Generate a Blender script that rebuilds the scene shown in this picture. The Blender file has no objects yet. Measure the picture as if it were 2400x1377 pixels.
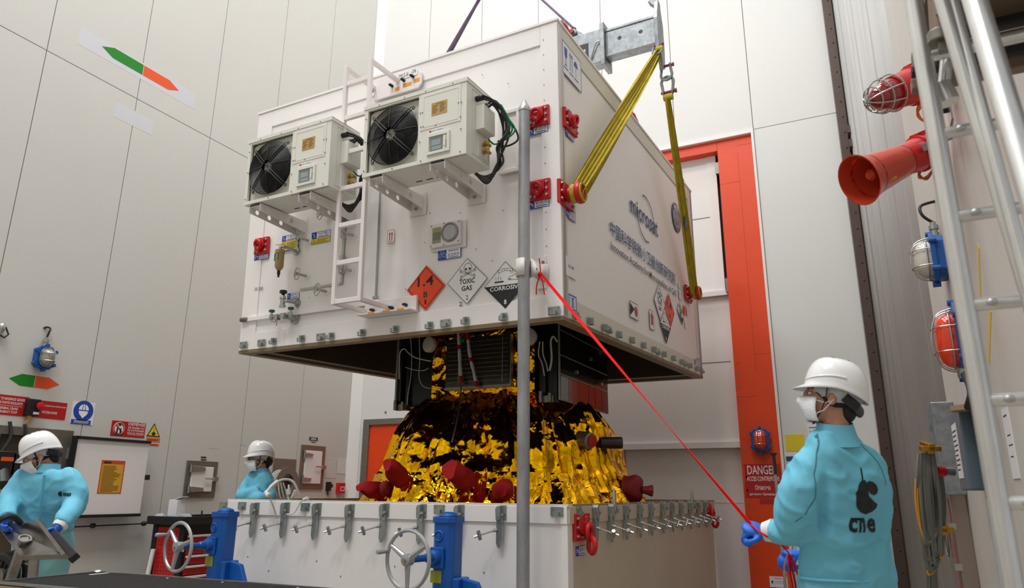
import bpy, bmesh, math, random
from mathutils import Vector, Matrix, noise, Euler
from mathutils.bvhtree import BVHTree
PI=math.pi
sc=bpy.context.scene; COL=sc.collection
V=Vector
# ------------------------------------------------------------------ camera
FPX=1661.34; YAW,PIT,ROL=0.4594,0.2717,0.0076; CAMP=V((0,0,1.3))
_f=V((-math.sin(YAW)*math.cos(PIT),math.cos(YAW)*math.cos(PIT),math.sin(PIT)))
_r=V((math.cos(YAW),math.sin(YAW),0)); _u=_r.cross(_f)
CR=math.cos(ROL)*_r+math.sin(ROL)*_u; CU=-math.sin(ROL)*_r+math.cos(ROL)*_u; CF=_f
cam=bpy.data.cameras.new('camera'); camo=bpy.data.objects.new('camera',cam); COL.objects.link(camo)
camo.matrix_world=Matrix(((CR.x,CU.x,-CF.x,CAMP.x),(CR.y,CU.y,-CF.y,CAMP.y),(CR.z,CU.z,-CF.z,CAMP.z),(0,0,0,1)))
cam.sensor_width=36; cam.lens=FPX/2400*36; cam.clip_end=100
cam.dof.use_dof=True; cam.dof.focus_distance=5.6; cam.dof.aperture_fstop=2.8
sc.camera=camo
# ------------------------------------------------------------------ light
sc.view_settings.view_transform='Standard'; sc.view_settings.look='None'; sc.view_settings.gamma=1
sc.view_settings.use_curve_mapping=False; sc.view_settings.exposure=0.0
w=bpy.data.worlds.new('world'); sc.world=w; w.use_nodes=True
w.node_tree.nodes['Background'].inputs[0].default_value=(0.95,0.98,1.0,1); w.node_tree.nodes['Background'].inputs[1].default_value=0.46
def area(name,loc,size,power,col=(1,1,1),rot=(0,0,0),sy=None):
    l=bpy.data.lights.new(name,'AREA'); l.energy=power; l.color=col; l.shape='RECTANGLE'; l.size=size; l.size_y=sy or size
    o=bpy.data.objects.new(name,l); COL.objects.link(o); o.location=loc; o.rotation_euler=rot; return o
for i,(x,y) in enumerate([(-6,-3),(-2.2,-3),(-6,2),(-2.2,2),(-6,7),(-2.2,7)]):
    area('hall_light',(x,y,15.5),2.2,(620,620,360,360,250,250)[i],(1,1,1),sy=2.6)
# ------------------------------------------------------------------ helpers
def lin(c):
    r=[]
    for x in c:
        x/=255.; r.append(x/12.92 if x<=.04045 else ((x+.055)/1.055)**2.4)
    return (r[0],r[1],r[2],1)
MATS={}
def mat(name,col,rough=.5,metal=0,var=None,bump=None,coat=0,emit=0,alpha=1,trans=0,stretch=(1,1,1),spec=None):
    m=bpy.data.materials.new(name); m.use_nodes=True; n=m.node_tree.nodes; L=m.node_tree.links
    b=n['Principled BSDF']; b.inputs['Base Color'].default_value=lin(col); b.inputs['Roughness'].default_value=rough
    b.inputs['Metallic'].default_value=metal; b.inputs['Coat Weight'].default_value=coat
    if spec is not None: b.inputs['Specular IOR Level'].default_value=spec
    if trans: b.inputs['Transmission Weight'].default_value=trans; b.inputs['IOR'].default_value=1.3
    if alpha<1: b.inputs['Alpha'].default_value=alpha
    if emit: b.inputs['Emission Color'].default_value=lin(col); b.inputs['Emission Strength'].default_value=emit
    if var or bump:
        tc=n.new('ShaderNodeTexCoord'); mp=n.new('ShaderNodeMapping'); mp.inputs['Scale'].default_value=stretch
        L.new(tc.outputs['Object'],mp.inputs['Vector'])
    if var:
        s,amt,col2=var
        t=n.new('ShaderNodeTexNoise'); t.inputs['Scale'].default_value=s; t.inputs['Detail'].default_value=5; t.inputs['Roughness'].default_value=.6
        L.new(mp.outputs[0],t.inputs['Vector'])
        r=n.new('ShaderNodeValToRGB'); r.color_ramp.elements[0].position=.35; r.color_ramp.elements[1].position=.75
        L.new(t.outputs['Fac'],r.inputs[0])
        mu=n.new('ShaderNodeMath'); mu.operation='MULTIPLY'; mu.inputs[1].default_value=amt; L.new(r.outputs[0],mu.inputs[0])
        x=n.new('ShaderNodeMix'); x.data_type='RGBA'; x.inputs[6].default_value=lin(col); x.inputs[7].default_value=lin(col2)
        L.new(mu.outputs[0],x.inputs[0]); L.new(x.outputs[2],b.inputs['Base Color'])
    if bump:
        s,st=bump
        t=n.new('ShaderNodeTexNoise'); t.inputs['Scale'].default_value=s; t.inputs['Detail'].default_value=4
        L.new(mp.outputs[0],t.inputs['Vector'])
        bp=n.new('ShaderNodeBump'); bp.inputs['Strength'].default_value=st; bp.inputs['Distance'].default_value=.01
        L.new(t.outputs['Fac'],bp.inputs['Height']); L.new(bp.outputs[0],b.inputs['Normal'])
    MATS[name]=m; return m
def at(u,v,d):
    """point seen at photo pixel u,v at distance d along the view axis"""
    return CAMP+(CF+CR*((u-1200)/FPX)-CU*((v-688.5)/FPX))*d
def ray(u,v): return CF+CR*((u-1200)/FPX)-CU*((v-688.5)/FPX)
class Plane:
    def __init__(s,O,A,B,T=None):
        s.O=V(O); s.A=V(A).normalized(); s.B=V(B).normalized(); s.N=s.A.cross(s.B); s.T=T or Matrix()
        s.Ti=s.T.inverted(); s.o=s.Ti@CAMP; s.R3=s.Ti.to_3x3()
    def ab(s,u,v,off=0):
        d=s.R3@ray(u,v); t=((s.O+s.N*off-s.o).dot(s.N))/d.dot(s.N); p=s.o+d*t-s.O
        return p.dot(s.A),p.dot(s.B)
    def P(s,a,b,n=0): return s.O+s.A*a+s.B*b+s.N*n
    def px(s,u,v,off=0):
        a,b=s.ab(u,v,off); return s.P(a,b,off)
def ortho(d):
    d=d.normalized(); a=V((0,0,1)) if abs(d.z)<.9 else V((1,0,0))
    x=a.cross(d).normalized(); return x,d.cross(x)
class MB:
    def __init__(s): s.v=[]; s.f=[]
    def add(s,vs,fs):
        k=len(s.v); s.v+=[V(p) for p in vs]; s.f+=[tuple(i+k for i in f) for f in fs]; return s
    def hexa(s,p):
        return s.add(p,[(0,3,2,1),(4,5,6,7),(0,1,5,4),(1,2,6,5),(2,3,7,6),(3,0,4,7)])
    def box(s,x0,y0,z0,x1,y1,z1):
        x0,x1=min(x0,x1),max(x0,x1); y0,y1=min(y0,y1),max(y0,y1); z0,z1=min(z0,z1),max(z0,z1)
        return s.hexa([(x0,y0,z0),(x1,y0,z0),(x1,y1,z0),(x0,y1,z0),(x0,y0,z1),(x1,y0,z1),(x1,y1,z1),(x0,y1,z1)])
    def pbox(s,pl,a0,b0,a1,b1,n0,n1):
        a0,a1=min(a0,a1),max(a0,a1); b0,b1=min(b0,b1),max(b0,b1); n0,n1=min(n0,n1),max(n0,n1)
        P=pl.P; return s.hexa([P(a0,b0,n0),P(a1,b0,n0),P(a1,b1,n0),P(a0,b1,n0),P(a0,b0,n1),P(a1,b0,n1),P(a1,b1,n1),P(a0,b1,n1)])
    def poly(s,pl,pts,n0,n1):
        ar=sum(pts[i][0]*pts[(i+1)%len(pts)][1]-pts[(i+1)%len(pts)][0]*pts[i][1] for i in range(len(pts)))
        if ar<0: pts=pts[::-1]
        n=len(pts); vs=[pl.P(a,b,n0) for a,b in pts]+[pl.P(a,b,n1) for a,b in pts]
        return s.add(vs,[tuple(range(n))[::-1],tuple(range(n,2*n))]+[(i,(i+1)%n,n+(i+1)%n,n+i) for i in range(n)])
    def obox(s,c,x,y,z,sx,sy,sz):
        c=V(c); x=V(x).normalized()*sx/2; y=V(y).normalized()*sy/2; z=V(z).normalized()*sz/2
        return s.hexa([c-x-y-z,c+x-y-z,c+x+y-z,c-x+y-z,c-x-y+z,c+x-y+z,c+x+y+z,c-x+y+z])
    def bar(s,p,q,w,h,up=(0,0,1)):
        p=V(p);q=V(q); d=(q-p); x=d.cross(V(up))
        if x.length<1e-5: x=d.cross(V((0,1,0)))
        x.normalize(); y=x.cross(d).normalized(); return s.obox((p+q)/2,x,d,y,w,d.length,h)
    def cyl(s,p,q,r,r2=None,n=12):
        return s.lathe(p,V(q)-V(p),[(0,r),((V(q)-V(p)).length,r if r2 is None else r2)],n)
    def lathe(s,p,ax,prof,n=16,sx=1,sy=1,caps=True,x=None):
        p=V(p); ax=V(ax).normalized()
        if x is None: X,Y=ortho(ax)
        else: X=V(x).normalized(); Y=ax.cross(X)
        vs=[];fs=[]; m=len(prof)
        for t,r in prof:
            for i in range(n):
                a=2*PI*i/n; vs.append(p+ax*t+X*(r*math.cos(a)*sx)+Y*(r*math.sin(a)*sy))
        for j in range(m-1):
            for i in range(n):
                k=(i+1)%n; fs.append((j*n+i,j*n+k,(j+1)*n+k,(j+1)*n+i))
        if caps: fs.append(tuple(range(n))[::-1]); fs.append(tuple((m-1)*n+i for i in range(n)))
        return s.add(vs,fs)
    def tube(s,pts,r,n=8,closed=False,flat=1.0,up=None):
        pts=[V(p) for p in pts]; m=len(pts); rr=r if isinstance(r,(list,tuple)) else [r]*m
        vs=[];fs=[]; X=None
        for j in range(m):
            if closed: d=pts[(j+1)%m]-pts[j-1]
            else: d=pts[min(j+1,m-1)]-pts[max(j-1,0)]
            d.normalize()
            if up is not None: X=V(up).cross(d).normalized()
            elif X is None: X,_=ortho(d)
            else: X=(X-d*X.dot(d)).normalized()
            Y=d.cross(X)
            for i in range(n):
                a=2*PI*i/n; vs.append(pts[j]+X*(rr[j]*math.cos(a))+Y*(rr[j]*flat*math.sin(a)))
        for j in range(m if closed else m-1):
            b=((j+1)%m)*n
            for i in range(n):
                k=(i+1)%n; fs.append((j*n+i,j*n+k,b+k,b+i))
        if not closed: fs.append(tuple(range(n))[::-1]); fs.append(tuple((m-1)*n+i for i in range(n)))
        return s.add(vs,fs)
    def torus(s,c,ax,R,r,n=24,m=8,a0=0,a1=2*PI,x=None):
        c=V(c); ax=V(ax).normalized()
        if x is None: X,Y=ortho(ax)
        else: X=V(x).normalized(); Y=ax.cross(X)
        full=abs(a1-a0-2*PI)<1e-6; k=n if full else n+1
        return s.tube([c+X*(R*math.cos(a0+(a1-a0)*i/n))+Y*(R*math.sin(a0+(a1-a0)*i/n)) for i in range(k)],r,m,closed=full)
    def ell(s,c,rx,ry,rz,n=16,m=10,X=(1,0,0),Y=(0,1,0),Z=(0,0,1)):
        c=V(c);X=V(X).normalized();Y=V(Y).normalized();Z=V(Z).normalized(); vs=[];fs=[]
        for j in range(1,m):
            t=PI*j/m
            for i in range(n):
                a=2*PI*i/n; vs.append(c+X*(rx*math.sin(t)*math.cos(a))+Y*(ry*math.sin(t)*math.sin(a))+Z*(rz*math.cos(t)))
        vs+= [c+Z*rz,c-Z*rz]; T=len(vs)-2
        for j in range(m-2):
            for i in range(n):
                k=(i+1)%n; fs.append((j*n+i,(j+1)*n+i,(j+1)*n+k,j*n+k))
        for i in range(n):
            k=(i+1)%n; fs.append((T,i,k)); fs.append((T+1,(m-2)*n+k,(m-2)*n+i))
        return s.add(vs,fs)
    def disc(s,pl,a,b,r,n0,n1,n=16,sx=1):
        return s.poly(pl,[(a+r*sx*math.cos(2*PI*i/n),b+r*math.sin(2*PI*i/n)) for i in range(n)],n0,n1)
    def line(s,pl,pts,wd,n0,n1):
        for (a,b),(c,d) in zip(pts,pts[1:]):
            L=math.hypot(c-a,d-b)
            if L<1e-6: continue
            ex,ey=(c-a)/L*wd*.5,(d-b)/L*wd*.5
            s.poly(pl,[(a-ex+ey,b-ey-ex),(c+ex+ey,d+ey-ex),(c+ex-ey,d+ey+ex),(a-ex-ey,b-ey+ex)],n0,n1)
        return s
    def frame(s,pl,a0,b0,a1,b1,wd,n0,n1):
        s.pbox(pl,a0,b0,a1,b0+wd,n0,n1); s.pbox(pl,a0,b1-wd,a1,b1,n0,n1)
        s.pbox(pl,a0,b0+wd,a0+wd,b1-wd,n0,n1); return s.pbox(pl,a1-wd,b0+wd,a1,b1-wd,n0,n1)
    def merge(s,o,M=None):
        return s.add([M@p if M else p for p in o.v],o.f)
BASE={}
def mesh_of(name,mb,base=V((0,0,0)),smooth=True,ang=35):
    me=bpy.data.meshes.new(name); me.from_pydata([p-base for p in mb.v],[],mb.f); me.update()
    if smooth:
        me.polygons.foreach_set('use_smooth',[True]*len(me.polygons)); me.set_sharp_from_angle(angle=math.radians(ang))
    return me
def bevel(o,w,seg=2):
    m=o.modifiers.new('bevel','BEVEL'); m.width=w; m.segments=seg; m.limit_method='ANGLE'; m.angle_limit=math.radians(40); m.harden_normals=False; return o
def obj(name,mb,m,parent=None,smooth=True,ang=35,bev=0,label=None):
    base=BASE.get(parent.name,V((0,0,0))) if parent else V((0,0,0))
    me=mb if isinstance(mb,bpy.types.Mesh) else mesh_of(name,mb,base,smooth,ang)
    o=bpy.data.objects.new(name,me); COL.objects.link(o)
    if m: me.materials.clear(); me.materials.append(MATS[m] if isinstance(m,str) else m)
    if parent: o.parent=parent; BASE[o.name]=base
    if bev: bevel(o,bev)
    if label: o['label']=label
    return o
def thing(name,label,cat,base=(0,0,0),T=None,group=None):
    o=bpy.data.objects.new(name,None); COL.objects.link(o); o.empty_display_size=.1
    base=V(base); o.matrix_world=(T or Matrix())@Matrix.Translation(base); BASE[o.name]=base
    o['label']=label; o['category']=cat
    if group: o['group']=group
    return o
def solo(name,mb,m,label,cat,T=None,group=None,**k):
    """a thing that is one mesh, its origin at its base"""
    zs=[p.z for p in mb.v]; b=V((sum(p.x for p in mb.v)/len(mb.v),sum(p.y for p in mb.v)/len(mb.v),min(zs)))
    me=mesh_of(name,mb,b,k.get('smooth',True),k.get('ang',35)); o=bpy.data.objects.new(name,me); COL.objects.link(o)
    me.materials.append(MATS[m]); o.matrix_world=(T or Matrix())@Matrix.Translation(b); BASE[o.name]=b
    if k.get('bev'): bevel(o,k['bev'])
    o['label']=label; o['category']=cat
    if group: o['group']=group
    return o
def structure(name,mb,m,parent=None,**k):
    o=obj(name,mb,m,parent,**k)
    if not parent: o['kind']='structure'; BASE[o.name]=V((0,0,0))
    return o
def copy_tree(o,parent=None):
    c=o.copy(); COL.objects.link(c)
    if parent: c.parent=parent
    if o.name in BASE: BASE[c.name]=BASE[o.name]
    for ch in list(o.children): copy_tree(ch,c)
    return c
# text: built-in font outlines turned into meshes
_tx={}
def glyphs(s,bold=0):
    k=(s,bold)
    if k in _tx: return _tx[k]
    cu=bpy.data.curves.new('t','FONT'); cu.body=s; cu.size=1; cu.resolution_u=2; cu.offset=bold; cu.space_line=.95
    cu.align_x='CENTER'
    o=bpy.data.objects.new('t',cu); COL.objects.link(o)
    dg=bpy.context.evaluated_depsgraph_get(); dg.update(); me=bpy.data.meshes.new_from_object(o.evaluated_get(dg))
    vs=[(v.co.x,v.co.y) for v in me.vertices]; fs=[tuple(p.vertices) for p in me.polygons]
    bpy.data.objects.remove(o); bpy.data.meshes.remove(me); bpy.data.curves.remove(cu)
    if vs:
        x0=min(v[0] for v in vs);x1=max(v[0] for v in vs);y0=min(v[1] for v in vs);y1=max(v[1] for v in vs)
    else: x0=y0=0;x1=y1=1
    _tx[k]=(vs,fs,x0,y0,x1,y1); return _tx[k]
def text(mb,pl,s,a0,b0,a1,b1,n,bold=0.0,fit=True,shear=0):
    vs,fs,x0,y0,x1,y1=glyphs(s,bold)
    sx=(a1-a0)/(x1-x0); sy=(b1-b0)/(y1-y0)
    if not fit: sx=sy=min(sx,sy)
    ca,cb=(a0+a1)/2,(b0+b1)/2; cx,cy=(x0+x1)/2,(y0+y1)/2
    return mb.add([pl.P(ca+(x-cx)*sx+(y-cy)*sy*shear,cb+(y-cy)*sy,n) for x,y in vs],fs)
def remesh(mbs,voxel,smooth=3,name='m',base=V((0,0,0)),disp=None):
    a=MB()
    for m in mbs: a.add(m.v,m.f)
    me=mesh_of(name,a,base,False); o=bpy.data.objects.new('t',me); COL.objects.link(o)
    md=o.modifiers.new('r','REMESH'); md.mode='VOXEL'; md.voxel_size=voxel
    if smooth: sm=o.modifiers.new('s','SMOOTH'); sm.factor=.5; sm.iterations=smooth
    dg=bpy.context.evaluated_depsgraph_get(); dg.update(); r=bpy.data.meshes.new_from_object(o.evaluated_get(dg))
    bpy.data.objects.remove(o); bpy.data.meshes.remove(me); r.name=name
    if disp:
        ns=[v.normal.copy() for v in r.vertices]
        for v,nn in zip(r.vertices,ns): v.co+=nn*disp(v.co+base,nn)
    r.polygons.foreach_set('use_smooth',[True]*len(r.polygons)); r.update(); return r
# ------------------------------------------------------------------ materials
mat('wall_white',(200,198,191),.5,var=(1.2,.25,(194,189,183)),bump=(60,.03))
mat('wall_white_back',(212,211,207),.5,var=(1.0,.25,(205,202,198)),bump=(60,.03))
mat('joint',(120,115,105),.8)
mat('floor',(150,140,128),.35,var=(3,.4,(135,125,114)))
mat('orange_paint',(224,66,2),.45,var=(6,.3,(206,52,2)),bump=(30,.05))
mat('white_paint',(226,222,218),.42,var=(3,.2,(214,206,200)))
mat('grey_steel',(140,136,128),.35,.7,var=(20,.5,(105,100,94)))
mat('steel',(185,185,182),.28,.9,var=(25,.4,(135,133,128)))
mat('zinc',(168,174,170),.32,.75,var=(30,.4,(130,136,132)))
mat('alu',(175,174,170),.3,.9,var=(40,.5,(120,118,114)),stretch=(1,1,.15))
mat('galv',(150,154,156),.42,.65,var=(14,.8,(100,104,108)),bump=(60,.1))
mat('black',(22,22,23),.45)
mat('black_gloss',(14,14,15),.2)
mat('dark',(40,38,36),.6)
mat('red',(190,18,22),.38,bump=(30,.05))
mat('redsign',(176,24,26),.4)
mat('deepred',(130,16,20),.6)
mat('green',(0,124,8),.5)
mat('orange',(226,80,20),.5)
mat('blue_sign',(24,64,160),.45)
mat('yellow',(225,200,35),.5)
mat('white_print',(235,233,232),.5)
mat('paper',(225,222,224),.6)
mat('pale_patch',(200,200,205),.5)
mat('ink',(30,30,34),.6)
mat('navy',(30,70,120),.5)
mat('rubber',(28,28,28),.6)
mat('brass',(190,145,60),.3,.9)
mat('blue_lamp',(8,78,150),.45,bump=(60,.1))
mat('glass',(235,240,240),.08,0,trans=.9)
mat('orange_lens',(240,60,20),.15,coat=.5)
mat('brown_beam',(78,58,48),.5,.2,var=(8,.5,(60,44,38)))
WL=Plane((-8,0,0),(0,1,0),(0,0,1)); WB=Plane((0,10,0),(1,0,0),(0,0,1)); WR=Plane((.65,0,0),(0,-1,0),(0,0,1))
FL=Plane((0,0,0),(1,0,0),(0,1,0))
# ------------------------------------------------------------------ floor and walls
structure('floor',MB().box(-8.2,-6,-.1,4,10.4,0),'floor')
wl=structure('wall_left',MB().box(-8.2,-6,0,-8.02,10.2,12),'joint')
ys=[4.01-1.17*k for k in range(8,-1,-1)]+[5.17,6.34,7.52,8.66,9.86,10.0]
for y0,y1 in zip(ys,ys[1:]):
    for z0,z1 in ((0,6.165),(6.165,12)):
        structure('wall_panel',MB().pbox(WL,y0+.005,z0+.005,y1-.005,z1-.005,-.02,0),'wall_white',wl)
ZD=Plane((0,10.04,0),(1,0,0),(0,0,1)).ab(1761,314)[1]+.05
wb=structure('wall_back',MB().box(-8.2,10.02,0,-4.9,10.3,12).box(-4.9,10.02,ZD,-1.0,10.3,12).box(-1.0,10.02,0,.12,10.3,12),'joint')
xs=[-8,-6.78,-5.62,-4.46,-3.3,-2.15,-1.0,.12]
for x0,x1 in zip(xs,xs[1:]):
    if x0<-5.65: zz=((0,12),)
    elif x0<-5.5: zz=((ZD,12),)
    elif x1<=-.99: zz=((ZD,12),)
    else: zz=((0,6.465),(6.465,12))
    for z0,z1 in zz: structure('wall_panel',MB().pbox(WB,x0+.005,z0+.005,x1-.005,z1-.005,-.02,0),'wall_white_back',wb)
structure('wall_panel',MB().pbox(WB,-5.615,0,-4.9,ZD-.01,-.02,0),'wall_white_back',wb)
structure('trim_1',MB().poly(Plane((-8,9.86,0),(1,0,0),(0,1,0)),[(0,0),(.02,0),(.16,.12),(.16,.14),(0,.14)],0,12),'white_paint')
# wall in front of the camera's back: closes the hall behind the photographer
structure('wall_front',MB().box(-8.2,-6.2,0,4,-6,9),'wall_white')
# ------------------------------------------------------------------ lifted container cover (hangs slightly tilted)
_yaw,_a,_b=-0.0325,0.0383,0.0072
BR=Matrix.Rotation(_yaw,3,'Z')@Matrix.Rotation(_a,3,'X')@Matrix.Rotation(_b,3,'Y')
BT=Matrix.Translation((-1.8957,4.6803,2.5414))@BR.to_4x4()
BW,BD,BH=3.3603,4.275,2.4452
BF=Plane((0,0,0),(1,0,0),(0,0,1),BT)       # front face, a=x b=z
BS=Plane((0,0,0),(0,1,0),(0,0,1),BT)       # right face, a=y b=z
mat('box_white',(240,236,234),.38,var=(1.6,.35,(230,223,219)),bump=(25,.03))
mat('box_white_shade',(214,211,197),.4,var=(1.2,.4,(202,196,181)),bump=(25,.03))  # cover white again, the right face's shade put into the colour
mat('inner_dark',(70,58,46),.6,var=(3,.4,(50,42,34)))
mat('rim_brown',(130,112,88),.5,.2)
cov=thing('container_cover','large white transport container cover hanging from the lifting slings above the satellite','container',(-BW/2,BD/2,0),BT)
m=MB(); t=.09
# walls as plates with recessed middle
m.box(-BW,0.012,0,0,t,BH).box(-.012,t,0,-t,BD-t,BH).box(-BW+.012,t,0,-BW+t,BD-t,BH).box(-BW,BD-t,0,0,BD,BH)
obj('wall_shell',m,'box_white',cov,smooth=False)
fr=MB().pbox(BF,-BW,0,-BW+.2,BH,-.012,0).pbox(BF,-.155,0,0,BH,-.012,0).pbox(BF,-BW+.2,BH-.18,-.155,BH,-.012,0).pbox(BF,-BW+.2,0,-.155,.16,-.012,0)
obj('front_frame',fr,'box_white',cov,smooth=False,bev=.004)
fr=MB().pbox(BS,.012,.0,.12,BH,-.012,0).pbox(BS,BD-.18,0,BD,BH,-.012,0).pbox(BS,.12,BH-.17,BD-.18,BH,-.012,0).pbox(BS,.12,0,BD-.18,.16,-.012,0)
obj('side_frame',fr,'box_white_shade',cov,smooth=False,bev=.004)
obj('roof',MB().box(-BW-.01,-.01,BH,.01,BD+.01,BH+.02).box(-BW+.02,.02,BH-.1,-.02,BD-.02,BH),'box_white',cov,smooth=False)
rb=MB()
for a0,b0,a1,b1 in ((-BW,0,0,.10),(-.1,.1,0,BD-.1),(-BW,.1,-BW+.1,BD-.1),(-BW,BD-.1,0,BD)): rb.box(a0,b0,-.03,a1,b1,0)
obj('bottom_rim',rb,'rim_brown',cov,smooth=False)
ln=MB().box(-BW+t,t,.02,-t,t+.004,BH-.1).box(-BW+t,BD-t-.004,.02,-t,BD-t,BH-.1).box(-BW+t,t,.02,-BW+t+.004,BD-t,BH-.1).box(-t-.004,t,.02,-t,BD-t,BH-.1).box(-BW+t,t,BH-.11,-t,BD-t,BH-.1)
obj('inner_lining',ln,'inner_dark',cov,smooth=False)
# ------------------------------------------------------------------ lower container
LH=1.205; LW,LD=3.29,4.3
LT=Matrix.Translation((-1.885,4.69,0))@Matrix.Rotation(-.033,4,'Z')
LF=Plane((0,0,0),(1,0,0),(0,0,1),LT); LS=Plane((0,0,0),(0,1,0),(0,0,1),LT)
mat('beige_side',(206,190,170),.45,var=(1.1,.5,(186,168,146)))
mat('wood_edge',(150,128,98),.6)
low=thing('transport_crate','large white container base with clamps round its rim, the satellite standing in it','container',(-LW/2,LD/2,0),LT)
h=LH
obj('front_wall',MB().box(-LW,0,.1,0,.08,h),'box_white',low,smooth=False)
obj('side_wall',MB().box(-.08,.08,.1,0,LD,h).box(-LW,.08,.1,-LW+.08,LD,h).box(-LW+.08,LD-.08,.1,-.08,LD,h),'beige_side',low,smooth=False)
obj('floor_plate',MB().box(-LW,0,0.0,0,LD,.1).box(-LW+.1,.1,.1,-.1,LD-.1,.16),'dark',low,smooth=False)
obj('front_rail',MB().pbox(LF,-LW,h-.115,0,h,0,.014),'box_white',low,smooth=False,bev=.003)
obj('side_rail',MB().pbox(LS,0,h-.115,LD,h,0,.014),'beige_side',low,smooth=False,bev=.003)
obj('corner_post',MB().pbox(LS,LD-.1,0,LD-.02,h-.115,0,.02),'box_white',low,smooth=False,bev=.003); obj('corner_post',MB().pbox(LF,-.05,0,0,h-.115,0,.006),'box_white',low,smooth=False,bev=.002)
e=MB().box(-LW-.01,-.01,h,.01,.06,h+.014)
obj('rim_strip',e,'white_paint',low,smooth=False)
e=MB().box(-.06,.06,h,.012,LD,h+.014).box(-LW-.012,.06,h,-LW+.06,LD,h+.014).box(-LW-.015,LD-.06,h,.015,LD+.01,h+.014)
obj('rim_strip',e,'wood_edge',low,smooth=False)
# ------------------------------------------------------------------ fittings on the cover
def rect(pl,tl,br,off=0):
    a0,b1=pl.ab(*tl,off); a1,b0=pl.ab(*br,off); return a0,b0,a1,b1
def sticker(par,pl,r,m='white_print',n=0,name='label',th=.0015):
    return obj(name,MB().pbox(pl,r[0],r[1],r[2],r[3],n,n+th),m,par,smooth=False)
def sub(r,x0,y0,x1,y1):
    w,h=r[2]-r[0],r[3]-r[1]; return r[0]+x0*w,r[1]+y0*h,r[0]+x1*w,r[1]+y1*h
def letters(par,pl,items,m,n,name='lettering'):
    mb=MB()
    for s,r in items: text(mb,pl,s,*r,n)
    return obj(name,mb,m,par,smooth=False)
def bolts(mb,pl,pts,n,r=.009,h=.008):
    for a,b in pts: mb.disc(pl,a,b,r,n,n+h,8); mb.disc(pl,a,b,r*.55,n+h,n+h+.004,6)
    return mb
def bracket(par,pl,ca,cb,w=.27,h=.25,n=.012,cap=False,ringdown=False):
    p=obj('lifting_bracket',MB().pbox(pl,ca-w/2,cb-h/2,ca+w/2,cb+h/2,n-.014,n+.014),'red',par,smooth=False,bev=.004)
    X=w/.25; Y=h/.25; k=MB(); k.poly(pl,[(ca+x*X,cb+y*Y) for x,y in ((-.1,-.02),(-.1,.1),(-.04,.1),(-.03,.05),(.0,.05),(.01,.1),(.07,.1),(.07,-.02),(0,-.09))],n+.014,n+.035)
    obj('boss',k,'red',p,smooth=False,bev=.006)
    if cap:
        c=pl.P(ca,cb); obj('trunnion',MB().lathe(c,pl.N,[(0,.07),(.03,.055),(.11,.055),(.111,.08),(.13,.088),(.15,.085),(.155,.06),(.15,.04)],20),'red',p)
    elif ringdown:
        c=pl.P(ca+.02,cb-.03,n+.05)
        obj('ring',MB().torus(c,pl.N,.045,.02,20,8).torus(pl.P(ca+.0,cb-.12,n+.075),(pl.A*1+pl.N*.9),.05,.018,20,8),'red',p)
    else:
        c=pl.P(ca-.005,cb+.005,n+.05)
        obj('ring',MB().torus(c,(pl.N-pl.B*.35).normalized(),.036,.014,22,8).ell(pl.P(ca-.005,cb-.042,n+.04),.022,.022,.022,10,8),'red',p)
    bp=[(ca-w/2+.022,cb+y*Y) for y in (.08,0,-.08)]+[(ca+w/2-.022,cb+y*Y) for y in (.08,0,-.08)]+[(ca-.03,cb-.09*Y)]
    for q in bp: obj('bolt',bolts(MB(),pl,[q],n+.014,.011,.012),'steel',p)
    return p
def tie_label(par,pl,a0,b0,w=.19,h=.07,n=0):
    s=sticker(par,pl,(a0,b0,a0+w,b0+h),'blue_sign',n)
    o=obj('white_field',MB().pbox(pl,a0+w*.34,b0+h*.08,a0+w*.97,b0+h*.92,n+.0015,n+.002),'white_print',s,smooth=False)
    mb=MB(); text(mb,pl,'紧固点',a0+w*.38,b0+h*.38,a0+w*.93,b0+h*.86,n+.0025); mb.pbox(pl,a0+w*.4,b0+h*.18,a0+w*.92,b0+h*.27,n+.002,n+.0025)
    obj('lettering',mb,'blue_sign',s,smooth=False)
    obj('icon',MB().line(pl,[(a0+w*.07,b0+h*.3),(a0+w*.17,b0+h*.7),(a0+w*.27,b0+h*.3)],.005,n+.0015,n+.002).line(pl,[(a0+w*.07,b0+h*.68),(a0+w*.27,b0+h*.52)],.005,n+.0015,n+.002),'white_print',s,smooth=False)
def keeper(par,pl,a,b,typ,w=.058,h=.06,n=.012):
    if typ=='A':
        w=.095; h=.062
        m=MB().pbox(pl,a-w/2,b-h/2,a+w/2,b+h/2,n,n+.007).pbox(pl,a-.022,b-h/2,a+.022,b-.002,n+.007,n+.03)
        bolts(m,pl,[(a+sx*w*.36,b+sy*h*.3) for sx in(-1,1) for sy in (-1,1)],n+.007,.007,.004)
        return obj('socket_plate',m,'zinc',par,ang=30)
    m=MB().pbox(pl,a-w/2,b-h/2,a+w/2,b+h/2,n,n+.004).pbox(pl,a-w/2,b-h/2,a+w/2,b-h/2+.006,n,n+.035)
    m.pbox(pl,a-w/2,b-h/2,a-w/2+.012,b+h*.1,n+.03,n+.036).pbox(pl,a-.004,b-h/2,a+w*.12,b+h*.4,n,n+.036)
    bolts(m,pl,[(a+w*.32,b+.008)],n+.004,.006,.004)
    return obj('latch_keeper',m,'zinc',par,ang=30)
fr_n=.012
for u,v,t in [(571,808,'A'),(613,803,'A'),(642,799,'h'),(708,793,'h'),(752,789,'A'),(777,787,'h'),(850,779,'h'),(927,771,'h'),(1008,762,'h'),(1044,757,'A'),(1092,751,'h'),(1181,742,'h'),(1299,728,'A')]:
    a,b=BF.ab(u,v,.012); keeper(cov,BF,a,b,t)
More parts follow.
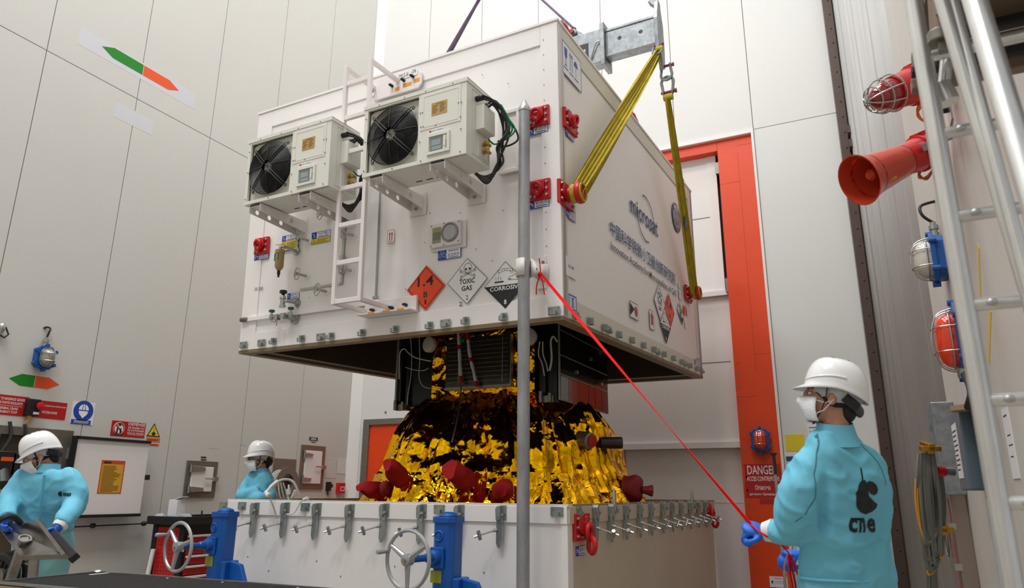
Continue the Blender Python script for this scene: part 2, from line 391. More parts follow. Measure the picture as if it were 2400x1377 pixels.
for u,v,t in [(1350,739,'A'),(1381,752,'h'),(1414.5,767,'h'),(1427,772,'A'),(1449,783,'h'),(1479.5,796,'h'),(1506.6,808,'h'),(1531,818,'h'),(1542,823,'A'),(1555,829,'h'),(1577,838.5,'h'),(1596.5,847,'h'),(1606,851,'A'),(1615.4,856,'h'),(1632.4,863,'h'),(1645,868,'A')]:
    a,b=BS.ab(u,v,.012); keeper(cov,BS,a,b,t)
for u,v in [(1263,273),(1265,445),(614,576)]:
    a,b=BF.ab(u,v,.012); bracket(cov,BF,a,b,.18,.165)
for u,v in [(1258,306),(1260,479),(612,601)]:
    a,b=BF.ab(u,v); tie_label(cov,BF,a-.09,b-.03)
a,b=BS.ab(1336,287,.012); bracket(cov,BS,a,b,.25,.17)
a,b=BS.ab(1333,314); tie_label(cov,BS,a-.08,b-.03)
SB=[]
for u,v in ((1350,453),(1630,687)):
    a,b=BS.ab(u,v,.1); SB.append((a,b)); bracket(cov,BS,a,b,.26,.19,cap=True)
a,b=BS.ab(1338,487); tie_label(cov,BS,a-.1,b-.02); tie_label(cov,BS,a-.1,b-.10)
for y in (.34,2.12,4.0):
    p=obj('lifting_bracket',MB().box(-.12,y-.19,BH+.02,-.012,y+.19,BH+.062),'red',cov,smooth=False,bev=.005)
    obj('ring',MB().torus((-.05,y+.03,BH+.10),(.9,.15,.35),.062,.021,20,8),'red',p)
    obj('boss',MB().ell((-.04,y-.11,BH+.07),.04,.07,.05,10,8),'red',p); obj('bolt',MB().cyl((-.035,y-.15,BH+.06),(-.035,y-.15,BH+.12),.02,n=6),'steel',p)
# front stickers
def diamond(par,pl,ca,cb,r,kind,n=0):
    sq=lambda k:[(ca-k,cb),(ca,cb-k),(ca+k,cb),(ca,cb+k)]
    if kind=='1.4':
        s=obj('hazard_label',MB().poly(pl,sq(r),n,n+.0015),'orange_label',par,smooth=False,label='orange diamond hazard label reading 1.4 B 1')
        k=r*.9; mb=MB(); q=sq(k); mb.line(pl,q+[q[0]],r*.025,n+.0015,n+.0025)
        text(mb,pl,'1.4',ca-r*.43,cb+r*.08,ca+r*.4,cb+r*.52,n+.0025,.015); text(mb,pl,'B',ca-r*.1,cb-r*.42,ca+r*.1,cb-r*.17,n+.0025,.01); text(mb,pl,'1',ca-r*.04,cb-r*.72,ca+r*.05,cb-r*.52,n+.0025,.01)
        obj('print',mb,'ink',s,smooth=False)
    elif kind=='toxic':
        s=obj('hazard_label',MB().poly(pl,sq(r),n,n+.0015),'white_print',par,smooth=False,label='white diamond label reading TOXIC GAS with a skull')
        mb=MB(); q=sq(r*.99); mb.line(pl,q+[q[0]],r*.018,n+.0015,n+.0025)
        c=(ca+r*.03,cb+r*.55); R=r*.2
        mb.line(pl,[(c[0]+R*math.cos(t)*(1 if math.sin(t)>-.3 else .75),c[1]+R*1.15*math.sin(t)) for t in [i*PI/10 for i in range(21)]],r*.018,n+.0015,n+.0025)
        for sx in (-.45,.45): mb.disc(pl,c[0]+sx*R,c[1]-.1*R,R*.26,n+.0015,n+.0025,10)
        mb.poly(pl,[(c[0]-.12*R,c[1]-.6*R),(c[0]+.12*R,c[1]-.6*R),(c[0],c[1]-.3*R)],n+.0015,n+.0025)
        for sx in (-1,1):
            for o_ in (-.035,.035):
                mb.line(pl,[(c[0]+sx*r*.33,cb+r*(.45+o_)),(c[0]-sx*r*.3,cb+r*(.2+o_))],r*.014,n+.0015,n+.0025)
            for (x,y) in ((.36,.46),(-.33,.19)):
                for d in (-.04,.04): mb.torus(pl.P(c[0]+sx*r*x,cb+r*(y+d),n+.002),pl.N,r*.04,r*.008,10,4)
        text(mb,pl,'TOXIC',ca-r*.38,cb-r*.12,ca+r*.38,cb+r*.1,n+.0025,.02); text(mb,pl,'GAS',ca-r*.27,cb-r*.42,ca+r*.25,cb-r*.2,n+.0025,.02); text(mb,pl,'2',ca-r*.05,cb-r*.82,ca+r*.06,cb-r*.62,n+.0025)
        obj('print',mb,'ink',s,smooth=False)
    else:
        s=obj('hazard_label',MB().poly(pl,sq(r),n,n+.0015),'white_print',par,smooth=False,label='white and black diamond label reading CORROSIVE')
        mb=MB(); q=sq(r*.99); mb.line(pl,q+[q[0]],r*.018,n+.0015,n+.0025); mb.poly(pl,[(ca-r,cb-.0),(ca,cb-r),(ca+r,cb)],n+.0015,n+.0022)
        mb.pbox(pl,ca-r*.5,cb+r*.12,ca-r*.08,cb+r*.18,n+.0015,n+.0025)
        for x0,an in ((-.18,.25),(.2,-.25)):
            ex,ey=math.cos(an)*r*.16,math.sin(an)*r*.16; fx,fy=-math.sin(an)*r*.05,math.cos(an)*r*.05; x,y=ca+x0*r,cb+r*.62
            mb.line(pl,[(x-ex-fx,y-ey-fy),(x+ex-fx,y+ey-fy),(x+ex+fx,y+ey+fy),(x-ex+fx,y-ey+fy),(x-ex-fx,y-ey-fy)],r*.014,n+.0015,n+.0025)
        for i in range(3):
            mb.disc(pl,ca-r*.3,cb+r*(.5-.08*i),r*.014,n+.0015,n+.0025,8)
            mb.line(pl,[(ca-r*(.42-.1*i),cb+r*.22),(ca-r*(.46-.13*i),cb+r*.36)],r*.012,n+.0015,n+.0025)
        hx,hy=ca+r*.12,cb+r*.22
        mb.line(pl,[(hx,hy),(hx+r*.08,hy+r*.1),(hx+r*.2,hy+r*.13),(hx+r*.45,hy+r*.2),(hx+r*.62,hy+r*.15)],r*.014,n+.0015,n+.0025)
        mb.line(pl,[(hx,hy),(hx+r*.15,hy+r*.02),(hx+r*.05,hy-r*.04),(hx+r*.2,hy-r*.02),(hx+r*.4,hy-r*.06),(hx+r*.6,hy+r*.02)],r*.014,n+.0015,n+.0025)
        for i in range(4): mb.line(pl,[(hx+r*(.15+.08*i),hy+r*.22),(hx+r*(.1+.12*i),hy+r*.38)],r*.012,n+.0015,n+.0025)
        obj('print',mb,'ink',s,smooth=False)
        mb=MB(); text(mb,pl,'CORROSIVE',ca-r*.72,cb-r*.22,ca+r*.72,cb-r*.04,n+.0032,.02); text(mb,pl,'8',ca-r*.06,cb-r*.82,ca+r*.06,cb-r*.62,n+.0032,.02)
        obj('white_lettering',mb,'white_print',s,smooth=False)
mat('orange_label',(238,74,22),.45)
a,b=BF.ab(998,674); diamond(cov,BF,a,b,.192,'1.4')
a,b=BF.ab(1095,658); diamond(cov,BF,a,b,.188,'toxic')
a,b=BF.ab(1184.5,667); diamond(cov,BF,a,b,.188,'corrosive')
def upsign(par,pl,r,n=0,m='redsign'):
    s=sticker(par,pl,r,'white_print',n); w,h=r[2]-r[0],r[3]-r[1]; mb=MB().frame(pl,*r,w*.04,n+.0015,n+.002)
    for x in (.34,.66):
        A=r[0]+w*x; mb.pbox(pl,A-w*.06,r[1]+h*.2,A+w*.06,r[1]+h*.66,n+.0015,n+.002).poly(pl,[(A-w*.13,r[1]+h*.64),(A+w*.13,r[1]+h*.64),(A,r[1]+h*.88)],n+.0015,n+.002)
    mb.pbox(pl,r[0]+w*.15,r[1]+h*.11,r[2]-w*.15,r[1]+h*.15,n+.0015,n+.002); obj('arrows',mb,m,s,smooth=False)
upsign(cov,BF,rect(BF,(908.5,540),(924,568)))
def bluesign(par,pl,r,txt,split=.36,yellow=0,n=0,icon=1):
    s=sticker(par,pl,r,'blue_sign',n); w,h=r[2]-r[0],r[3]-r[1]; y0=r[1]+h*yellow
    obj('white_field',MB().pbox(pl,r[0]+w*split,y0+h*.04,r[2]-w*.02,r[3]-h*.04,n+.0015,n+.002),'white_print',s,smooth=False)
    mb=MB(); L=len(txt)
    for i,t in enumerate(txt):
        hh=(r[3]-y0)/L; yy=r[3]-hh*(i+1)
        text(mb,pl,t,r[0]+w*(split+.05),yy+hh*.4,r[2]-w*.06,yy+hh*.88,n+.0025); mb.pbox(pl,r[0]+w*(split+.08),yy+hh*.18,r[2]-w*.1,yy+hh*.28,n+.002,n+.0025)
    obj('lettering',mb,'blue_sign',s,smooth=False)
    if icon:
        mb=MB(); c=(r[0]+w*split*.5,(y0+r[3])/2); R=min(w*split,r[3]-y0)*.22
        if len(txt)>1:
            for dx,dy in ((0,1.1),(-1.1,-.9),(1.1,-.9)): mb.torus(pl.P(c[0]+dx*R,c[1]+dy*R,n+.002),pl.N,R*.85,R*.09,14,4)
        else: mb.line(pl,[(c[0]-R,c[1]+R),(c[0],c[1]+R),(c[0],c[1]-R),(c[0]+R,c[1]-R)],R*.4,n+.0015,n+.0025)
        obj('icon',mb,'white_print',s,smooth=False)
    if yellow:
        o=obj('yellow_field',MB().pbox(pl,r[0]+w*.02,r[1]+h*.03,r[2]-w*.02,y0,n+.0015,n+.002),'yellow',s,smooth=False)
        mb=MB()
        k=3 if yellow<.6 else 5
        for i in range(k):
            yy=r[1]+h*(yellow*(.2+.7*i/k)); mb.pbox(pl,r[0]+w*(.3 if i>=k-2 else .08),yy,r[2]-w*(.1+.15*(i%2)),yy+h*.03,n+.002,n+.0025)
        t=(r[0]+w*.15,y0-h*.06); q=h*.2; mb.line(pl,[t,(t[0]-q*.55,t[1]-q),(t[0]+q*.55,t[1]-q),t],h*.02,n+.002,n+.0025)
        obj('warning_print',mb,'ink',s,smooth=False)
bluesign(cov,BF,rect(BF,(1027,581),(1080,602)),['压力表','温湿度表'],.38)
bluesign(cov,BF,rect(BF,(663,554),(699,582)),['冷凝水口'],.24,yellow=.62,n=.0045)
bluesign(cov,BF,rect(BF,(732,546),(775,566)),['气压平衡口'],.27,yellow=.45,n=.0045)
bluesign(cov,BF,rect(BF,(675,688),(702,698)),['放气口'],.3,n=.0045)
letters(cov,BF,[('SRE 3080',rect(BF,(597,674),(616,679)))],'ink',.0005)
letters(cov,BF,[('2',rect(BF,(1076,707),(1083,717)))],'ink',.0005)
s_=sticker(cov,BF,rect(BF,(884,299),(905,309)),'blue_sign')
# gauge box
r=rect(BF,(1012,529),(1093,578)); w=r[2]-r[0]; h=r[3]-r[1]
g=obj('gauge_box',MB().pbox(BF,r[0]-.0,r[1],r[2],r[3],0,.012).pbox(BF,r[0]+w*.03,r[1]+h*.1,r[2]-w*.1,r[3]-h*.02,.012,.045),'white_paint',cov,bev=.006,smooth=False)
obj('display',MB().pbox(BF,*[q for q in (r[0]+w*.12,r[1]+h*.24,r[0]+w*.36,r[1]+h*.82)],.045,.048),mat('lcd',(150,146,110),.25),g,smooth=False)
obj('display_glass',MB().pbox(BF,r[0]+w*.14,r[1]+h*.36,r[0]+w*.34,r[1]+h*.64,.048,.05),mat('lcd2',(112,116,88),.2),g,smooth=False)
c=(r[0]+w*.62,r[1]+h*.56); R=h*.31
obj('dial',MB().lathe(BF.P(*c,.045),BF.N,[(0,R*1.12),(.012,R*1.12),(.014,R*.9),(.008,R*.88)],24),'grey_steel',g)
obj('dial_face',MB().disc(BF,*c,R*.88,.053,.055,24).pbox(BF,c[0]-.002,c[1]-R*.6,c[0]+.002,c[1]+R*.7,.055,.056),mat('dialface',(176,176,174),.4),g,smooth=False)
STUFF=lambda o:o.__setitem__('kind','stuff')
STUFF(obj('screw',bolts(MB(),BF,[(r[0]+w*.08,r[1]+h*.16),(r[0]+w*.08,r[3]-h*.1),(r[0]+w*.86,r[1]+h*.2),(r[0]+w*.86,r[3]-h*.1),(r[0]+w*.45,r[3]-h*.06),(r[0]+w*.45,r[1]+h*.14)],.045,.007,.004),'zinc',g))
# small wheel valves
def wheel(mb,c,ax,R,r,spokes=3,x=None,hub=.012,n=22):
    mb.torus(c,ax,R,r,n,6,x=x); X,Y=(ortho(V(ax))); c=V(c)
    if x is not None: X=V(x).normalized(); Y=V(ax).normalized().cross(X)
    for k in range(spokes):
        t=2*PI*k/spokes+PI/2; mb.cyl(c,c+(X*math.cos(t)+Y*math.sin(t))*R,r*.9,n=6)
    mb.cyl(c-V(ax).normalized()*hub,c+V(ax).normalized()*hub,hub*1.3,n=10); return mb
def wvalve(u,v,R=.055,n=.1):
    a,b=BF.ab(u,v,n); c=BF.P(a,b,n)
    o=obj('wheel_valve',wheel(MB(),c,(BF.N+BF.A*-.35).normalized(),R,.0045),'steel',cov)
    obj('stem',MB().cyl(c,BF.P(a+.03,b-.005,0),.012),'steel',o); obj('flange',MB().cyl(BF.P(a+.03,b,0),BF.P(a+.03,b,.012),.04),'box_white',o)
for u,v in ((701,557),(696,641),(743,678),(750,500),(806,545),(801,628)): wvalve(u,v)
a0,b0=BF.ab(706,682); a1,b1=BF.ab(800,672)
obj('bolt_bar',MB().pbox(BF,a0,b0,a1+.02,b0+.02,.01,.022).pbox(BF,a1,b0,a1+.025,b0+.62,.01,.022).pbox(BF,a1-.02,b0+.1,a1+.04,b0+.26,.02,.05),'steel',cov,smooth=False)
# filter bowl
a,b=BF.ab(655,612,.12); P=lambda x,y,n=.12:BF.P(a+x,b+y,n)
fb=obj('filter_bowl',MB().lathe(P(0,.11),(0,0,-1),[(0,.03),(.005,.045),(.035,.045),(.04,.04),(.16,.04),(.185,.028),(.2,.012)],18),mat('khaki',(168,142,98),.4),cov)
obj('sight_window',MB().pbox(BF,a-.034,b-.0,a-.026,b+.07,.12,.155).pbox(BF,a+.012,b-.0,a+.022,b+.07,.12,.158),mat('sight',(10,120,95),.2),fb,smooth=False)
obj('drain',MB().cyl(P(0,-.09),P(0,-.125),.015).cyl(P(0,-.125),P(0,-.15),.01),'black',fb)
obj('head_pipe',MB().cyl(P(0,.11),P(0,.14),.016).tube([P(0,.14),P(.04,.14),P(.08,.12,.0)],.014).cyl(P(.08,.12,.0),P(.08,.12,.01),.04),'steel',fb)
obj('lever',MB().bar(P(-.06,.165),P(.03,.16),.012,.004),mat('amber',(220,150,30),.4),fb)
# vent valve with black knob
a,b=BF.ab(663,700,.1); P=lambda x,y,n=.1:BF.P(a+x,b+y,n)
vv=obj('vent_valve',MB().lathe(P(0,.03),(0,0,-1),[(0,.02),(.02,.03),(.03,.03),(.035,.022),(.09,.022),(.092,.03),(.11,.03)],14).tube([P(.01,-.02),P(.05,-.025),P(.09,-.03,0)],.014).cyl(P(.09,-.03,0),P(.09,-.03,.008),.04),'steel',cov)
obj('knob',MB().lathe(P(0,.03),(0,0,1),[(0,.015),(.02,.015),(.022,.034),(.045,.034),(.05,.028)],10),'black',vv)
# manifold with two green knobs
a,b=BF.ab(655,740,.09); P=lambda x,y,n=.09:BF.P(a+x,b+y,n)
mf=MB(); mf.tube([P(-.1,0),P(-.06,0),P(0,-.01),P(.06,.0),P(.13,.01)],.008)
for x in (-.1,.135): mf.lathe(P(x,-.03),(0,0,1),[(0,.012),(.015,.02),(.05,.02),(.055,.012),(.075,.01)],10)
mf.obox(P(-.03,-.01),BF.A,BF.B,BF.N,.04,.05,.04).obox(P(.05,0),BF.A,BF.B,BF.N,.05,.04,.04).cyl(P(-.03,-.03),P(-.03,-.09),.005).tube([P(-.1,-.04),P(-.05,-.05),P(-.03,-.03)],.005).cyl(P(.06,-.01),BF.P(a+.1,b-.02,0),.022).cyl(BF.P(a+.1,b-.02,0),BF.P(a+.1,b-.02,.008),.05)
mo=obj('valve_manifold',mf,'steel',cov)
for x in (-.1,.135): obj('green_knob',MB().lathe(P(x,.045),(0,0,1),[(0,.026),(.018,.028),(.022,.022)],9),mat('kgreen',(10,90,62),.4) if 'kgreen' not in MATS else 'kgreen',mo)
# conduit
a0,b0=BF.ab(575,747,.02); a1,b1=BF.ab(886,711,.02)
cd=obj('conduit',MB().pbox(BF,a0+.02,b0-.025,a1,b0+.015,0,.022),'box_white',cov,smooth=False,bev=.003)
obj('conduit_gland',MB().lathe(BF.P(a0-.06,b0-.005,.02),BF.A,[(0,.018),(.012,.022),(.013,.016),(.02,.016),(.021,.022),(.034,.022),(.035,.016),(.045,.016),(.046,.022),(.06,.022),(.061,.018),(.09,.018)],12),'grey_steel',cd)
a0,b0=BF.ab(892,440); a1,b1=BF.ab(889,698)
obj('door_seam',MB().pbox(BF,a0-.008,b1,a0+.004,b0+.0,0,.004).pbox(BF,a0-.03,b1-.005,a0+.02,b1+.02,0,.012),'zinc',cov,smooth=False)
obj('door_leaf',MB().pbox(BF,-2.62,.30,a0-.012,1.2,-.0,.004),'box_white',cov,smooth=False)
# cable junction plate behind right unit, guide bracket
obj('junction_plate',MB().frame(BF,-.53,1.2,-.33,1.75,.035,0,.03).pbox(BF,-.53,1.2,-.33,1.75,0,.01),'white_paint',cov,smooth=False,bev=.004)
a,b=BF.ab(1270,640,.0)
gp=obj('guide_plate',MB().pbox(BF,a-.05,b-.12,a+.04,b+.13,0,.012),'box_white',cov,smooth=False,bev=.003)
obj('bolt',bolts(MB(),BF,[(a+.02,b+.08),(a+.02,b-.06)],.012,.012,.01),'steel',gp)
a,b=BF.ab(1276,600,0); rv=MB()
for i in range(16): rv.disc(BF,-.155+.03,.28+i*.135,.005,0,.003,6)
for x,z in ((-1.2,1.0),(-.9,.95),(-.75,.62),(-.5,.9),(-1.25,.75),(-.6,.5),(-.45,2.0),(-.7,2.15),(-1.0,1.95),(-2.3,.3),(-2.5,.42),(-1.38,.37),(-1.43,.37)): rv.disc(BF,x,z,.006,0,.004,6)
obj('rivet',rv,'zinc',cov,smooth=False)['kind']='stuff'
# side stickers
r=rect(BS,(1317,90),(1362.5,200)); w=r[2]-r[0]; h=.3; b1=BS.ab(1317,91)[1]; r=(r[0],b1-h,r[2],b1)
s=sticker(cov,BS,r,'white_print'); mb=MB().frame(BS,*r,.008,.0015,.002)
x=lambda t:r[0]+w*t; y=lambda t:r[1]+h*t
mb.poly(BS,[(x(.1),y(.85)),(x(.25),y(.85)),(x(.24),y(.6)),(x(.19),y(.52)),(x(.19),y(.36)),(x(.24),y(.3)),(x(.11),y(.3)),(x(.16),y(.36)),(x(.16),y(.52)),(x(.11),y(.6))],.0015,.002)
for t in (.4,.5): mb.pbox(BS,x(t)-.005,y(.3),x(t)+.005,y(.78),.0015,.002).poly(BS,[(x(t)-.018,y(.74)),(x(t)+.018,y(.74)),(x(t),y(.88))],.0015,.002)
mb.poly(BS,[(x(.7)+.09*w*math.cos(q)*1.2,y(.6)+.09*w*1.6*math.sin(q)) for q in [i*PI/10 for i in range(11)]],.0015,.002).pbox(BS,x(.7)-.003,y(.3),x(.7)+.003,y(.6),.0015,.002)
for t0,t1 in ((.06,.28),(.35,.56),(.6,.82)): mb.pbox(BS,x(t0),y(.2),x(t1),y(.24),.0015,.002)
obj('handling_symbols',mb,'blue_sign',s,smooth=False)
# makers' lettering on the side
a0=BS.ab(1478,490)[0]; a1=BS.ab(1541,530)[0]; bb=BS.ab(1478,485)[1]; b2=BS.ab(1541,533)[1]; cb=(bb+b2)/2
lg=MB(); text(lg,BS,'microsat',a0,cb-.085,a1,cb+.1,.002,.012)
W=a1-a0
cx=a0+W*.55
lg.line(BS,[(cx+.28*math.cos(t),cb+.0+.25*math.sin(t)) for t in [(-10+5*i)*PI/180 for i in range(24)]],.012,0,.002)
lg.line(BS,[(cx-.02+.28*math.cos(t),cb+.0+.25*math.sin(t)) for t in [(170+5*i)*PI/180 for i in range(24)]],.012,0,.002)
obj('maker_lettering',lg,'navy',cov,smooth=False)
a0,c0=BS.ab(1430,536); a1,c1=BS.ab(1582.5,652); lg=MB(); cm=(c0+c1)/2
text(lg,BS,'中国科学院微小卫星创新研究院',a0,cm-.075,a1,cm+.075,.002,.008); obj('maker_lettering',lg,'navy',cov,smooth=False)
a0,c0=BS.ab(1432,580); a1,c1=BS.ab(1585,689); lg=MB(); cm=(c0+c1)/2
text(lg,BS,'Innovation Academy for Microsatellites of CAS',a0,cm-.045,a1,cm+.05,.002,.004); obj('maker_lettering',lg,'ink',cov,smooth=False)
# mission patch
a0,c0=BS.ab(1571,500); a1,c1=BS.ab(1600,520); ca,cb=BS.ab(1585.5,510); R=.185
pt=obj('mission_patch',MB().disc(BS,ca,cb,R,0,.002,32),mat('patch_navy',(62,66,116),.45,var=(6,.6,(70,100,140))),cov,smooth=False)
obj('patch_field',MB().poly(BS,[(ca+.8*R*math.cos(t),cb-.05*R+.62*R*math.sin(t)) for t in [i*PI/12 for i in range(24)]],.002,.003),mat('patch_teal',(110,160,160),.45,var=(7,.8,(120,90,150))),pt,smooth=False)
obj('patch_smile',MB().line(BS,[(ca+.45*R*math.cos(t),cb+.45*R*math.sin(t)) for t in [(200+10*i)*PI/180 for i in range(17)]],.02,.003,.004).disc(BS,ca-.3*R,cb+.2*R,.018,.003,.004,10).disc(BS,ca+.2*R,cb+.25*R,.018,.003,.004,10),'orange',pt,smooth=False)
mb=MB(); text(mb,BS,'SMILE',ca-.55*R,cb+.55*R,ca+.5*R,cb+.85*R,.003,.02); obj('lettering',mb,'white_print',pt,smooth=False)
# tall I labels, small labels
def ilabel(r):
    s=sticker(cov,BS,r,mat('pale_blue',(205,208,222),.5) if 'pale_blue' not in MATS else 'pale_blue'); w=r[2]-r[0];h=r[3]-r[1]; c=(r[0]+r[2])/2
    obj('lettering',MB().frame(BS,*r,w*.06,.0015,.002).pbox(BS,c-w*.06,r[1]+h*.2,c+w*.06,r[3]-h*.2,.0015,.002).pbox(BS,c-w*.16,r[1]+h*.18,c+w*.16,r[1]+h*.23,.0015,.002).pbox(BS,c-w*.16,r[3]-h*.23,c+w*.16,r[3]-h*.18,.0015,.002),'blue_sign',s,smooth=False)
def srect(tl,br):
    a0,b1=BS.ab(*tl);a1,b0=BS.ab(*br); return a0,b0,a1,b1
def cr(u,v,w,h): a,b=BS.ab(u,v); return a-w/2,b-h/2,a+w/2,b+h/2
ilabel(cr(1342,709,.15,.115)); ilabel(cr(1637,850,.16,.11))
r=cr(1486,728,.24,.16); s=sticker(cov,BS,r,'white_print'); w=r[2]-r[0];h=r[3]-r[1]
obj('print',MB().frame(BS,*r,.006,.0015,.002).poly(BS,[(r[0],r[1]+h*.1),(r[0],r[3]-h*.1),(r[0]+w*.55,r[1]+h*.6)],.0015,.002),'ink',s,smooth=False); obj('red_print',MB().poly(BS,[(r[0]+w*(.72+.2*math.cos(t)),r[1]+h*(.5+.33*math.sin(t))) for t in [i*PI/4+PI/8 for i in range(8)]],.002,.0025),'redsign',s,smooth=False)
r=cr(1528,750,.15,.2); s=sticker(cov,BS,r,'white_print'); w=r[2]-r[0];h=r[3]-r[1]
obj('print',MB().frame(BS,*r,.005,.0015,.002),'ink',s,smooth=False); obj('red_print',MB().poly(BS,[(r[0]+w*.1,r[1]+h*.62),(r[2]-w*.1,r[1]+h*.62),(r[0]+w*.5,r[3]-h*.06)],.002,.0025).pbox(BS,r[0]+w*.25,r[1]+h*.25,r[2]-w*.25,r[1]+h*.62,.002,.0025),'redsign',s,smooth=False)
a,b=BS.ab(1546,709); diamond(cov,BS,a,b,.2,'toxic')
a,b=BS.ab(1569,728); diamond(cov,BS,a,b,.2,'1.4')
a,b=BS.ab(1559.5,762); diamond(cov,BS,a,b,.2,'corrosive')
a,b=BS.ab(1593,726); diamond(cov,BS,a,b,.1,'toxic')
a,b=BS.ab(1597.5,741); diamond(cov,BS,a,b,.1,'corrosive')
sticker(cov,BS,cr(1605,727,.1,.11),'orange_label'); sticker(cov,BS,cr(1612,731,.08,.1),'white_print'); sticker(cov,BS,cr(1607,760,.07,.09),'white_print')
s=sticker(cov,BS,cr(1339,628,.2,.15),'white_print'); letters(s,BS,[('SRE 3080',cr(1338,626,.11,.025))],'ink',.002)
for r in (cr(1594,690,.1,.12),cr(1592,668,.08,.06),cr(1618,690,.1,.12)): sticker(cov,BS,r,'white_print')
s=sticker(cov,BS,cr(1629,847,.08,.06),mat('lgreen',(90,150,100),.5))
# ------------------------------------------------------------------ cooling units on the cover front
mat('ac_white',(224,223,214),.38,var=(5,.2,(212,208,198)))
mat('ac_inner',(205,202,188),.5)
mat('wire_black',(20,20,21),.5)
mat('brass_plate',(190,150,88),.4,.3)
def holed(pl,a0,b0,a1,b1,n,holes,r):
    """thin plate between a0..a1, round holes at given a (centre height lerped)"""
    mb=MB(); cells=[]; prev=a0
    for h in holes:
        cells.append((prev,h-r*1.25,None)); cells.append((h-r*1.25,h+r*1.25,h)); prev=h+r*1.25
    cells.append((prev,a1,None))
    lo=lambda a:b0(a) ; hi=lambda a:b1(a)
    for c0,c1,h in cells:
        if h is None: mb.add([pl.P(c0,lo(c0),n),pl.P(c1,lo(c1),n),pl.P(c1,hi(c1),n),pl.P(c0,hi(c0),n)],[(0,1,2,3)]); continue
        cb=(lo(h)+hi(h))/2; N=16; vs=[];fs=[]
        for i in range(N):
            t=2*PI*i/N; c,s=math.cos(t),math.sin(t); k=max(abs(c),abs(s))
            ex,ey=c/k,s/k; A=h+ex*(c1-c0)/2; Bq=lo(A)+(hi(A)-lo(A))*(ey+1)/2
            vs+= [pl.P(A,Bq,n),pl.P(h+r*c,cb+r*s,n)]
        fs=[(2*i,2*((i+1)%N),2*((i+1)%N)+1,2*i+1) for i in range(N)]
        mb.add(vs,fs)
    return mb
def cooling_unit():
    x0,x1,yf,yb,z0,z1=-1.468,-.497,.57,.22,1.163,1.772   # y are offsets in front of the face
    t=thing('cooling_unit','white cooling unit with a black fan guard, nearer one on the right of the ladder','cooling unit',((x0+x1)/2,-(yf+yb)/2,z0),BT,'cooling units on the cover')
    F=Plane((x0,-yf,z0),(1,0,0),(0,0,1),BT); w,h=x1-x0,z1-z0; fx=.535
    c=MB()
    c.pbox(F,0,0,.035,h,-.02,0).pbox(F,.035,h-.04,fx,h,-.02,0).pbox(F,.035,0,fx,.03,-.02,0).pbox(F,fx,0,w,h,-.03,0)
    c.pbox(F,0,0,.012,h,-(yf-yb),-.02).pbox(F,w-.012,0,w,h,-(yf-yb),-.03).pbox(F,.012,0,w-.012,.012,-(yf-yb),-.02).pbox(F,.012,h-.012,w-.012,h,-(yf-yb),-.02).pbox(F,.012,.012,w-.012,h-.012,-(yf-yb),-(yf-yb)+.01)
    cab=obj('cabinet',c,'ac_white',t,smooth=False)
    sd=MB(); cx,cy=.285,.30; R=.238
    # recessed fan panel with round opening
    N=48; vs=[];fs=[]
    for i in range(N):
        a=2*PI*i/N; co,si=math.cos(a),math.sin(a)
        k=min((.25 if co>0 else .25)/max(abs(co),1e-6),(h-.04-cy if si>0 else cy-.03)/max(abs(si),1e-6))
        vs+=[F.P(cx+co*k,cy+si*k,-.035),F.P(cx+co*.225,cy+si*.225,-.035),F.P(cx+co*.215,cy+si*.215,-.09)]
    for i in range(N):
        j=(i+1)%N; fs+=[(3*i,3*j,3*j+1,3*i+1),(3*i+1,3*j+1,3*j+2,3*i+2)]
    sd.add(vs,fs); obj('fan_panel',sd,'ac_inner',t,ang=60)
    obj('fan_recess',MB().lathe(F.P(cx,cy,-.24),F.N,[(0,.215),(.15,.215)],32,caps=False).disc(F,cx,cy,.215,-.25,-.24,32),'black',t,smooth=False)
    fan=obj('fan',MB().lathe(F.P(cx,cy,-.16),F.N,[(0,.06),(.08,.06),(.085,.045)],20),'wire_black',t)
    for k in range(4):
        a0=k*PI/2+.5; mb=MB(); vs=[]
        for i in range(7):
            a=a0+i*.15
            for rr in (.055,.12,.2): vs.append(F.P(cx+math.cos(a+rr*1.5)*rr,cy+math.sin(a+rr*1.5)*rr,-.15+.012*i))
        mb.add(vs,[(3*i+j,3*i+j+1,3*i+j+4,3*i+j+3) for i in range(6) for j in range(2)])
        o=obj('fan_blade',mb,mat('blade',(46,44,42),.4) if 'blade' not in MATS else 'blade',fan); so=o.modifiers.new('s','SOLIDIFY'); so.thickness=.004
    # guard: rings (far too fine to pick apart one by one) and ribs
    mb=MB()
    for i in range(21):
        rr=.058+(R-.058)*i/20; d=.03+.03*(1-(rr/R)**2)
        mb.torus(F.P(cx,cy,d-.02),F.N,rr,.0029,44,4)
    mb.torus(F.P(cx,cy,.002),F.N,R+.006,.0035,44,5)
    g=obj('guard_rings',mb,'wire_black',t); g['kind']='stuff'
    dome=lambda rr:.034+.03*(1-(rr/R)**2)-.02
    for k in range(4):
        a=PI/4+k*PI/2; rb=MB()
        for s_ in (-1,1):
            pts=[]
            for i in range(7):
                rr=.04+(R+.03-.04)*i/6; off=s_*(.012+.0*i)
                pts.append(F.P(cx+math.cos(a)*rr-math.sin(a)*off,cy+math.sin(a)*rr+math.cos(a)*off,dome(min(rr,R)) if rr<R else .0))
            rb.tube(pts,.0035,6)
        rb.torus(F.P(cx+math.cos(a)*(R+.035),cy+math.sin(a)*(R+.035),-.01),F.N,.011,.0035,14,6)
        obj('guard_rib',rb,'wire_black',t)
    for k in range(4):
        a=k*PI/2+.06; rb=MB(); rb.tube([F.P(cx+math.cos(a)*rr,cy+math.sin(a)*rr,dome(rr)) for rr in (.05,.09,.13,.17,.21,R)],.003,6)
        obj('guard_rib',rb,'wire_black',t)
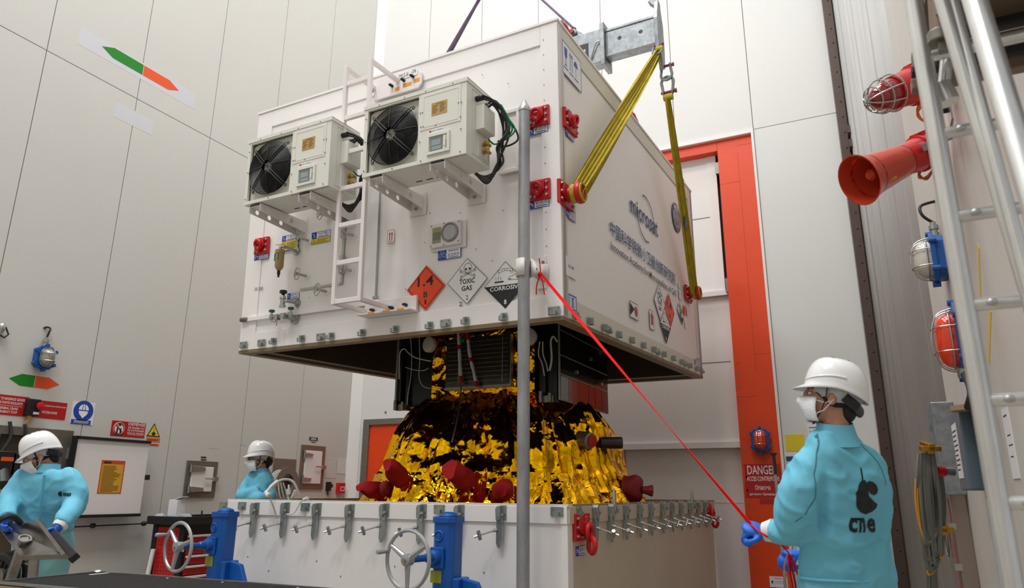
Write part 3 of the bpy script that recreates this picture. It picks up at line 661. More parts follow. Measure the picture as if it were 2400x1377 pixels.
    hb=obj('hub_plate',MB().disc(F,cx,cy,.048,.012,.018,24).disc(F,cx,cy,.02,.018,.024,16),'grey_steel',t)
    for k in range(4):
        a=PI/4+k*PI/2; obj('bolt',MB().ell(F.P(cx+.036*math.cos(a),cy+.036*math.sin(a),.022),.009,.009,.007,8,6),'steel',hb)
    obj('hub_cap',MB().disc(F,cx,cy,.012,.024,.026,12),'black',hb)
    # service side
    sp=obj('service_panel',MB().pbox(F,fx+.02,.27,w-.05,h-.035,0,.004).frame(F,fx+.05,.29,w-.07,h-.06,.003,.004,.006),'ac_white',t,smooth=False)
    npl=obj('nameplate',MB().pbox(F,.66,.37,.80,.475,.004,.007),'brass_plate',t,smooth=False)
    mb=MB().pbox(F,.70,.46,.775,.464,.007,.0075)
    for i in range(6):
        for x in (.668,.735): mb.pbox(F,x,.447-.012*i,x+.055-.01*(i%3),.451-.012*i,.007,.0075)
    obj('print',mb,'ink',npl,smooth=False)
    wd=obj('control_window',MB().frame(F,.625,.05,.83,.215,.022,0,.014).pbox(F,.647,.072,.808,.193,0,.003),'ac_white',t,smooth=False,bev=.002)
    obj('window_pane',MB().pbox(F,.655,.078,.765,.187,.003,.008),mat('win_grey',(120,128,126),.12),wd,smooth=False)
    obj('display',MB().pbox(F,.668,.12,.75,.165,.008,.009).pbox(F,.672,.085,.755,.11,.008,.009),mat('win_light',(150,160,160),.3),wd,smooth=False)
    obj('window_latch',MB().pbox(F,.783,.09,.802,.175,.014,.024),'ac_white',wd,smooth=False,bev=.003)
    st=obj('label',MB().pbox(F,.64,.225,.775,.26,.0,.002),'white_print',t,smooth=False)
    mb=MB(); text(mb,F,'危险 注意高压',.665,.238,.77,.25,.0025); obj('lettering',mb,'ink',st,smooth=False); obj('red_mark',MB().pbox(F,.642,.236,.66,.252,.002,.003),'redsign',st,smooth=False)
    sc_=[(fx+.03,.3),(fx+.05,.3),(fx+.04,.42),(fx+.02,.42),(w-.045,.42),(w-.07,.42),(w-.05,.3),(.7,.285),(fx+.02,.18),(w-.045,.2),(.57,.02),(w-.05,.02),(.3,.015),(.02,.05),(.02,.3),(.02,.5),(.15,h-.015),(.4,h-.015),(.6,h-.015),(.85,h-.015)]
    STUFF(obj('screw',bolts(MB(),F,sc_,.004,.005,.003),'grey_steel',t))
    S=Plane((x1,-yf,z0),(0,1,0),(0,0,1),BT)
    top=MB().pbox(F,-.008,h-.025,w+.008,h+.006,.0,.006).pbox(F,-.008,h,w+.008,h+.006,-(yf-yb),0).pbox(S,0,h-.025,yf-yb,h+.006,0,.008)
    obj('top_lid',top,'ac_white',t,smooth=False)
    sl=MB()
    for i in range(4): sl.box(x0+.33+.1*i,-yf+.27,z0-.002,x0+.39+.1*i,-yf+.285,z0)
    obj('drain_slot',sl,'black',t,smooth=False)
    # right side: junction cover, glands, valves, cables
    obj('side_cover',MB().pbox(S,.13,.24,.30,.44,0,.075),'ac_white',t,smooth=False,bev=.004)
    obj('side_panel_line',MB().frame(S,.08,.03,.33,.56,.003,0,.003),'ac_inner',t,smooth=False)
    gl=obj('cable_gland',MB().cyl(S.P(.14,.5,0),S.P(.14,.5,.06),.022).cyl(S.P(.22,.47,0),S.P(.22,.47,.05),.022),'black',t)
    bv=MB(); 
    for z in (.10,.16): bv.cyl(S.P(.24,z,0),S.P(.24,z,.05),.016).cyl(S.P(.24,z,.03),S.P(.2,z-.01,.07),.014).cyl(S.P(.2,z,.045),S.P(.28,z,.045),.012)
    obj('valve_plate',MB().pbox(S,.17,.05,.31,.22,0,.006),'ac_white',t,smooth=False); obj('brass_valve',bv,'brass',t)
    rnd=random.Random(3)
    J=BF
    def cable(pts,r,m,name='cable'):
        P=[V(p) for p in pts]; out=[]
        for i in range(len(P)-1):
            p0,p1,p2,p3=P[max(i-1,0)],P[i],P[i+1],P[min(i+2,len(P)-1)]
            for k in range(6):
                s=k/6; out.append(.5*((2*p1)+(p2-p0)*s+(2*p0-5*p1+4*p2-p3)*s*s+(3*p1-p0-3*p2+p3)*s**3))
        out.append(P[-1]); obj(name,MB().tube(out,r,8),m,t)
    for k in range(6):
        j=lambda a=.02:rnd.uniform(-a,a)
        g0=S.P(.14 if k<3 else .22,.5 if k<3 else .47,.06)
        cable([g0+V((0,0,j())),S.P(.2+j(),.47+j(),.12+j(.01)),S.P(.27+j(),.38+j(),.16+j()),S.P(.3+j(.03),.25+j(),.14+.03*k*.5),S.P(.27+j(.03),.1+j(.04),.13+j()),S.P(.26+j(.04),-.02+j(.04),.12+j(.03)),S.P(.24,-.1-.012*k,.04+j(.01)),S.P(.22,-.07,-.05+j(.01))],.0085,'rubber','power_cable')
    for k in range(3):
        cable([S.P(.25+.01*k,.47,.15),S.P(.28,.36,.2),S.P(.31+.01*k,.26,.19+.02*k),S.P(.29,.17,.09),S.P(.25,.21,.04)],.0065,mat('cable_green',(0,130,84),.4) if 'cable_green' not in MATS else 'cable_green','earth_cable')
    cable([S.P(.25,.36,.16),S.P(.34,.30,.22),S.P(.36,.2,.24),S.P(.32,.15,.15),S.P(.3,.2,.1)],.0075,'rubber','power_cable')
    return t
ac1=cooling_unit(); ac2=copy_tree(ac1)
ac2.matrix_world=BT@Matrix.Translation(BASE[ac1.name]+V((-1.325,-.0,.006)))
ac2['label']='white cooling unit with a black fan guard, farther one on the left of the ladder'
def ac_bracket(xa,k,lab):
    sx=[xa,xa+.13]; yf,zt=.55,1.16
    t=thing('wall_bracket',lab,'bracket',(xa+.065,-.3,1.06),BT,'brackets under the cooling units')
    lo=lambda a:1.05+(1.092-1.05)*(-a/.56) ; hi=lambda a:zt
    for i,x in enumerate(sx):
        PL=Plane((x,0,0),(0,1,0),(0,0,1),BT)
        o=obj('flange',holed(PL,-.56,lo,0,hi,0,[-.47,-.33,-.19],.022),'white_paint',t,smooth=False); so=o.modifiers.new('s','SOLIDIFY'); so.thickness=.005; so.offset=0
    o=obj('web',MB().pbox(BF,sx[0],zt-.02,sx[1],zt-.016,.0,.56).pbox(BF,sx[0]-.015,1.0,sx[1]+.03,1.19,0,.006),'white_paint',t,smooth=False)
    obj('bolt',bolts(MB(),BF,[(sx[0]+.06,1.06),(sx[0]+.1,1.14)],.006,.014,.012),'steel',t)
    obj('slot',MB().pbox(Plane((0,-.56,0),(1,0,0),(0,0,1),BT),sx[0]+.01,zt-.014,sx[1]-.02,zt-.004,-.01,.003),'black',t)
for xa,l in ((-1.40,'white angled bracket under the left end of the nearer cooling unit'),(-.82,'white angled bracket under the right end of the nearer cooling unit'),(-2.73,'white angled bracket under the left end of the farther cooling unit'),(-2.15,'white angled bracket under the right end of the farther cooling unit')): ac_bracket(xa,0,l)
# ------------------------------------------------------------------ ladder
mat('ladder_white',(232,224,222),.42)
ld=thing('access_ladder','white welded ladder standing off the cover between the two cooling units','ladder',(-1.70,-.3,.2),BT)
LO=.41; xl,xr=-1.835,-1.565
for x in (xl,xr): obj('stile',MB().box(x-.018,-LO-.018,.20,x+.018,-LO+.018,2.335),'ladder_white',ld,smooth=False,bev=.004)
for k in range(7):
    z=.222+.3225*k; obj('rung',MB().box(xl+.018,-LO-.015,z-.02,xr-.018,-LO+.015,z+.02),'ladder_white',ld,smooth=False,bev=.004)
for x in (xl,xr):
    obj('arm',MB().box(x-.018,-LO+.018,.20,x+.018,-.03,.236),'ladder_white',ld,smooth=False,bev=.004)
    obj('arm',MB().box(x-.018,-LO+.018,2.30,x+.018,-.03,2.335),'ladder_white',ld,smooth=False,bev=.004)
r=rect(BF,(875,205),(957,228)); 
pl_=MB()
x0,x1,z0,z1=xl-.0,xr+.26,2.19,2.40
pts=[(x0,z0),(x1-.04,z0),(x1,z0+.04),(x1,z1-.07),(x1-.07,z1),(x0,z1)]
up=obj('mount_plate',MB().poly(BF,pts,.012,.032),'ladder_white',ld,smooth=False,bev=.003)
obj('mount_plate',MB().pbox(BF,xl-.0,.17,xr+.27,.30,0,.03).pbox(BF,xl,.16,xr+.27,.175,0,.13),'ladder_white',ld,smooth=False,bev=.005)
kb=lambda a,b,n:MB().cyl(BF.P(a,b,n),BF.P(a,b,n+.03),.014,n=8).ell(BF.P(a,b,n+.035),.017,.017,.012,10,6)
for a,b,n in ((xr+.07,2.3,.03),(xr+.17,2.31,.03),(xr-.06,2.28,.03),(xl-.02,2.29,.03),(xl+.1,.215,.03),(xl+.3,.215,.03),(xr+.17,.225,.03)): obj('clamp_knob',kb(a,b,n),'black',ld)
for a,b,w_,pl0,n in ((xr-.03,2.22,.05,0,.032),(xr+.06,2.235,.09,0,.032),(xr+.18,2.25,.06,0,.032)): obj('orange_mark',MB().pbox(BF,a,b,a+w_,b+.035,n,n+.002),mat('amber_mark',(236,150,30),.5) if 'amber_mark' not in MATS else 'amber_mark',ld,smooth=False)
for a in (xl+.12,xl+.28,xl+.42): obj('orange_mark',MB().box(a,-.131,.165,a+.07,-.133,.178),'amber_mark',ld,smooth=False)
nt=obj('name_tag',MB().pbox(BF,xr+.0,2.32,xr+.215,2.395,.034,.036),'white_print',ld,smooth=False)
letters(nt,BF,[('SMILE-IA',(xr+.005,2.33,xr+.12,2.375)),('-06',(xr+.15,2.345,xr+.2,2.385))],'ink',.0365)
# ------------------------------------------------------------------ spreader beam, shackles, slings
BY=2.1
BB=Plane((0,BY,0),(1,0,0),(0,0,1),BT)
# left end mirrored about the box centre
z0,z1=3.30,3.66
sb=thing('spreader_beam','grey galvanised steel spreader beam above the cover, cross plate at its end','lifting beam',(-1.68,BY,z0),BT)
e0,e1=-1.68-1.93,-1.68+1.93
m=MB().pbox(BB,e0,z1-.03,e1,z1,-.07,.07).pbox(BB,e0,z0+.02,e1,z0+.05,-.07,.07).pbox(BB,e0,z0+.05,e1,z1-.03,.045,.06).pbox(BB,e0,z0+.05,e1,z1-.03,-.06,-.045)
obj('inner_beam',m,'galv',sb,smooth=False,bev=.004)
s0,s1=-1.68-1.35,-1.68+1.37
obj('outer_sleeve',MB().pbox(BB,s0,z0-.03,s1,z1+.02,-.085,.085),'galv',sb,smooth=False,bev=.006)
obj('sleeve_collar',MB().pbox(BB,s1-.05,z0-.09,s1,z1+.07,-.12,.12),'galv',sb,smooth=False,bev=.005)
obj('sleeve_collar',MB().pbox(BB,s0,z0-.09,s0+.05,z1+.07,-.12,.12),'galv',sb,smooth=False,bev=.005)
for s_,q in ((1,s1-.42),(-1,s0+.42)):
    obj('lug_plate',MB().poly(BB,[(q-.28,z1+.02),(q-.12,z1+.05),(q-.04,z1+.14),(q+.04,z1+.15),(q+.12,z1+.08),(q+.2,z1+.02)],-.02,.02).cyl(BB.P(q+.02,z1+.1,-.05),BB.P(q+.02,z1+.1,.06),.045),'galv',sb,smooth=True)
    obj('foot_plate',MB().poly(BB,[(q-.2,z0-.03),(q-.14,z0-.13),(q+.08,z0-.15),(q+.2,z0-.09),(q+.24,z0-.03)],-.04,.04),'galv',sb,smooth=False)
tg=obj('data_plate',MB().pbox(BB,s1-.44,z0+.05,s1-.2,z0+.24,.086,.09),'black',sb,smooth=False)
mb=MB(); text(mb,BB,'HTZ',s1-.32,z0+.14,s1-.23,z0+.17,.0905,.02); obj('lettering',mb,'white_print',tg,smooth=False)
obj('emblem',MB().disc(BB,s1-.36,z0+.155,.022,.09,.0915,14),'amber',tg,smooth=False)
obj('lock_pin',MB().tube([BB.P(s1-.17,z0+.03,.1),BB.P(s1-.1,z0+.2,.11),BB.P(s1-.06,z0+.22,.1)],.008),'steel',sb)
for a in (s1+.16,e1-.16): obj('pin_hole',MB().disc(BB,a,(z0+z1)/2+.03,.024,.06,.0605,16),'black',sb,smooth=False)
# end plate across the beam with turned tip and hook eyes
EP=Plane((e1,BY,0),(0,1,0),(0,0,1),BT)
m=MB().poly(EP,[(-.09,z0-.05),(-.11,z0+.3),(-.06,z1+.1),(-.04,z1+.2),(.04,z1+.18),(.05,z1+.1),(.11,z0+.3),(.12,z0),(.1,z0-.22),(.03,z0-.26),(-.03,z0-.1)],0,.045)
m.poly(BB,[(e1+.045,z1+.13),(e1-.0,z1+.13),(e1-.07,z1+.20),(e1-.03,z1+.23),(e1+.03,z1+.19)],-.045,.045)
obj('end_plate',m,'galv',sb,smooth=False,bev=.005)
m=MB().poly(Plane((e0,BY,0),(0,1,0),(0,0,1),BT),[(-.09,z0-.05),(-.11,z0+.3),(-.06,z1+.1),(-.04,z1+.2),(.04,z1+.18),(.05,z1+.1),(.11,z0+.3),(.12,z0),(.1,z0-.22),(.03,z0-.26)],-.045,0)
obj('end_plate',m,'galv',sb,smooth=False,bev=.005)
mat('rust_pin',(140,60,50),.5,.4)
def shackle(c,d,size,lab,pin):
    c=V(c); d=V(d).normalized(); X,Y=pin,d.cross(pin).normalized(); X=V(X).normalized()
    m=MB(); pts=[c+X*size*.42]
    for i in range(13):
        a=-PI*.12+(PI*1.24)*i/12; pts.append(c+d*(size*.95)+X*(size*.55*math.cos(a))+d*(size*.55*math.sin(a)))
    pts.append(c-X*size*.42)
    t=thing('shackle',lab,'shackle',c,BT,'shackles on the spreader beam')
    obj('bow',MB().tube(pts,size*.14,8).torus(c+X*size*.42,X,size*.17,size*.09,12,6).torus(c-X*size*.42,X,size*.17,size*.09,12,6),'galv',t)
    obj('pin',MB().cyl(c-X*size*.62,c+X*size*.62,size*.13).cyl(c+X*size*.62,c+X*size*.78,size*.2,n=6),'rust_pin',t)
zs=z0-.20
sh1=EP.P(.07,zs,.06)
shackle(sh1,(0,.0,-1),.11,'grey bow shackle hooked to the beam end plate, upper link',V((1,0,0)))
shackle(EP.P(.09,zs-.30,.06),(0,0,1),.12,'grey bow shackle holding the far yellow sling, lower link',V((1,0,0)))
shackle(EP.P(-.08,z0-.02,.02),(0,-.3,-1),.09,'grey shackle at the top of the near yellow sling',V((1,0,0)))
mat('sling_yellow',(196,176,40),.8,var=(9,.8,(150,130,22)),bump=(220,.35),stretch=(1,1,1))
mat('sling_purple',(112,94,116),.8,var=(12,.7,(84,68,90)),bump=(200,.3))
def strap(mb,p,q,w0,w1,wm,side,folds=3,seed=1,amp=.012,n=26,th=.004,tw=0):
    """ribbon with lengthwise folds from p to q"""
    p=V(p);q=V(q);d=(q-p).normalized(); S=(V(side)-d*V(side).dot(d)).normalized(); N=S.cross(d); K=folds*6; base=len(mb.v); rnd=random.Random(seed); ph=rnd.uniform(0,6)
    vs=[];fs=[]
    for i in range(n+1):
        t=i/n; w=w0*(1-t)**2+w1*t*t+wm*2*t*(1-t); c=p.lerp(q,t); an=tw*t
        s2=S*math.cos(an)+N*math.sin(an); n2=-S*math.sin(an)+N*math.cos(an)
        for s_ in (0,1):
            for k in range(K+1):
                x=(k/K-.5); b=amp*math.sin(k/K*2*PI*folds+ph+3*t)*(1-.3*math.sin(t*PI))+amp*1.6*math.cos(x*PI)
                vs.append(c+s2*(x*w)+n2*(b*(1 if s_ else 1)+(th if s_ else -th)))
    R=2*(K+1)
    for i in range(n):
        for k in range(K):
            a=i*R+k; fs.append((a,a+1,a+R+1,a+R)); b=a+K+1; fs.append((b+1,b,b+R,b+R+1))
        fs.append((i*R,i*R+R,i*R+R+K+1,i*R+K+1)); fs.append((i*R+K,i*R+K+K+1,i*R+R+K+K+1,i*R+R+K))
    return mb.add(vs,fs)
trA=BS.P(SB[0][0],SB[0][1],.09); trB=BS.P(SB[1][0],SB[1][1],.09)
def loop(mb,c,ax,R,w):
    mb.lathe(V(c)-V(ax).normalized()*w/2,ax,[(0,R),(0,R+.012),(w,R+.012),(w,R),(0,R)],22,caps=False); return mb
X_=BS.A; up=V((0,0,1))
topA=EP.P(-.09,z0-.10,.03); topB=EP.P(.09,zs-.36,.06)
yl=thing('lifting_sling','yellow webbing sling running down to the nearer red trunnion on the cover side','sling',trA,BT,'yellow lifting slings')
side=V((.35,1,.2))
mb=MB(); strap(mb,topA,trA+V((.0,.06,.0)),.06,.12,.20,side,4,1,.012,tw=.2); obj('front_leg',mb,'sling_yellow',yl)
mb=MB(); strap(mb,topA+V((.0,.03,-.02)),trA+V((.03,-.055,-.01)),.05,.10,.17,side,4,5,.014,tw=-.3); obj('back_leg',mb,'sling_yellow',yl)
obj('eye_wrap',loop(MB(),trA+V((.03,0,0)),BS.N,.062,.09).cyl(topA+V((-.02,0,.02)),topA+V((.05,0,.02)),.03),'sling_yellow',yl)
y2=thing('lifting_sling','yellow webbing sling hanging from the shackles down to the farther red trunnion','sling',trB,BT,'yellow lifting slings')
for k,(dx,sd) in enumerate(((-.05,7),(.05,9))):
    mb=MB(); strap(mb,topB+V((0,dx*.6,-.03)),trB+V((0,dx*1.0,0)),.06,.10,.13,V((.3,1,.1)),3,sd,.012,tw=.1); obj('leg',mb,'sling_yellow',y2)
obj('eye_wrap',loop(MB(),trB+V((.03,0,0)),BS.N,.062,.09).cyl(topB+V((-.05,0,-.0)),topB+V((.05,0,-.0)),.035),'sling_yellow',y2)
obj('tag',MB().obox(topB.lerp(trB,.62)+V((.02,-.07,0)),(1,0,0),(0,1,0),(0,0,1),.01,.04,.14),mat('tag_blue',(30,80,150),.5),y2,smooth=False)
a,b=BB.ab(1172,-89); HK=BB.P(a,b,0)
qR=s1-.42+.02; qL=s0+.42+.02
for q,lab,sd in ((qR,'mauve webbing sling rising from the right lug of the spreader beam',1),(qL,'mauve webbing sling rising behind the cover roof from the left lug',4)):
    pt_=thing('top_sling',lab,'sling',BB.P(q,z1+.1,0),BT,'mauve slings above the beam')
    for k,n_ in enumerate((-.04,.05)):
        mb=MB(); strap(mb,BB.P(q,z1+.16,n_*.7),HK+V((0,n_*.5,0)),.03,.05,.05 if sd>1 else .13,V((.0,1,.3)),2,sd+k,.006,th=.005); obj('leg',mb,'sling_purple',pt_)
    obj('coupling',MB().cyl(BB.P(q,z1+.1,-.0),BB.P(q,z1+.18,0),.025).cyl(BB.P(q,z1+.1,-.08),BB.P(q,z1+.1,.09),.026),'rust_pin',pt_)
# ------------------------------------------------------------------ guide pole in its ring, red tag line
PO=BF.px(1228,600,.2); PW=BT@PO; px,py=PW.x,PW.y
tt=None
d=ray(1228,262); k=((px-CAMP.x)**2+(py-CAMP.y)**2)**.5/(d.x**2+d.y**2)**.5; ztop=CAMP.z+d.z*k
gp=thing('guide_pole','tall grey aluminium guide pole with a pointed tip standing before the container','pole',(px,py,0))
mat('pole_alu',(170,170,173),.42,.4,var=(9,.9,(118,118,120)),bump=(90,.25),stretch=(1,1,.25))
obj('shaft',MB().cyl((px,py,.02),(px,py,ztop),.044,n=28),'pole_alu',gp)
obj('tip',MB().lathe((px,py,ztop),(0,0,1),[(0,.047),(.03,.047),(.035,.044),(.1,.012),(.106,.003)],24),'alu',gp)
obj('foot',MB().cyl((px,py,0),(px,py,.02),.13,n=28),'alu',gp)
rc=BF.px(1229,628,.2); cw=BT@rc
a,b=BF.ab(1268,640,.02)
m=MB(); R_=.058
gr=thing('guide_ring','white sheet ring holding the guide pole against the cover','clamp ring',rc,BT)
pts=[rc+V((R_*math.cos(t),R_*math.sin(t),0)) for t in [(-60-300*i/24)*PI/180 for i in range(25)]]+[V((a,-.03,rc.z)),V((a+.06,-.018,rc.z))]
vs=[];fs=[]
for p in pts: vs+=[p+V((0,0,-.065)),p+V((0,0,.065))]
for i in range(len(pts)-1): fs.append((2*i,2*i+2,2*i+3,2*i+1))
o=obj('band',MB().add(vs,fs),'white_paint',gr,ang=60); so=o.modifiers.new('s','SOLIDIFY'); so.thickness=.008; so.offset=0
obj('clamp_bolt',MB().cyl(V((a-.01,-.11,rc.z+.01)),V((a-.01,-.02,rc.z+.01)),.011).cyl(V((a-.01,-.12,rc.z+.01)),V((a-.01,-.10,rc.z+.01)),.022,n=6),'steel',gr)
# ------------------------------------------------------------------ satellite under gold foil
def gold(name,col,rough,sc1,str1,dark=None):
    m=mat(name,col,rough,1.0); n=m.node_tree.nodes; L=m.node_tree.links; b=n['Principled BSDF']
    tc=n.new('ShaderNodeTexCoord'); v=n.new('ShaderNodeTexVoronoi'); v.inputs['Scale'].default_value=sc1; v.feature='F1'
    wv=n.new('ShaderNodeTexNoise'); wv.inputs['Scale'].default_value=3.5; wv.inputs['Detail'].default_value=3
    mx=n.new('ShaderNodeVectorMath'); mx.operation='MULTIPLY_ADD'; mx.inputs[1].default_value=(.25,.25,.25)
    L.new(tc.outputs['Object'],wv.inputs['Vector']); L.new(wv.outputs['Color'],mx.inputs[0]); L.new(tc.outputs['Object'],mx.inputs[2]); L.new(mx.outputs[0],v.inputs['Vector'])
    v2=n.new('ShaderNodeTexVoronoi'); v2.inputs['Scale'].default_value=sc1*2.7; v2.feature='F1'; L.new(mx.outputs[0],v2.inputs['Vector'])
    ad=n.new('ShaderNodeMath'); ad.operation='MULTIPLY_ADD'; ad.inputs[1].default_value=.4; L.new(v2.outputs['Distance'],ad.inputs[0]); L.new(v.outputs['Distance'],ad.inputs[2])
    bp=n.new('ShaderNodeBump'); bp.inputs['Strength'].default_value=str1; bp.inputs['Distance'].default_value=.03
    L.new(ad.outputs[0],bp.inputs['Height']); L.new(bp.outputs[0],b.inputs['Normal']); return m
gold('gold_foil',(246,182,14),.10,5,.32)
gold('gold_crumple',(246,182,20),.12,8,.42)
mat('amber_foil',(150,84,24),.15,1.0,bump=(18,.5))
mat('solar_cell',(8,9,14),.12,coat=.6)
mat('panel_line',(150,150,140),.4,.5)
mat('ccd_black',(10,10,11),.35)
mat('fabric_red',(176,6,12),.75,bump=(160,.3))
mat('harness',(200,192,178),.5)
ST=Matrix.Translation((-3.43,6.78,0))
sat=thing('satellite','satellite wrapped in crumpled gold foil, black solar panels, standing in the container base','satellite',(0,0,.16),ST)
def prof(z):
    pts=[(1.12,1.42),(1.22,1.36),(1.40,1.27),(1.56,1.215),(1.75,1.17),(1.92,1.10),(2.05,1.02),(2.15,.93),(2.25,.80),(2.3,.62)]
    for (z0,r0),(z1,r1) in zip(pts,pts[1:]):
        if z<=z1: return r0+(r1-r0)*(z-z0)/(z1-z0)
    return pts[-1][1]
def vor(p): 
    d,_=noise.voronoi(p); return d
def skin(z0,z1,nz,na,amp,fold,rf,th0=0,th1=2*PI,seed=0):
    vs=[];fs=[]
    for j in range(nz+1):
        z=z0+(z1-z0)*j/nz
        for i in range(na):
            a=th0+(th1-th0)*i/na; r=rf(z,a)
            p=V((math.cos(a)*2.2,math.sin(a)*2.2,z*1.3+seed)); wp=p+noise.noise_vector(p*1.7)*.35
            d=vor(wp*1.6); e=vor(wp*4.1)
            r+=fold*noise.noise(V((math.cos(a)*4.2,math.sin(a)*4.2,z*.35+seed)))+amp*((d[1]-d[0])*.9-(e[0])*.45)
            g=math.exp(-(((a-4.72+PI)%(2*PI)-PI)/.75)**2); r*=1-.13*g*max(0,min(1,(z-1.45)/.75))
            n2=noise.noise(V((math.cos(a)*7,math.sin(a)*7,z*.9+seed+5))); n3=noise.noise(V((math.cos(a)*16+z,math.sin(a)*16,z*1.6+seed)))
            r+=fold*(.75*(.5-abs(n2)*1.6)+.3*(.5-abs(n3)*1.6))
            vs.append((r*math.cos(a),r*math.sin(a),z+.01*noise.noise(wp*3)))
    for j in range(nz):
        for i in range(na):
            k=(i+1)%na; fs.append((j*na+i,j*na+k,(j+1)*na+k,(j+1)*na+i))
    return MB().add(vs,fs)
obj('foil_dome',skin(1.3,2.3,84,420,.06,.09,lambda z,a:prof(z)),'gold_foil',sat,ang=28)
obj('foil_skirt',skin(1.12,1.46,30,380,.085,.09,lambda z,a:prof(z)+.03+.12*max(0,(1.36-z)),seed=7),'gold_crumple',sat,ang=22)
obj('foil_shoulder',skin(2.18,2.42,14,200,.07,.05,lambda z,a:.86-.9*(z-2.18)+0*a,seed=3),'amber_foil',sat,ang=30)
obj('support_ring',MB().lathe((0,0,.16),(0,0,1),[(0,1.3),(1.0,1.3),(1.0,1.2)],40),'dark',sat)
# upper module
def wrap_box(x0,y0,z0,x1,y1,z1,nx,nz,amp,seed):
    # crumpled front and sides
    m=MB()
    def sheet(O,A,B,w,h,n1,n2):
        O=V(O);A=V(A);B=V(B);N=A.cross(B); vs=[]
        for j in range(n2+1):
            for i in range(n1+1):
                p=O+A*(w*i/n1)+B*(h*j/n2); q=p*3+V((seed,0,0)); q=q+noise.noise_vector(q)*.4; d=vor(q*1.4); e=vor(q*3.5)
                ed=1 if 0<i<n1 else 0
                vs.append(p+N*(amp*((d[1]-d[0])-.5*e[0])*ed))
        m.add(vs,[(j*(n1+1)+i,j*(n1+1)+i+1,(j+1)*(n1+1)+i+1,(j+1)*(n1+1)+i) for j in range(n2) for i in range(n1)])
    sheet((x0,y0,z0),(1,0,0),(0,0,1),x1-x0,z1-z0,nx,nz); sheet((x1,y0,z0),(0,1,0),(0,0,1),y1-y0,z1-z0,nx,nz)
    sheet((x1,y1,z0),(-1,0,0),(0,0,1),x1-x0,z1-z0,nx,nz); sheet((x0,y1,z0),(0,-1,0),(0,0,1),y1-y0,z1-z0,nx,nz)
    m.add([(x0,y0,z0),(x1,y0,z0),(x1,y1,z0),(x0,y1,z0)],[(0,3,2,1)]); m.add([(x0,y0,z1),(x1,y0,z1),(x1,y1,z1),(x0,y1,z1)],[(0,1,2,3)]); return m
yf=-.73
obj('foil_body',wrap_box(-.46,yf,2.20,.68,.70,3.25,46,46,.05,2),'gold_crumple',sat,ang=25)
SF=Plane((0,yf-.06,0),(1,0,0),(0,0,1),ST)
r=(SF.ab(1047,795)[0],SF.ab(1047,908)[1],SF.ab(1195,908)[0],SF.ab(1060,795)[1]); 
rp=obj('radiator_plate',MB().pbox(SF,*r,-.06,.0),mat('radiator',(58,50,40),.18,.3),sat,smooth=False)
mb=MB()
for i in range(1,11): z=r[1]+(r[3]-r[1])*i/11; mb.pbox(SF,r[0]+.02,z,r[2]-.02,z+.003,0,.001)
for x in (.2,.88): mb.pbox(SF,r[0]+(r[2]-r[0])*x,r[1]+.02,r[0]+(r[2]-r[0])*x+.006,r[3]-.02,0,.001)
obj('tile_lines',mb,'panel_line',rp,smooth=False)['kind']='stuff'
obj('edge_strip',MB().pbox(SF,r[0]-.01,r[1]-.025,r[2]+.01,r[1],-.05,.004).pbox(SF,r[2],r[1],r[2]+.01,r[3],-.05,.003),'grey_steel',rp,smooth=False)
# solar panels
def solar(xo,name_x,sgn):
    Q=Plane((xo,-.70,2.12),(0,1,0) if sgn>0 else (0,-1,0),(0,0,1),ST)
    o=obj('solar_panel',MB().box(xo-.02*sgn if sgn>0 else xo,-.70,2.12,xo if sgn>0 else xo+.02,.66,3.2),'panel_line',sat,smooth=False,label='flat black solar panel standing on one side of the module')
    if sgn>0:
        W=1.36; H=1.08
        cols=[0,.2,.47,.74,.93,1.14,1.36]; rows=[0,.24,.42,.66,.9,1.08]
        for c0,c1 in zip(cols,cols[1:]):
            for r0,r1 in zip(rows,rows[1:]): obj('solar_cell',MB().pbox(Q,c0+.006,r0+.006,c1-.006,r1-.006,0,.004),'solar_cell',o,smooth=False)
        for a,b in ((.38,.3),(.8,.5),(1.1,.28),(1.1,.62),(.6,.8)): obj('hinge',MB().pbox(Q,a,b,a+.05,b+.03,0,.02),'steel',o,smooth=False)
    return o
solar(.93,0,1); solar(-.93,0,-1)
bk=MB().box(.69,-.66,2.14,.90,.62,3.2).box(-.90,-.60,2.14,-.47,.62,3.2)
obj('panel_frame',MB().box(.70,-.66,2.14,.90,.62,3.2),'ccd_black',sat,smooth=False)
obj('panel_frame',MB().box(-.90,-.60,2.14,-.47,.62,3.2),'ccd_black',sat,smooth=False)
for x,y in ((.76,-.68),(.88,-.69),(-.89,-.66),(-.82,-.62)): obj('frame_rail',MB().box(x-.02,y-.02,2.10,x+.02,y+.02,3.2),'ccd_black',sat,smooth=False,bev=.004)
for x,y in ((.80,-.7),(-.86,-.66)):
    obj('hold_down',MB().box(x-.07,y-.03,2.10,x+.07,y+.03,2.16).cyl((x-.05,y-.05,2.10),(x-.05,y-.05,2.2),.018).cyl((x+.04,y-.05,2.10),(x+.04,y-.05,2.18),.015),'grey_steel',sat,smooth=False)
SG=lambda u,v,off=.0:SF.px(u,v,off)
def cat_(pts,k=6):
    P=[V(p) for p in pts]; out=[]
    for i in range(len(P)-1):
        p0,p1,p2,p3=P[max(i-1,0)],P[i],P[i+1],P[min(i+2,len(P)-1)]
        for q in range(k):
            s=q/k; out.append(.5*((2*p1)+(p2-p0)*s+(2*p0-5*p1+4*p2-p3)*s*s+(3*p1-p0-3*p2+p3)*s**3))
    return out+[P[-1]]
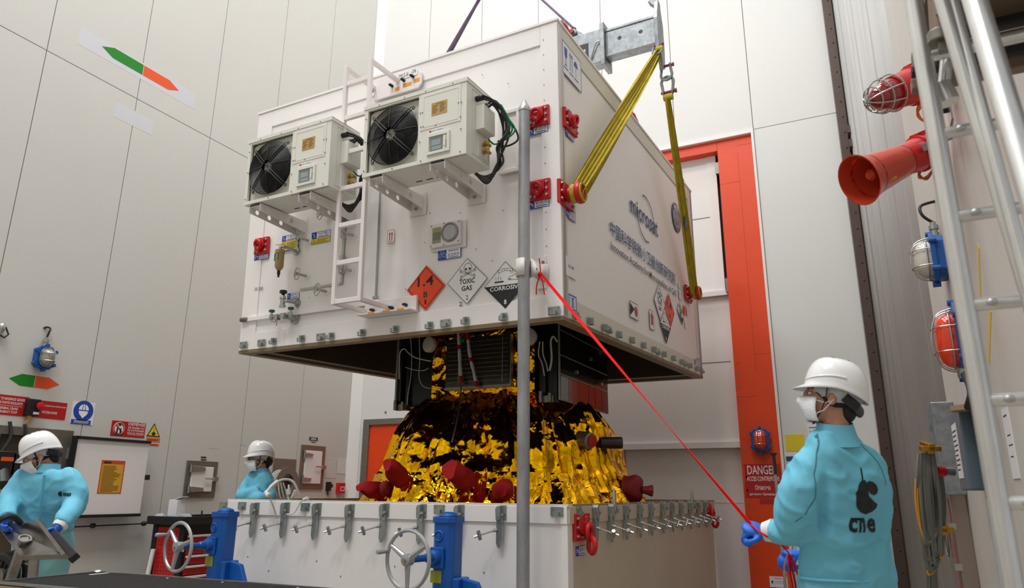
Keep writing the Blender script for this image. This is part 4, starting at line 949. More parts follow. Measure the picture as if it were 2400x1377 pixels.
for pts,rr,m in [([(936,888),(936,850),(938,825),(948,817),(957,826),(975,838),(1010,846)],.007,'harness'),([(961,782),(965,830),(963,880),(956,925),(954,948)],.004,'harness'),([(982,780),(984,840),(982,880),(990,903),(1008,910)],.004,'harness'),([(950,860),(970,866),(992,868),(1004,862)],.004,'harness'),([(1288,868),(1293,840),(1291,800),(1297,788),(1306,800)],.009,'harness'),([(1265,800),(1262,830),(1270,850),(1276,880)],.006,'harness'),([(1272,800),(1273,830),(1280,850),(1284,870)],.006,'harness')]:
    obj('wire_harness',MB().tube(cat_([SG(u,v,.03) for u,v in pts]),rr,6),m,sat)
obj('thruster_cap',MB().lathe(SG(1010,808,.0),(-.25,-1,0),[(0,.08),(.04,.08),(.05,.06)],20),'harness',sat)
obj('thruster_cap',MB().lathe(SG(1240,790,.0),(.1,-1,0),[(0,.085),(.04,.085),(.05,.06)],20),'harness',sat)
# red and white ribbons, probe rod
for pts in ([(1073,772),(1076,800),(1078,850),(1081,896)],[(1095,780),(1101,830),(1110,870),(1118,905)]):
    Q=cat_([SG(u,v,.05) for u,v in pts],5); o=obj('ribbon',MB().tube(Q,[.024+.004*math.sin(i*1.7) for i in range(len(Q))],8,flat=.5),mat('ribbon_white',(225,218,214),.7) if 'ribbon_white' not in MATS else 'ribbon_white',sat)
    for a,b in ((0,.14),(.42,.53),(.88,1)):
        i0,i1=int(a*(len(Q)-1)),max(int(b*(len(Q)-1)),int(a*(len(Q)-1))+1); obj('red_band',MB().tube(Q[i0:i1+1],.029,8,flat=.55),'redsign',o)
obj('test_lead',MB().tube([SG(1081,905,.06),SG(1079,940,.15),SG(1070,990,.42),SG(1059,1035,.5)],.007,8),'alu',sat)
obj('green_tag',MB().pbox(SF,SF.ab(1080,805)[0],SF.ab(1080,805)[1],SF.ab(1094,805)[0],SF.ab(1094,795)[1],.03,.05),'green',sat,smooth=False)
# protective caps with red cloth
def dome_pt(u,v,push=.0):
    d=ray(u,v); best=None; p=CAMP.copy(); t=4
    while t<9:
        q=CAMP+d*t-ST.translation; 
        if math.hypot(q.x,q.y)<prof(max(1.13,min(2.29,q.z)))+push and q.z<2.3: return q
        t+=.01
    return q
def cloth_cap(u0,v0,u1,v1,r0,r1,lab,m='fabric_red',out=.22):
    p=dome_pt(u0,v0,.04); n=V((p.x,p.y,0)).normalized(); e=at(u1,v1,(ST@p-CAMP).dot(CF)-out)-ST.translation
    d=e-p; L=d.length; prf=[]
    for i in range(9):
        t=i/8; prf.append((L*t,r0*(1-t)**.8+r1*t**1.2+.02*math.sin(t*PI)))
    mb=MB().lathe(p,d,[(-.03,r0*1.05)]+prf,14,caps=True)
    mb.v=[q+noise.noise_vector(q*11)*.034 for q in mb.v]
    return obj('cap_cover',mb,m,sat,ang=50,label=lab)
cloth_cap(950,1124,908,1090,.075,.05,'red cloth cover pointing up left')
cloth_cap(1098,1126,1055,1098,.07,.075,'red cloth cover')
cloth_cap(895,1150,838,1142,.07,.03,'long red cloth cover pointing left')
cloth_cap(1190,1152,1170,1146,.065,.05,'small red cloth cover')
cloth_cap(915,1147,900,1143,.05,.03,'dark red cloth cover','deepred')
o=cloth_cap(1468,1142,1502,1146,.11,.075,'dark red capped nozzle','deepred',.05)
p=at(1504,1147,(ST@dome_pt(1468,1142,.04)-CAMP).dot(CF)-.05)-ST.translation
obj('cap_cover',MB().lathe(p,CR*1-CU*.1,[(0,.03),(.05,.04),(.1,.055),(.105,.01)],8),'deepred',sat,label='red cloth tail of the nozzle cap')
p=dome_pt(1366,1029,.0); n=V((p.x,p.y,-.2)).normalized()
o=obj('sensor_head',MB().lathe(p,n,[(-.1,.075),(.10,.075),(.11,.06)],16),'grey_steel',sat); obj('red_lens_cap',MB().lathe(p+n*.1,n,[(0,.055),(.03,.055),(.035,.04)],16),'redsign',o)
p=dome_pt(1408,1037,.0); obj('sensor_tube',MB().cyl(p,p+CR*.2,.055,n=16).cyl(p+CR*.2,p+CR*.205,.05,n=16),mat('tube_brown',(46,34,28),.4),sat)
# ------------------------------------------------------------------ clamps, pins and brackets on the container base
def clamp(pl,u,v,k=1,ang=0,n=.014,sgn=-1):
    """open over-centre clamp; u,v = middle of its plate"""
    a,b=pl.ab(u,v,n); rn=random.Random(int(u))
    c=obj('toggle_clamp',MB().poly(pl,[(a-.03,b-.045),(a+.04,b-.045),(a+.04,b+.055),(a-.015,b+.055),(a-.035,b+.03)],n,n+.006).poly(pl,[(a-.025,b-.045),(a+.005,b-.045),(a+.005,b+.05),(a-.015,b+.05),(a-.03,b+.03)],n+.006,n+.045),'zinc',low,smooth=False,bev=.002)
    P=lambda x,y,z:pl.P(a+x,b+y,n+z)
    obj('lever',MB().poly(pl,[(a-.03,b-.03),(a+.02,b-.03),(a+.022,b-.15),(a+.005,b-.215),(a-.012,b-.235),(a-.03,b-.2),(a-.028,b-.1)],n+.01,n+.03),'zinc',c,smooth=False,bev=.003)
    obj('pivot',MB().disc(pl,a+.012,b-.06,.012,n+.03,n+.036,12).disc(pl,a+.018,b-.01,.011,n+.03,n+.05,10),'steel',c)
    e=.13+rn.uniform(-.01,.01)
    r0=P(-.0*1,-.115,.03); r1=P(sgn*.03-.0,-.115,.04) 
    dd=(pl.A*(-.95)+pl.N*.65-pl.B*.35).normalized() if pl is LF else (pl.A*.1+pl.N*1.0-pl.B*.3).normalized()
    r0=P(-.02,-.11,.03); r1=r0+dd*.15
    obj('hook_rod',MB().cyl(r0,r1,.0065,n=8).cyl(r0+dd*.0,r0+dd*.03,.012,n=8),'steel',c)
    X=dd.cross(pl.B).normalized(); Y=dd.cross(X)
    t=(X*math.cos(1.1+ang)+Y*math.sin(1.1+ang))
    obj('cross_bar',MB().cyl(r1-t*.032-dd*.02,r1+t*.032-dd*.02,.0135,n=10).cyl(r1-dd*.01,r1+dd*.02,.009,n=6),'steel',c)
for u,v in ((600,1192),(671,1192),(745,1194),(822,1197),(903,1196),(990,1198),(1078,1200),(1176,1202)): clamp(LF,u,v)
for u,v in ((1391,1198),(1428,1195),(1463,1193),(1495,1191),(1522,1189),(1549,1187.5),(1571.5,1186),(1592.5,1185),(1613.5,1184),(1632.5,1183),(1649,1182)): clamp(LS,u,v,ang=u*.01)
for pl,pts in ((LF,((524,1184),(568,1184),(716,1187),(1030,1192),(1306,1198))),(LS,((1356,1197),(1440,1191),(1560,1186),(1625,1183)))):
    for u,v in pts:
        a,b=pl.ab(u,v,.014); o=keeper(low,pl,a,b+.0,'A',n=.014)
for u,v0,v1 in ((1444,1162,1184),(1625.5,1157,1180)):
    a,b=LS.ab(u,(v0+v1)/2,.06); h_=.1
    obj('locating_pin',MB().lathe(LS.P(a,LH-.06,.045),(0,0,1),[(0,.016),(.15,.016),(.19,.003)],12),'steel',low)
a,b=LS.ab(1363,1234,.014); bracket(low,LS,a,b,.26,.18,n=.014,ringdown=True); tie_label(low,LS,a-.08,b-.19,.17,.065)
a,b=LS.ab(1659,1197,.014); bracket(low,LS,a,b,.22,.17,n=.014,ringdown=True); tie_label(low,LS,a-.08,b-.17,.17,.06)
mb=MB()
for i in range(12):
    mb.disc(LF,-LW+.3+i*.26,.75-.1*(i%3),.006,0,.004,6)
obj('rivet',mb,'zinc',low,smooth=False)['kind']='stuff'
# ------------------------------------------------------------------ white hoses over the rim
mat('hose_white',(225,225,222),.35)
mat('clear_hose',(205,205,198),.2,trans=.3)
hs=thing('sampling_hose','white plastic hose with valves arching over the container rim','hose',LF.px(640,1190,.05),LT)
H=lambda u,v,n=.05:LF.px(u,v,n)
obj('hose',MB().tube(cat_([H(622,1156,.12),H(635,1140,.05),H(655,1126,-.1),H(675,1123,-.2),H(690,1132,-.25),H(702,1160,-.3)]),.011,8),'hose_white',hs)
obj('hose',MB().tube(cat_([H(625,1158,.12),H(636,1175,.1),H(645,1200,.06),H(647,1215,.05)]),.007,8),'clear_hose',hs)
obj('valve',MB().cyl(H(633,1143,.03),H(650,1128,-.07),.02).cyl(H(623,1152,.1),H(629,1162,.12),.016).cyl(H(621,1158,.12),H(634,1156,.12),.009),'hose_white',hs)
obj('amber_tip',MB().ell(H(630,1163,.12),.012,.012,.012),'amber',hs)
h2=thing('sampling_hose','thin white hose with a small fitting lying across the rim beside the mid clamps','hose',LF.px(710,1180,.05),LT)
obj('hose',MB().tube(cat_([H(722,1166,.05),H(705,1175,.05),H(690,1200,.05),H(672,1205,.06)]),.006,8),'hose_white',h2)
obj('valve',MB().cyl(H(712,1170,.05),H(722,1166,.05),.014),'hose_white',h2)
h3=thing('sampling_hose','short upright white fitting behind the rim near the man with crossed arms','hose',LF.px(678,1175,-.2),LT)
obj('hose',MB().tube(cat_([H(676,1180,-.25),H(677,1150,-.25),H(677,1135,-.25)]),.009,8),'hose_white',h3); obj('valve',MB().cyl(H(677,1145,-.25),H(677,1158,-.25),.022),'hose_white',h3)
# ------------------------------------------------------------------ blue jacks with hand wheels
mat('jack_blue',(0,84,166),.4,var=(7,.4,(0,66,146)),coat=.1,bump=(25,.08))
mat('wheel_grey',(178,180,180),.35,.5)
def jack(u,vtop,off,lab,handle,wheel_off,scale):
    c=LF.px(u,vtop,off); c=V((c.x,c.y,0)); zt=LF.px(u,vtop,off).z
    t=thing('screw_jack',lab,'jack',(c.x,c.y,0),LT,'blue jacks in front of the container base')
    W=.082
    q=[(-W,-W*.6),(-W*.6,-W),(W*.6,-W),(W,-W*.6),(W,W*.6),(W*.6,W),(-W*.6,W),(-W,W*.6)]
    Pz=Plane((c.x,c.y,0),(1,0,0),(0,1,0),LT)
    obj('column',MB().poly(Pz,q,.1,zt-.01),'jack_blue',t,smooth=False,bev=.006)
    obj('cap',MB().poly(Pz,[(x*1.12,y*1.12) for x,y in q],zt-.05,zt-.01).lathe((c.x,c.y,zt-.01),(0,0,1),[(0,.066),(.018,.058),(.03,.025)],20),'jack_blue',t,bev=.004)
    fp=Plane((c.x,c.y-W,0),(1,0,0),(0,0,1),LT)
    obj('seal_ring',MB().torus(fp.P(-.02,zt-.13,.0),(0,-1,0),.03,.008,18,6).disc(fp,-.02,zt-.13,.02,0,.006,16),'jack_blue',t)
    obj('gear_flange',MB().pbox(fp,-.075,zt-.33,.03,zt-.20,0,.02),'jack_blue',t,smooth=False,bev=.006)
    obj('data_plate',MB().pbox(fp,-.075,zt-.42,.01,zt-.345,0,.003),mat('plate_green',(150,160,60),.4) if 'plate_green' not in MATS else 'plate_green',t,smooth=False)
    h0=V((c.x-.03,c.y-W-.0,zt-.26)); ax=V(wheel_off).normalized(); h1=h0+V(wheel_off)
    obj('gear_shaft',MB().lathe(h0,ax,[(0,.05),(.05,.045),(.06,.03),(.10,.03),(.11,.022),(V(wheel_off).length,.02)],14),'jack_blue',t)
    R=.175
    wb_=MB().torus(h1,ax,R,.0125,32,8); w0=obj('hand_wheel',wb_,'wheel_grey',t)
    X,Y=ortho(ax)
    for k in range(3):
        an=2*PI*k/3+handle; obj('spoke',MB().lathe(h1,X*math.cos(an)+Y*math.sin(an),[(.02,.02),(R-.01,.012)],10),'wheel_grey',w0)
    obj('hub',MB().lathe(h1-ax*.025,ax,[(0,.036),(.05,.036),(.055,.02)],18),'wheel_grey',w0); obj('hub_nut',MB().disc(Plane(h1+ax*.03,X,Y),0,0,.012,0,.012,6),'steel',w0)
    an=handle+2*PI/3+.25; g=h1+(X*math.cos(an)+Y*math.sin(an))*R
    obj('crank_grip',MB().lathe(g,ax,[(-.01,.01),(.02,.012),(.09,.015),(.1,.012)],10),'wheel_grey',w0)
    # gusset towards the right, foot frame
    gx=Plane((c.x,c.y,0),(1,0,0),(0,0,1),LT)
    obj('gusset',MB().poly(gx,[(W,.1),(W+.42,.1),(W+.36,.35),(W+.16,.74),(W+.04,.76),(W,.74)],-.02,.02).poly(gx,[(W,.1),(W+.05,.1),(W+.05,.76),(W,.76)],-.07,.07),'jack_blue',t,smooth=False,bev=.01)
    obj('foot_frame',MB().box(c.x-W-.14,c.y-W-.1,.0,c.x+W+.1,c.y+W,.46).box(c.x-W-.55,c.y-W-.06,.36,c.x-W-.1,c.y+W,.42).box(c.x-W-.55,c.y-W-.06,0,c.x-W-.45,c.y+W,.4),'jack_blue',t,smooth=False,bev=.02)
    return zt
jack(530,1195,.42,'blue screw jack with grey hand wheel, farther one by the red tool cart',.3,(-.03,-.28,0),1)
jack(1052,1206,.42,'blue screw jack with grey hand wheel, nearer one beside the guide pole',.55,(-.03,-.28,0),1)
# ------------------------------------------------------------------ back wall: big orange-framed lift door
OP=Plane((0,10.04,0),(1,0,0),(0,0,1)); 
xr_,zt_=OP.ab(1761,314); xl_,zb_=OP.ab(1681,350)
zl=OP.ab(1560,383)[1]
dr=MB()
dframe=structure('door_1',MB().box(-4.9,10.30,0,xr_+.02,10.34,zt_+.05),'dark')
obj('frame_post',MB().pbox(OP,xl_,0,xr_,zt_,-.25,0),'orange_paint',dframe,smooth=False)
obj('frame_post',MB().pbox(OP,-4.9,0,-4.3,zt_,-.25,0),'orange_paint',dframe,smooth=False)
zlb=OP.ab(1672,352)[1]
obj('frame_lintel',MB().pbox(OP,-4.3,zlb-.02,xl_-.004,zt_,-.18,0),'orange_paint',dframe,smooth=False)
xm=(xl_+xr_)/2+.03
mb=MB().pbox(OP,xm,2.9,xm+.004,zt_-.25,0,.002)
obj('plate_seam',mb,'redsign',dframe,smooth=False)
for z0,x0,x1 in ((OP.ab(1700,430)[1],xl_,xm),(OP.ab(1750,337)[1],xm,xr_),(OP.ab(1800,827)[1],xm,xr_),(OP.ab(1750,928)[1],xl_,xm)): obj('plate_seam',MB().pbox(OP,x0,z0,x1,z0+.006,0,.003),'orange',dframe,smooth=False)
for k in range(18):
    obj('rivet',MB().disc(OP,xl_+.05,.15+k*.17,.012,0,.004,8),'grey_steel',dframe,smooth=False)
obj('reveal',MB().box(xr_,9.98,0,xr_+.035,10.3,zt_+.06).box(-4.9,9.98,zt_+.0,xr_,10.3,zt_+.06),'white_paint',dframe,smooth=False)
xd=xl_-.09
P1=Plane((0,10.2,0),(1,0,0),(0,0,1))
zA=P1.ab(1680,690)[1]; zB=P1.ab(1600,1046)[1]; xd=P1.ab(1688,520)[0]; xd2=P1.ab(1722,860)[0]
lf=obj('door_leaf',MB().pbox(P1,-4.3,zA,xd,zt_,-.05,0),'white_paint',dframe,smooth=False)
obj('bottom_lip',MB().pbox(P1,-4.3,zA-.03,xd+.06,zA+.04,0,.06),'white_paint',lf,smooth=False)
obj('leaf_border',MB().pbox(P1,xd-.14,zA,xd,zt_-.1,0,.012),'white_paint',lf,smooth=False)
obj('leaf_joint',MB().pbox(P1,-4.3,P1.ab(1648,512)[1],xd-.14,P1.ab(1648,512)[1]+.012,0,.003),'joint',lf,smooth=False)
lf=obj('door_leaf',MB().pbox(P1,-4.3,zB,xd2,zA-.03,-.07,-.01),'white_paint',dframe,smooth=False)
obj('bottom_lip',MB().pbox(P1,-4.3,zB-.03,xd2+.06,zB+.05,-.01,.05),'white_paint',lf,smooth=False)
obj('leaf_joint',MB().pbox(P1,-4.3,P1.ab(1670,850)[1],xd2-.05,P1.ab(1670,850)[1]+.012,-.01,-.007),'joint',lf,smooth=False)
lf=obj('door_leaf',MB().pbox(P1,-4.3,0,xd2+.06,zB-.03,-.09,-.05),'white_paint',dframe,smooth=False)
obj('leaf_joint',MB().pbox(P1,-4.3,P1.ab(1700,1177)[1],xd2,P1.ab(1700,1177)[1]+.01,-.05,-.046),'white_print',lf,smooth=False)
a,b=P1.ab(1463,1100); obj('leaf_joint',MB().pbox(P1,a,b-.2,a+.012,zB-.03,-.05,-.046),'joint',lf,smooth=False)
obj('guide_track',MB().pbox(P1,xd+.06,zA-.05,xd+.09,zt_,-.1,.02).pbox(P1,xd2+.06,0,xd2+.08,zA-.05,-.1,.0),'black',dframe,smooth=False)
obj('roller',MB().pbox(P1,xd+.02,zA-.0,xd+.09,zA+.2,.06,.1).pbox(P1,xd-.0,zt_-.5,xd+.08,zt_-.32,.03,.1),'grey_steel',dframe,smooth=False)
# ------------------------------------------------------------------ small orange door
a0,b1=WB.ab(856,983); a1=WB.ab(960,985)[0]; ai,bi=WB.ab(869,996)
d2=structure('door_2',MB().pbox(WB,ai,0,a1,bi,0,.012),'orange_paint')
obj('door_frame',MB().pbox(WB,a0,0,ai,b1,0,.05).pbox(WB,ai,bi,a1+.07,b1,0,.05).pbox(WB,a1,0,a1+.07,bi,0,.05),'grey_steel',d2,smooth=False,bev=.004)
obj('stud',MB().ell(WB.px(904,965,.0),.022,.02,.022),'grey_steel',d2)
# ------------------------------------------------------------------ riveted column
xa=WB.ab(1929,20)[0]; 
col=structure('trim_2',MB().box(xa,9.86,0,xa+.115,9.99,12),'brown_beam')
for k in range(44): obj('rivet',MB().ell((xa+.07,9.86,.2+k*.235),.013,.008,.013,8,6),'dark',col)
for v in (317,350):
    p=WB.px(1992,v,.1); obj('bracket_arm',MB().box(xa+.1,9.7,p.z-.035,xa+.42,9.78,p.z+.035).box(xa+.1,9.68,p.z-.06,xa+.16,9.86,p.z+.05),'brown_beam',col,smooth=False,bev=.004)
# ------------------------------------------------------------------ lamps
def bulkhead_lamp(pl,a,b,H,W,lens,lab,cable=None,nn=0,gland=True,kind='wall_lamp'):
    t=thing(kind,lab,'lamp',pl.P(a,b-H/2,nn),None,'caged wall lamps')
    oct_=lambda k:[(a+k*W*x,b+k*H*y) for x,y in ((-.3,-.5),(.3,-.5),(.5,-.34),(.5,.34),(.3,.5),(-.3,.5),(-.5,.34),(-.5,-.34))]
    obj('body',MB().poly(pl,oct_(.92),nn,nn+.07),'blue_lamp',t,smooth=False,bev=.006)
    rim=obj('flange',MB().poly(pl,oct_(1.05),nn+.06,nn+.09),'blue_lamp',t,smooth=False,bev=.005)
    for x,y in ((-.5,.3),(.5,.3),(-.5,-.3),(.5,-.3),(0,.55),(0,-.55)): obj('lug',MB().disc(pl,a+x*W*1.05,b+y*H*1.02,.02,nn+.05,nn+.1,10),'blue_lamp',rim)
    pr=[(0,1),(.03,1),(.06,.93),(.085,.75),(.1,.45),(.105,.1)]
    mb=MB(); n=24; vs=[]
    hw,hh=W*.33,H*.40
    for t_,k in pr:
        for i in range(n):
            q=2*PI*i/n; x=math.cos(q)*hw*k; y=math.sin(q)*hw*k+(hh-hw)*(1 if math.sin(q)>0 else -1)*min(1,abs(math.sin(q))*6)*(.3+.7*k)
            vs.append(pl.P(a+x,b+y,nn+.09+t_))
    m_=len(pr); fs=[(j*n+i,j*n+(i+1)%n,(j+1)*n+(i+1)%n,(j+1)*n+i) for j in range(m_-1) for i in range(n)]+[tuple((m_-1)*n+i for i in range(n))]
    obj('lens',mb.add(vs,fs),lens,t,ang=60)
    # cage
    def ring(k,z,r=.0045): 
        pts=[]
        for i in range(n):
            q=2*PI*i/n; pts.append(pl.P(a+math.cos(q)*hw*1.12*k,b+math.sin(q)*hw*1.12*k+(hh-hw)*(1 if math.sin(q)>0 else -1)*min(1,abs(math.sin(q))*6),z))
        return MB().tube(pts,r,6,closed=True)
    cg=obj('cage_ring',ring(1.0,nn+.115),'steel',t)
    for y in (-.45,.45):
        obj('cage_bar',MB().tube(cat_([pl.P(a-hw*1.15,b+y*hh,nn+.09),pl.P(a-hw*.95,b+y*hh,nn+.17),pl.P(a,b+y*hh,nn+.215),pl.P(a+hw*.95,b+y*hh,nn+.17),pl.P(a+hw*1.15,b+y*hh,nn+.09)],4),.0045,6),'steel',t)
    for x in (-.35,.35):
        obj('cage_bar',MB().tube(cat_([pl.P(a+x*hw,b-hh*1.15,nn+.09),pl.P(a+x*hw,b-hh*.9,nn+.18),pl.P(a+x*hw,b,nn+.215),pl.P(a+x*hw,b+hh*.9,nn+.18),pl.P(a+x*hw,b+hh*1.15,nn+.09)],4),.0045,6),'steel',t)
    if gland:
        obj('gland',MB().lathe(pl.P(a,b+H*.5,nn+.04),pl.B,[(0,.03),(.03,.03),(.032,.024),(.05,.024),(.052,.032),(.085,.032),(.088,.02),(.11,.02)],12),'zinc',t)
    if cable:
        obj('cable',MB().tube(cat_([pl.P(a+x,b+y,nn+z) for x,y,z in cable]),.011,8),'rubber',t)
    return t
mat('lamp_glass',(150,146,134),.12,coat=.6)
a,b=WL.ab(102,838,.05); bulkhead_lamp(WL,a,b,.235,.19,'lamp_glass','blue caged lamp with a clear lens above the small green and orange arrow',[(0,.23,.04),(.01,.29,.05),(.02,.33,.04),(0,.345,.02),(-.03,.33,0)])
a,b=OP.ab(1784,1032); bulkhead_lamp(OP,a,b,.29,.22,'orange_lens','blue caged lamp with orange lens on the orange door post',None,gland=False)
a,b=WL.ab(2,768,.05); t=thing('cable_lug','grey metal fitting on the left wall at the frame edge','fitting',WL.P(a,b,0)); obj('body',MB().ell(WL.P(a,b,.05),.05,.04,.06).cyl(WL.P(a,b,0),WL.P(a,b,.04),.04),'steel',t); obj('hook',MB().tube([WL.P(a+.05,b+.02,.04),WL.P(a+.09,b-.05,.04),WL.P(a+.06,b-.09,.03),WL.P(a+.02,b-.07,.03)],.009),'dark',t)
# ------------------------------------------------------------------ signs
def sign(name,pl,tl,br,m,lab,cat,texts=(),tm='white_print',n=.0,th=.004,group=None):
    r=rect(pl,tl,br); w,h=r[2]-r[0],r[3]-r[1]
    t=thing(name,lab,cat,pl.P((r[0]+r[2])/2,r[1],n),None,group)
    p=obj('plate',MB().pbox(pl,*r,n,n+th),m,t,smooth=False)
    if texts:
        mb=MB()
        for s,x0,y0,x1,y1 in texts:
            if s=='-': mb.pbox(pl,r[0]+w*x0,r[1]+h*y0,r[0]+w*x1,r[1]+h*y1,n+th,n+th+.001)
            else: text(mb,pl,s,r[0]+w*x0,r[1]+h*y0,r[0]+w*x1,r[1]+h*y1,n+th+.001,.008)
        obj('lettering',mb,tm,t,smooth=False)
    return t,r,w,h
WBF=Plane((0,10.04,0),(1,0,0),(0,0,1))
sign('warning_sign',OP,(1744,1087),(1832,1131),'redsign','red sign reading DANGER on the orange door post','sign',[('DANGER',.08,.45,.9,.92),('ACCES CONTREPOIDS',.05,.1,.95,.34)])
t,r,w,h=sign('warning_sign',OP,(1746,1132),(1828,1166),'redsign','glossy red sign in Russian under the DANGER sign','sign',[('Опасно',.3,.55,.75,.88),('для жизни • Противовесы',.12,.12,.95,.34)])
sign('warning_sign',OP,(1780,1168),(1822,1180),'redsign','small red sticker below the two red signs','sign')
sign('poster',WB,(1839,1018),(1888,1056),'yellow','plain yellow sheet on the back wall left of the man in the foreground','poster')
sign('notice',WB,(1891,994),(1935,1036),'paper','white notice partly hidden by the masked head in the foreground','notice',[('-',.1,.8,.6,.84),('-',.1,.6,.8,.62),('-',.1,.5,.7,.52),('-',.1,.25,.75,.27)],'ink')
sign('notice',WB,(1840,1060),(1892,1082),'paper','small white label strip under the yellow sheet','notice',[('-',.02,.1,.4,.6),('-',.5,.1,.7,.6)],'navy')
sign('notice',OP,(1803,1349),(1847,1377),'paper','white notice with blue symbols low on the orange post','notice',[('-',.3,.8,.7,.84),('-',.3,.55,.95,.57),('-',.3,.4,.95,.42),('-',.1,.35,.2,.6)],'navy')
# left wall signs
mb=MB(); q=[WL.ab(u,v) for u,v in ((190,62),(460,215),(455,257),(184,103))]
t=thing('direction_arrow','long green and orange double arrow high on the left wall','arrow',WL.P(q[0][0],q[3][1],0))
obj('pale_backing',mb.poly(WL,[(q[0][0],q[0][1]),(q[1][0],q[0][1]),(q[1][0],q[3][1]),(q[0][0],q[3][1])],0,.001),'pale_patch',t,smooth=False)
aL,bL=WL.ab(238.5,109); aR,_=WL.ab(419.5,212); am,bm=WL.ab(335,164); hh=.073
bL=(bL+WL.ab(419.5,212)[1])/2
obj('green_half',MB().poly(WL,[(aL,bL),(aL+.16,bL-hh),(am,bL-hh),(am,bL+hh),(aL+.16,bL+hh)],.001,.002),'green',t,smooth=False)
obj('orange_half',MB().poly(WL,[(aR,bL),(aR-.16,bL+hh),(am+.008,bL+hh),(am+.008,bL-hh),(aR-.16,bL-hh)],.001,.002),'orange',t,smooth=False)
a0,b0=WL.ab(275,212); a1,b1=WL.ab(362,302)
solo('wall_patch',MB().pbox(WL,WL.ab(270,250)[0],WL.ab(315,288)[1]-.05,WL.ab(361,280)[0],WL.ab(280,220)[1]-.12,0,.001),'pale_patch','pale faded rectangle on the wall below the long arrow','patch',smooth=False)
aL,bL=WL.ab(20.7,886); aR,bR=WL.ab(139,901); am=WL.ab(81.5,893)[0]; bL=(bL+bR)/2; hh=.063
t=thing('direction_arrow','short green and orange double arrow above the red crane stop signs','arrow',WL.P(am,bL-hh,0))
obj('green_half',MB().poly(WL,[(aL,bL),(aL+.12,bL-hh),(am-.004,bL-hh),(am-.004,bL+hh),(aL+.12,bL+hh)],.001,.002),'green',t,smooth=False)
obj('orange_half',MB().poly(WL,[(aR,bL),(aR-.12,bL+hh),(am+.004,bL+hh),(am+.004,bL-hh),(aR-.12,bL-hh)],.001,.002),'orange',t,smooth=False)
sign('crane_stop_sign',WL,(-25,920),(61,976),'redsign','red sign in French and English about the general crane stop','sign',[("ARRET D'URGENCE GENERAL",.08,.75,.97,.88),('DES PONTS ROULANTS',.22,.55,.85,.68),('-',.2,.46,.85,.475),('GENERAL CRANE',.28,.28,.75,.4),('EMERGENCY STOP',.22,.1,.75,.22)])
sign('crane_stop_sign',WL,(83,936),(151,984),'redsign','red sign in Russian right of the crane stop button','sign',[('Общее экстренное отключение',.04,.66,.97,.78),('МОСТОВЫХ КРАНОВ',.26,.28,.72,.42)])
a,b=WL.ab(77,955,.04); t=thing('emergency_stop','black box with a red mushroom push button between the red signs','switch',WL.P(a,b-.09,0))
obj('box',MB().pbox(WL,a-.07,b-.085,a+.055,b+.09,0,.08),'black',t,smooth=False,bev=.006); obj('push_button',MB().lathe(WL.P(a+.035,b+.02,.08),WL.N,[(0,.018),(.02,.018),(.022,.04),(.04,.038),(.045,.02)],16),'red',t); obj('cable',MB().tube([WL.P(a-.02,b-.085,.04),WL.P(a-.02,b-.13,.04),WL.P(a-.035,b-.16,.03)],.014),'amber',t); obj('label',MB().pbox(WL,a-.01,b-.07,a+.05,b-.045,.08,.082),'paper',t,smooth=False)
t,r,w,h=sign('helmet_sign',WL,(172,939),(216,996),'paper','blue and white sign with a helmeted head symbol','sign')
c=(r[0]+w*.5,r[1]+h*.6); R=w*.44
p=obj('blue_disc',MB().disc(WL,*c,R,.004,.005,28).pbox(WL,r[0]+w*.03,r[1],r[2]-w*.1,r[1]+h*.2,.004,.005),'blue_sign',t,smooth=False)
mb=MB().poly(WL,[(c[0]+R*.5*math.cos(q),c[1]+R*.1+R*.55*math.sin(q)) for q in [i*PI/10 for i in range(11)]],.005,.006).poly(WL,[(c[0]-R*.48,c[1]),(c[0]+R*.48,c[1]),(c[0]+R*.4,c[1]-R*.3),(c[0],c[1]-R*.7),(c[0]-R*.4,c[1]-R*.3)],.005,.006)
for i in range(3): mb.pbox(WL,r[0]+w*.15,r[1]+h*(.05+.045*i),r[2]-w*.2,r[1]+h*(.065+.045*i),.005,.006)
obj('head_symbol',mb,'white_print',t,smooth=False)
obj('helmet_lines',MB().line(WL,[(c[0]-R*.5,c[1]+R*.05),(c[0]+R*.5,c[1]+R*.05)],R*.06,.006,.007).line(WL,[(c[0]-R*.15,c[1]+R*.1),(c[0]-R*.1,c[1]+R*.6)],R*.06,.006,.007).line(WL,[(c[0]+R*.15,c[1]+R*.1),(c[0]+R*.1,c[1]+R*.6)],R*.06,.006,.007),'blue_sign',t,smooth=False)
t,r,w,h=sign('prohibition_sign',WL,(263,984),(337,1026),'redsign','red sign reading DEFENSE with a no walking under loads symbol','sign',[('DEFENSE',.48,.76,.98,.96),('DE PASSER OU',.48,.56,.97,.68),('DE STATIONNER',.48,.38,.97,.5),('SOUS LES CHARGES',.48,.2,.97,.32),('-',.5,.14,.97,.155)])
c=(r[0]+w*.22,r[1]+h*.5); R=h*.42
p=obj('white_disc',MB().disc(WL,*c,R,.004,.005,26,1.0),'white_print',t,smooth=False)
obj('red_ring',MB().torus(WL.P(*c,.005),WL.N,R*.86,R*.1,26,4).line(WL,[(c[0]-R*.6,c[1]+R*.6),(c[0]+R*.6,c[1]-R*.6)],R*.2,.005,.007),'redsign',t)
mb=MB()
for x in (-.3,.3): mb.disc(WL,c[0]+R*x,c[1]-R*.05,R*.12,.007,.009,8).line(WL,[(c[0]+R*x,c[1]-R*.1),(c[0]+R*x,c[1]-R*.5)],R*.22,.007,.009).line(WL,[(c[0]+R*x,c[1]-R*.45),(c[0]+R*(x-.22),c[1]-R*.95)],R*.12,.007,.009).line(WL,[(c[0]+R*x,c[1]-R*.45),(c[0]+R*(x+.2),c[1]-R*.95)],R*.12,.007,.009)
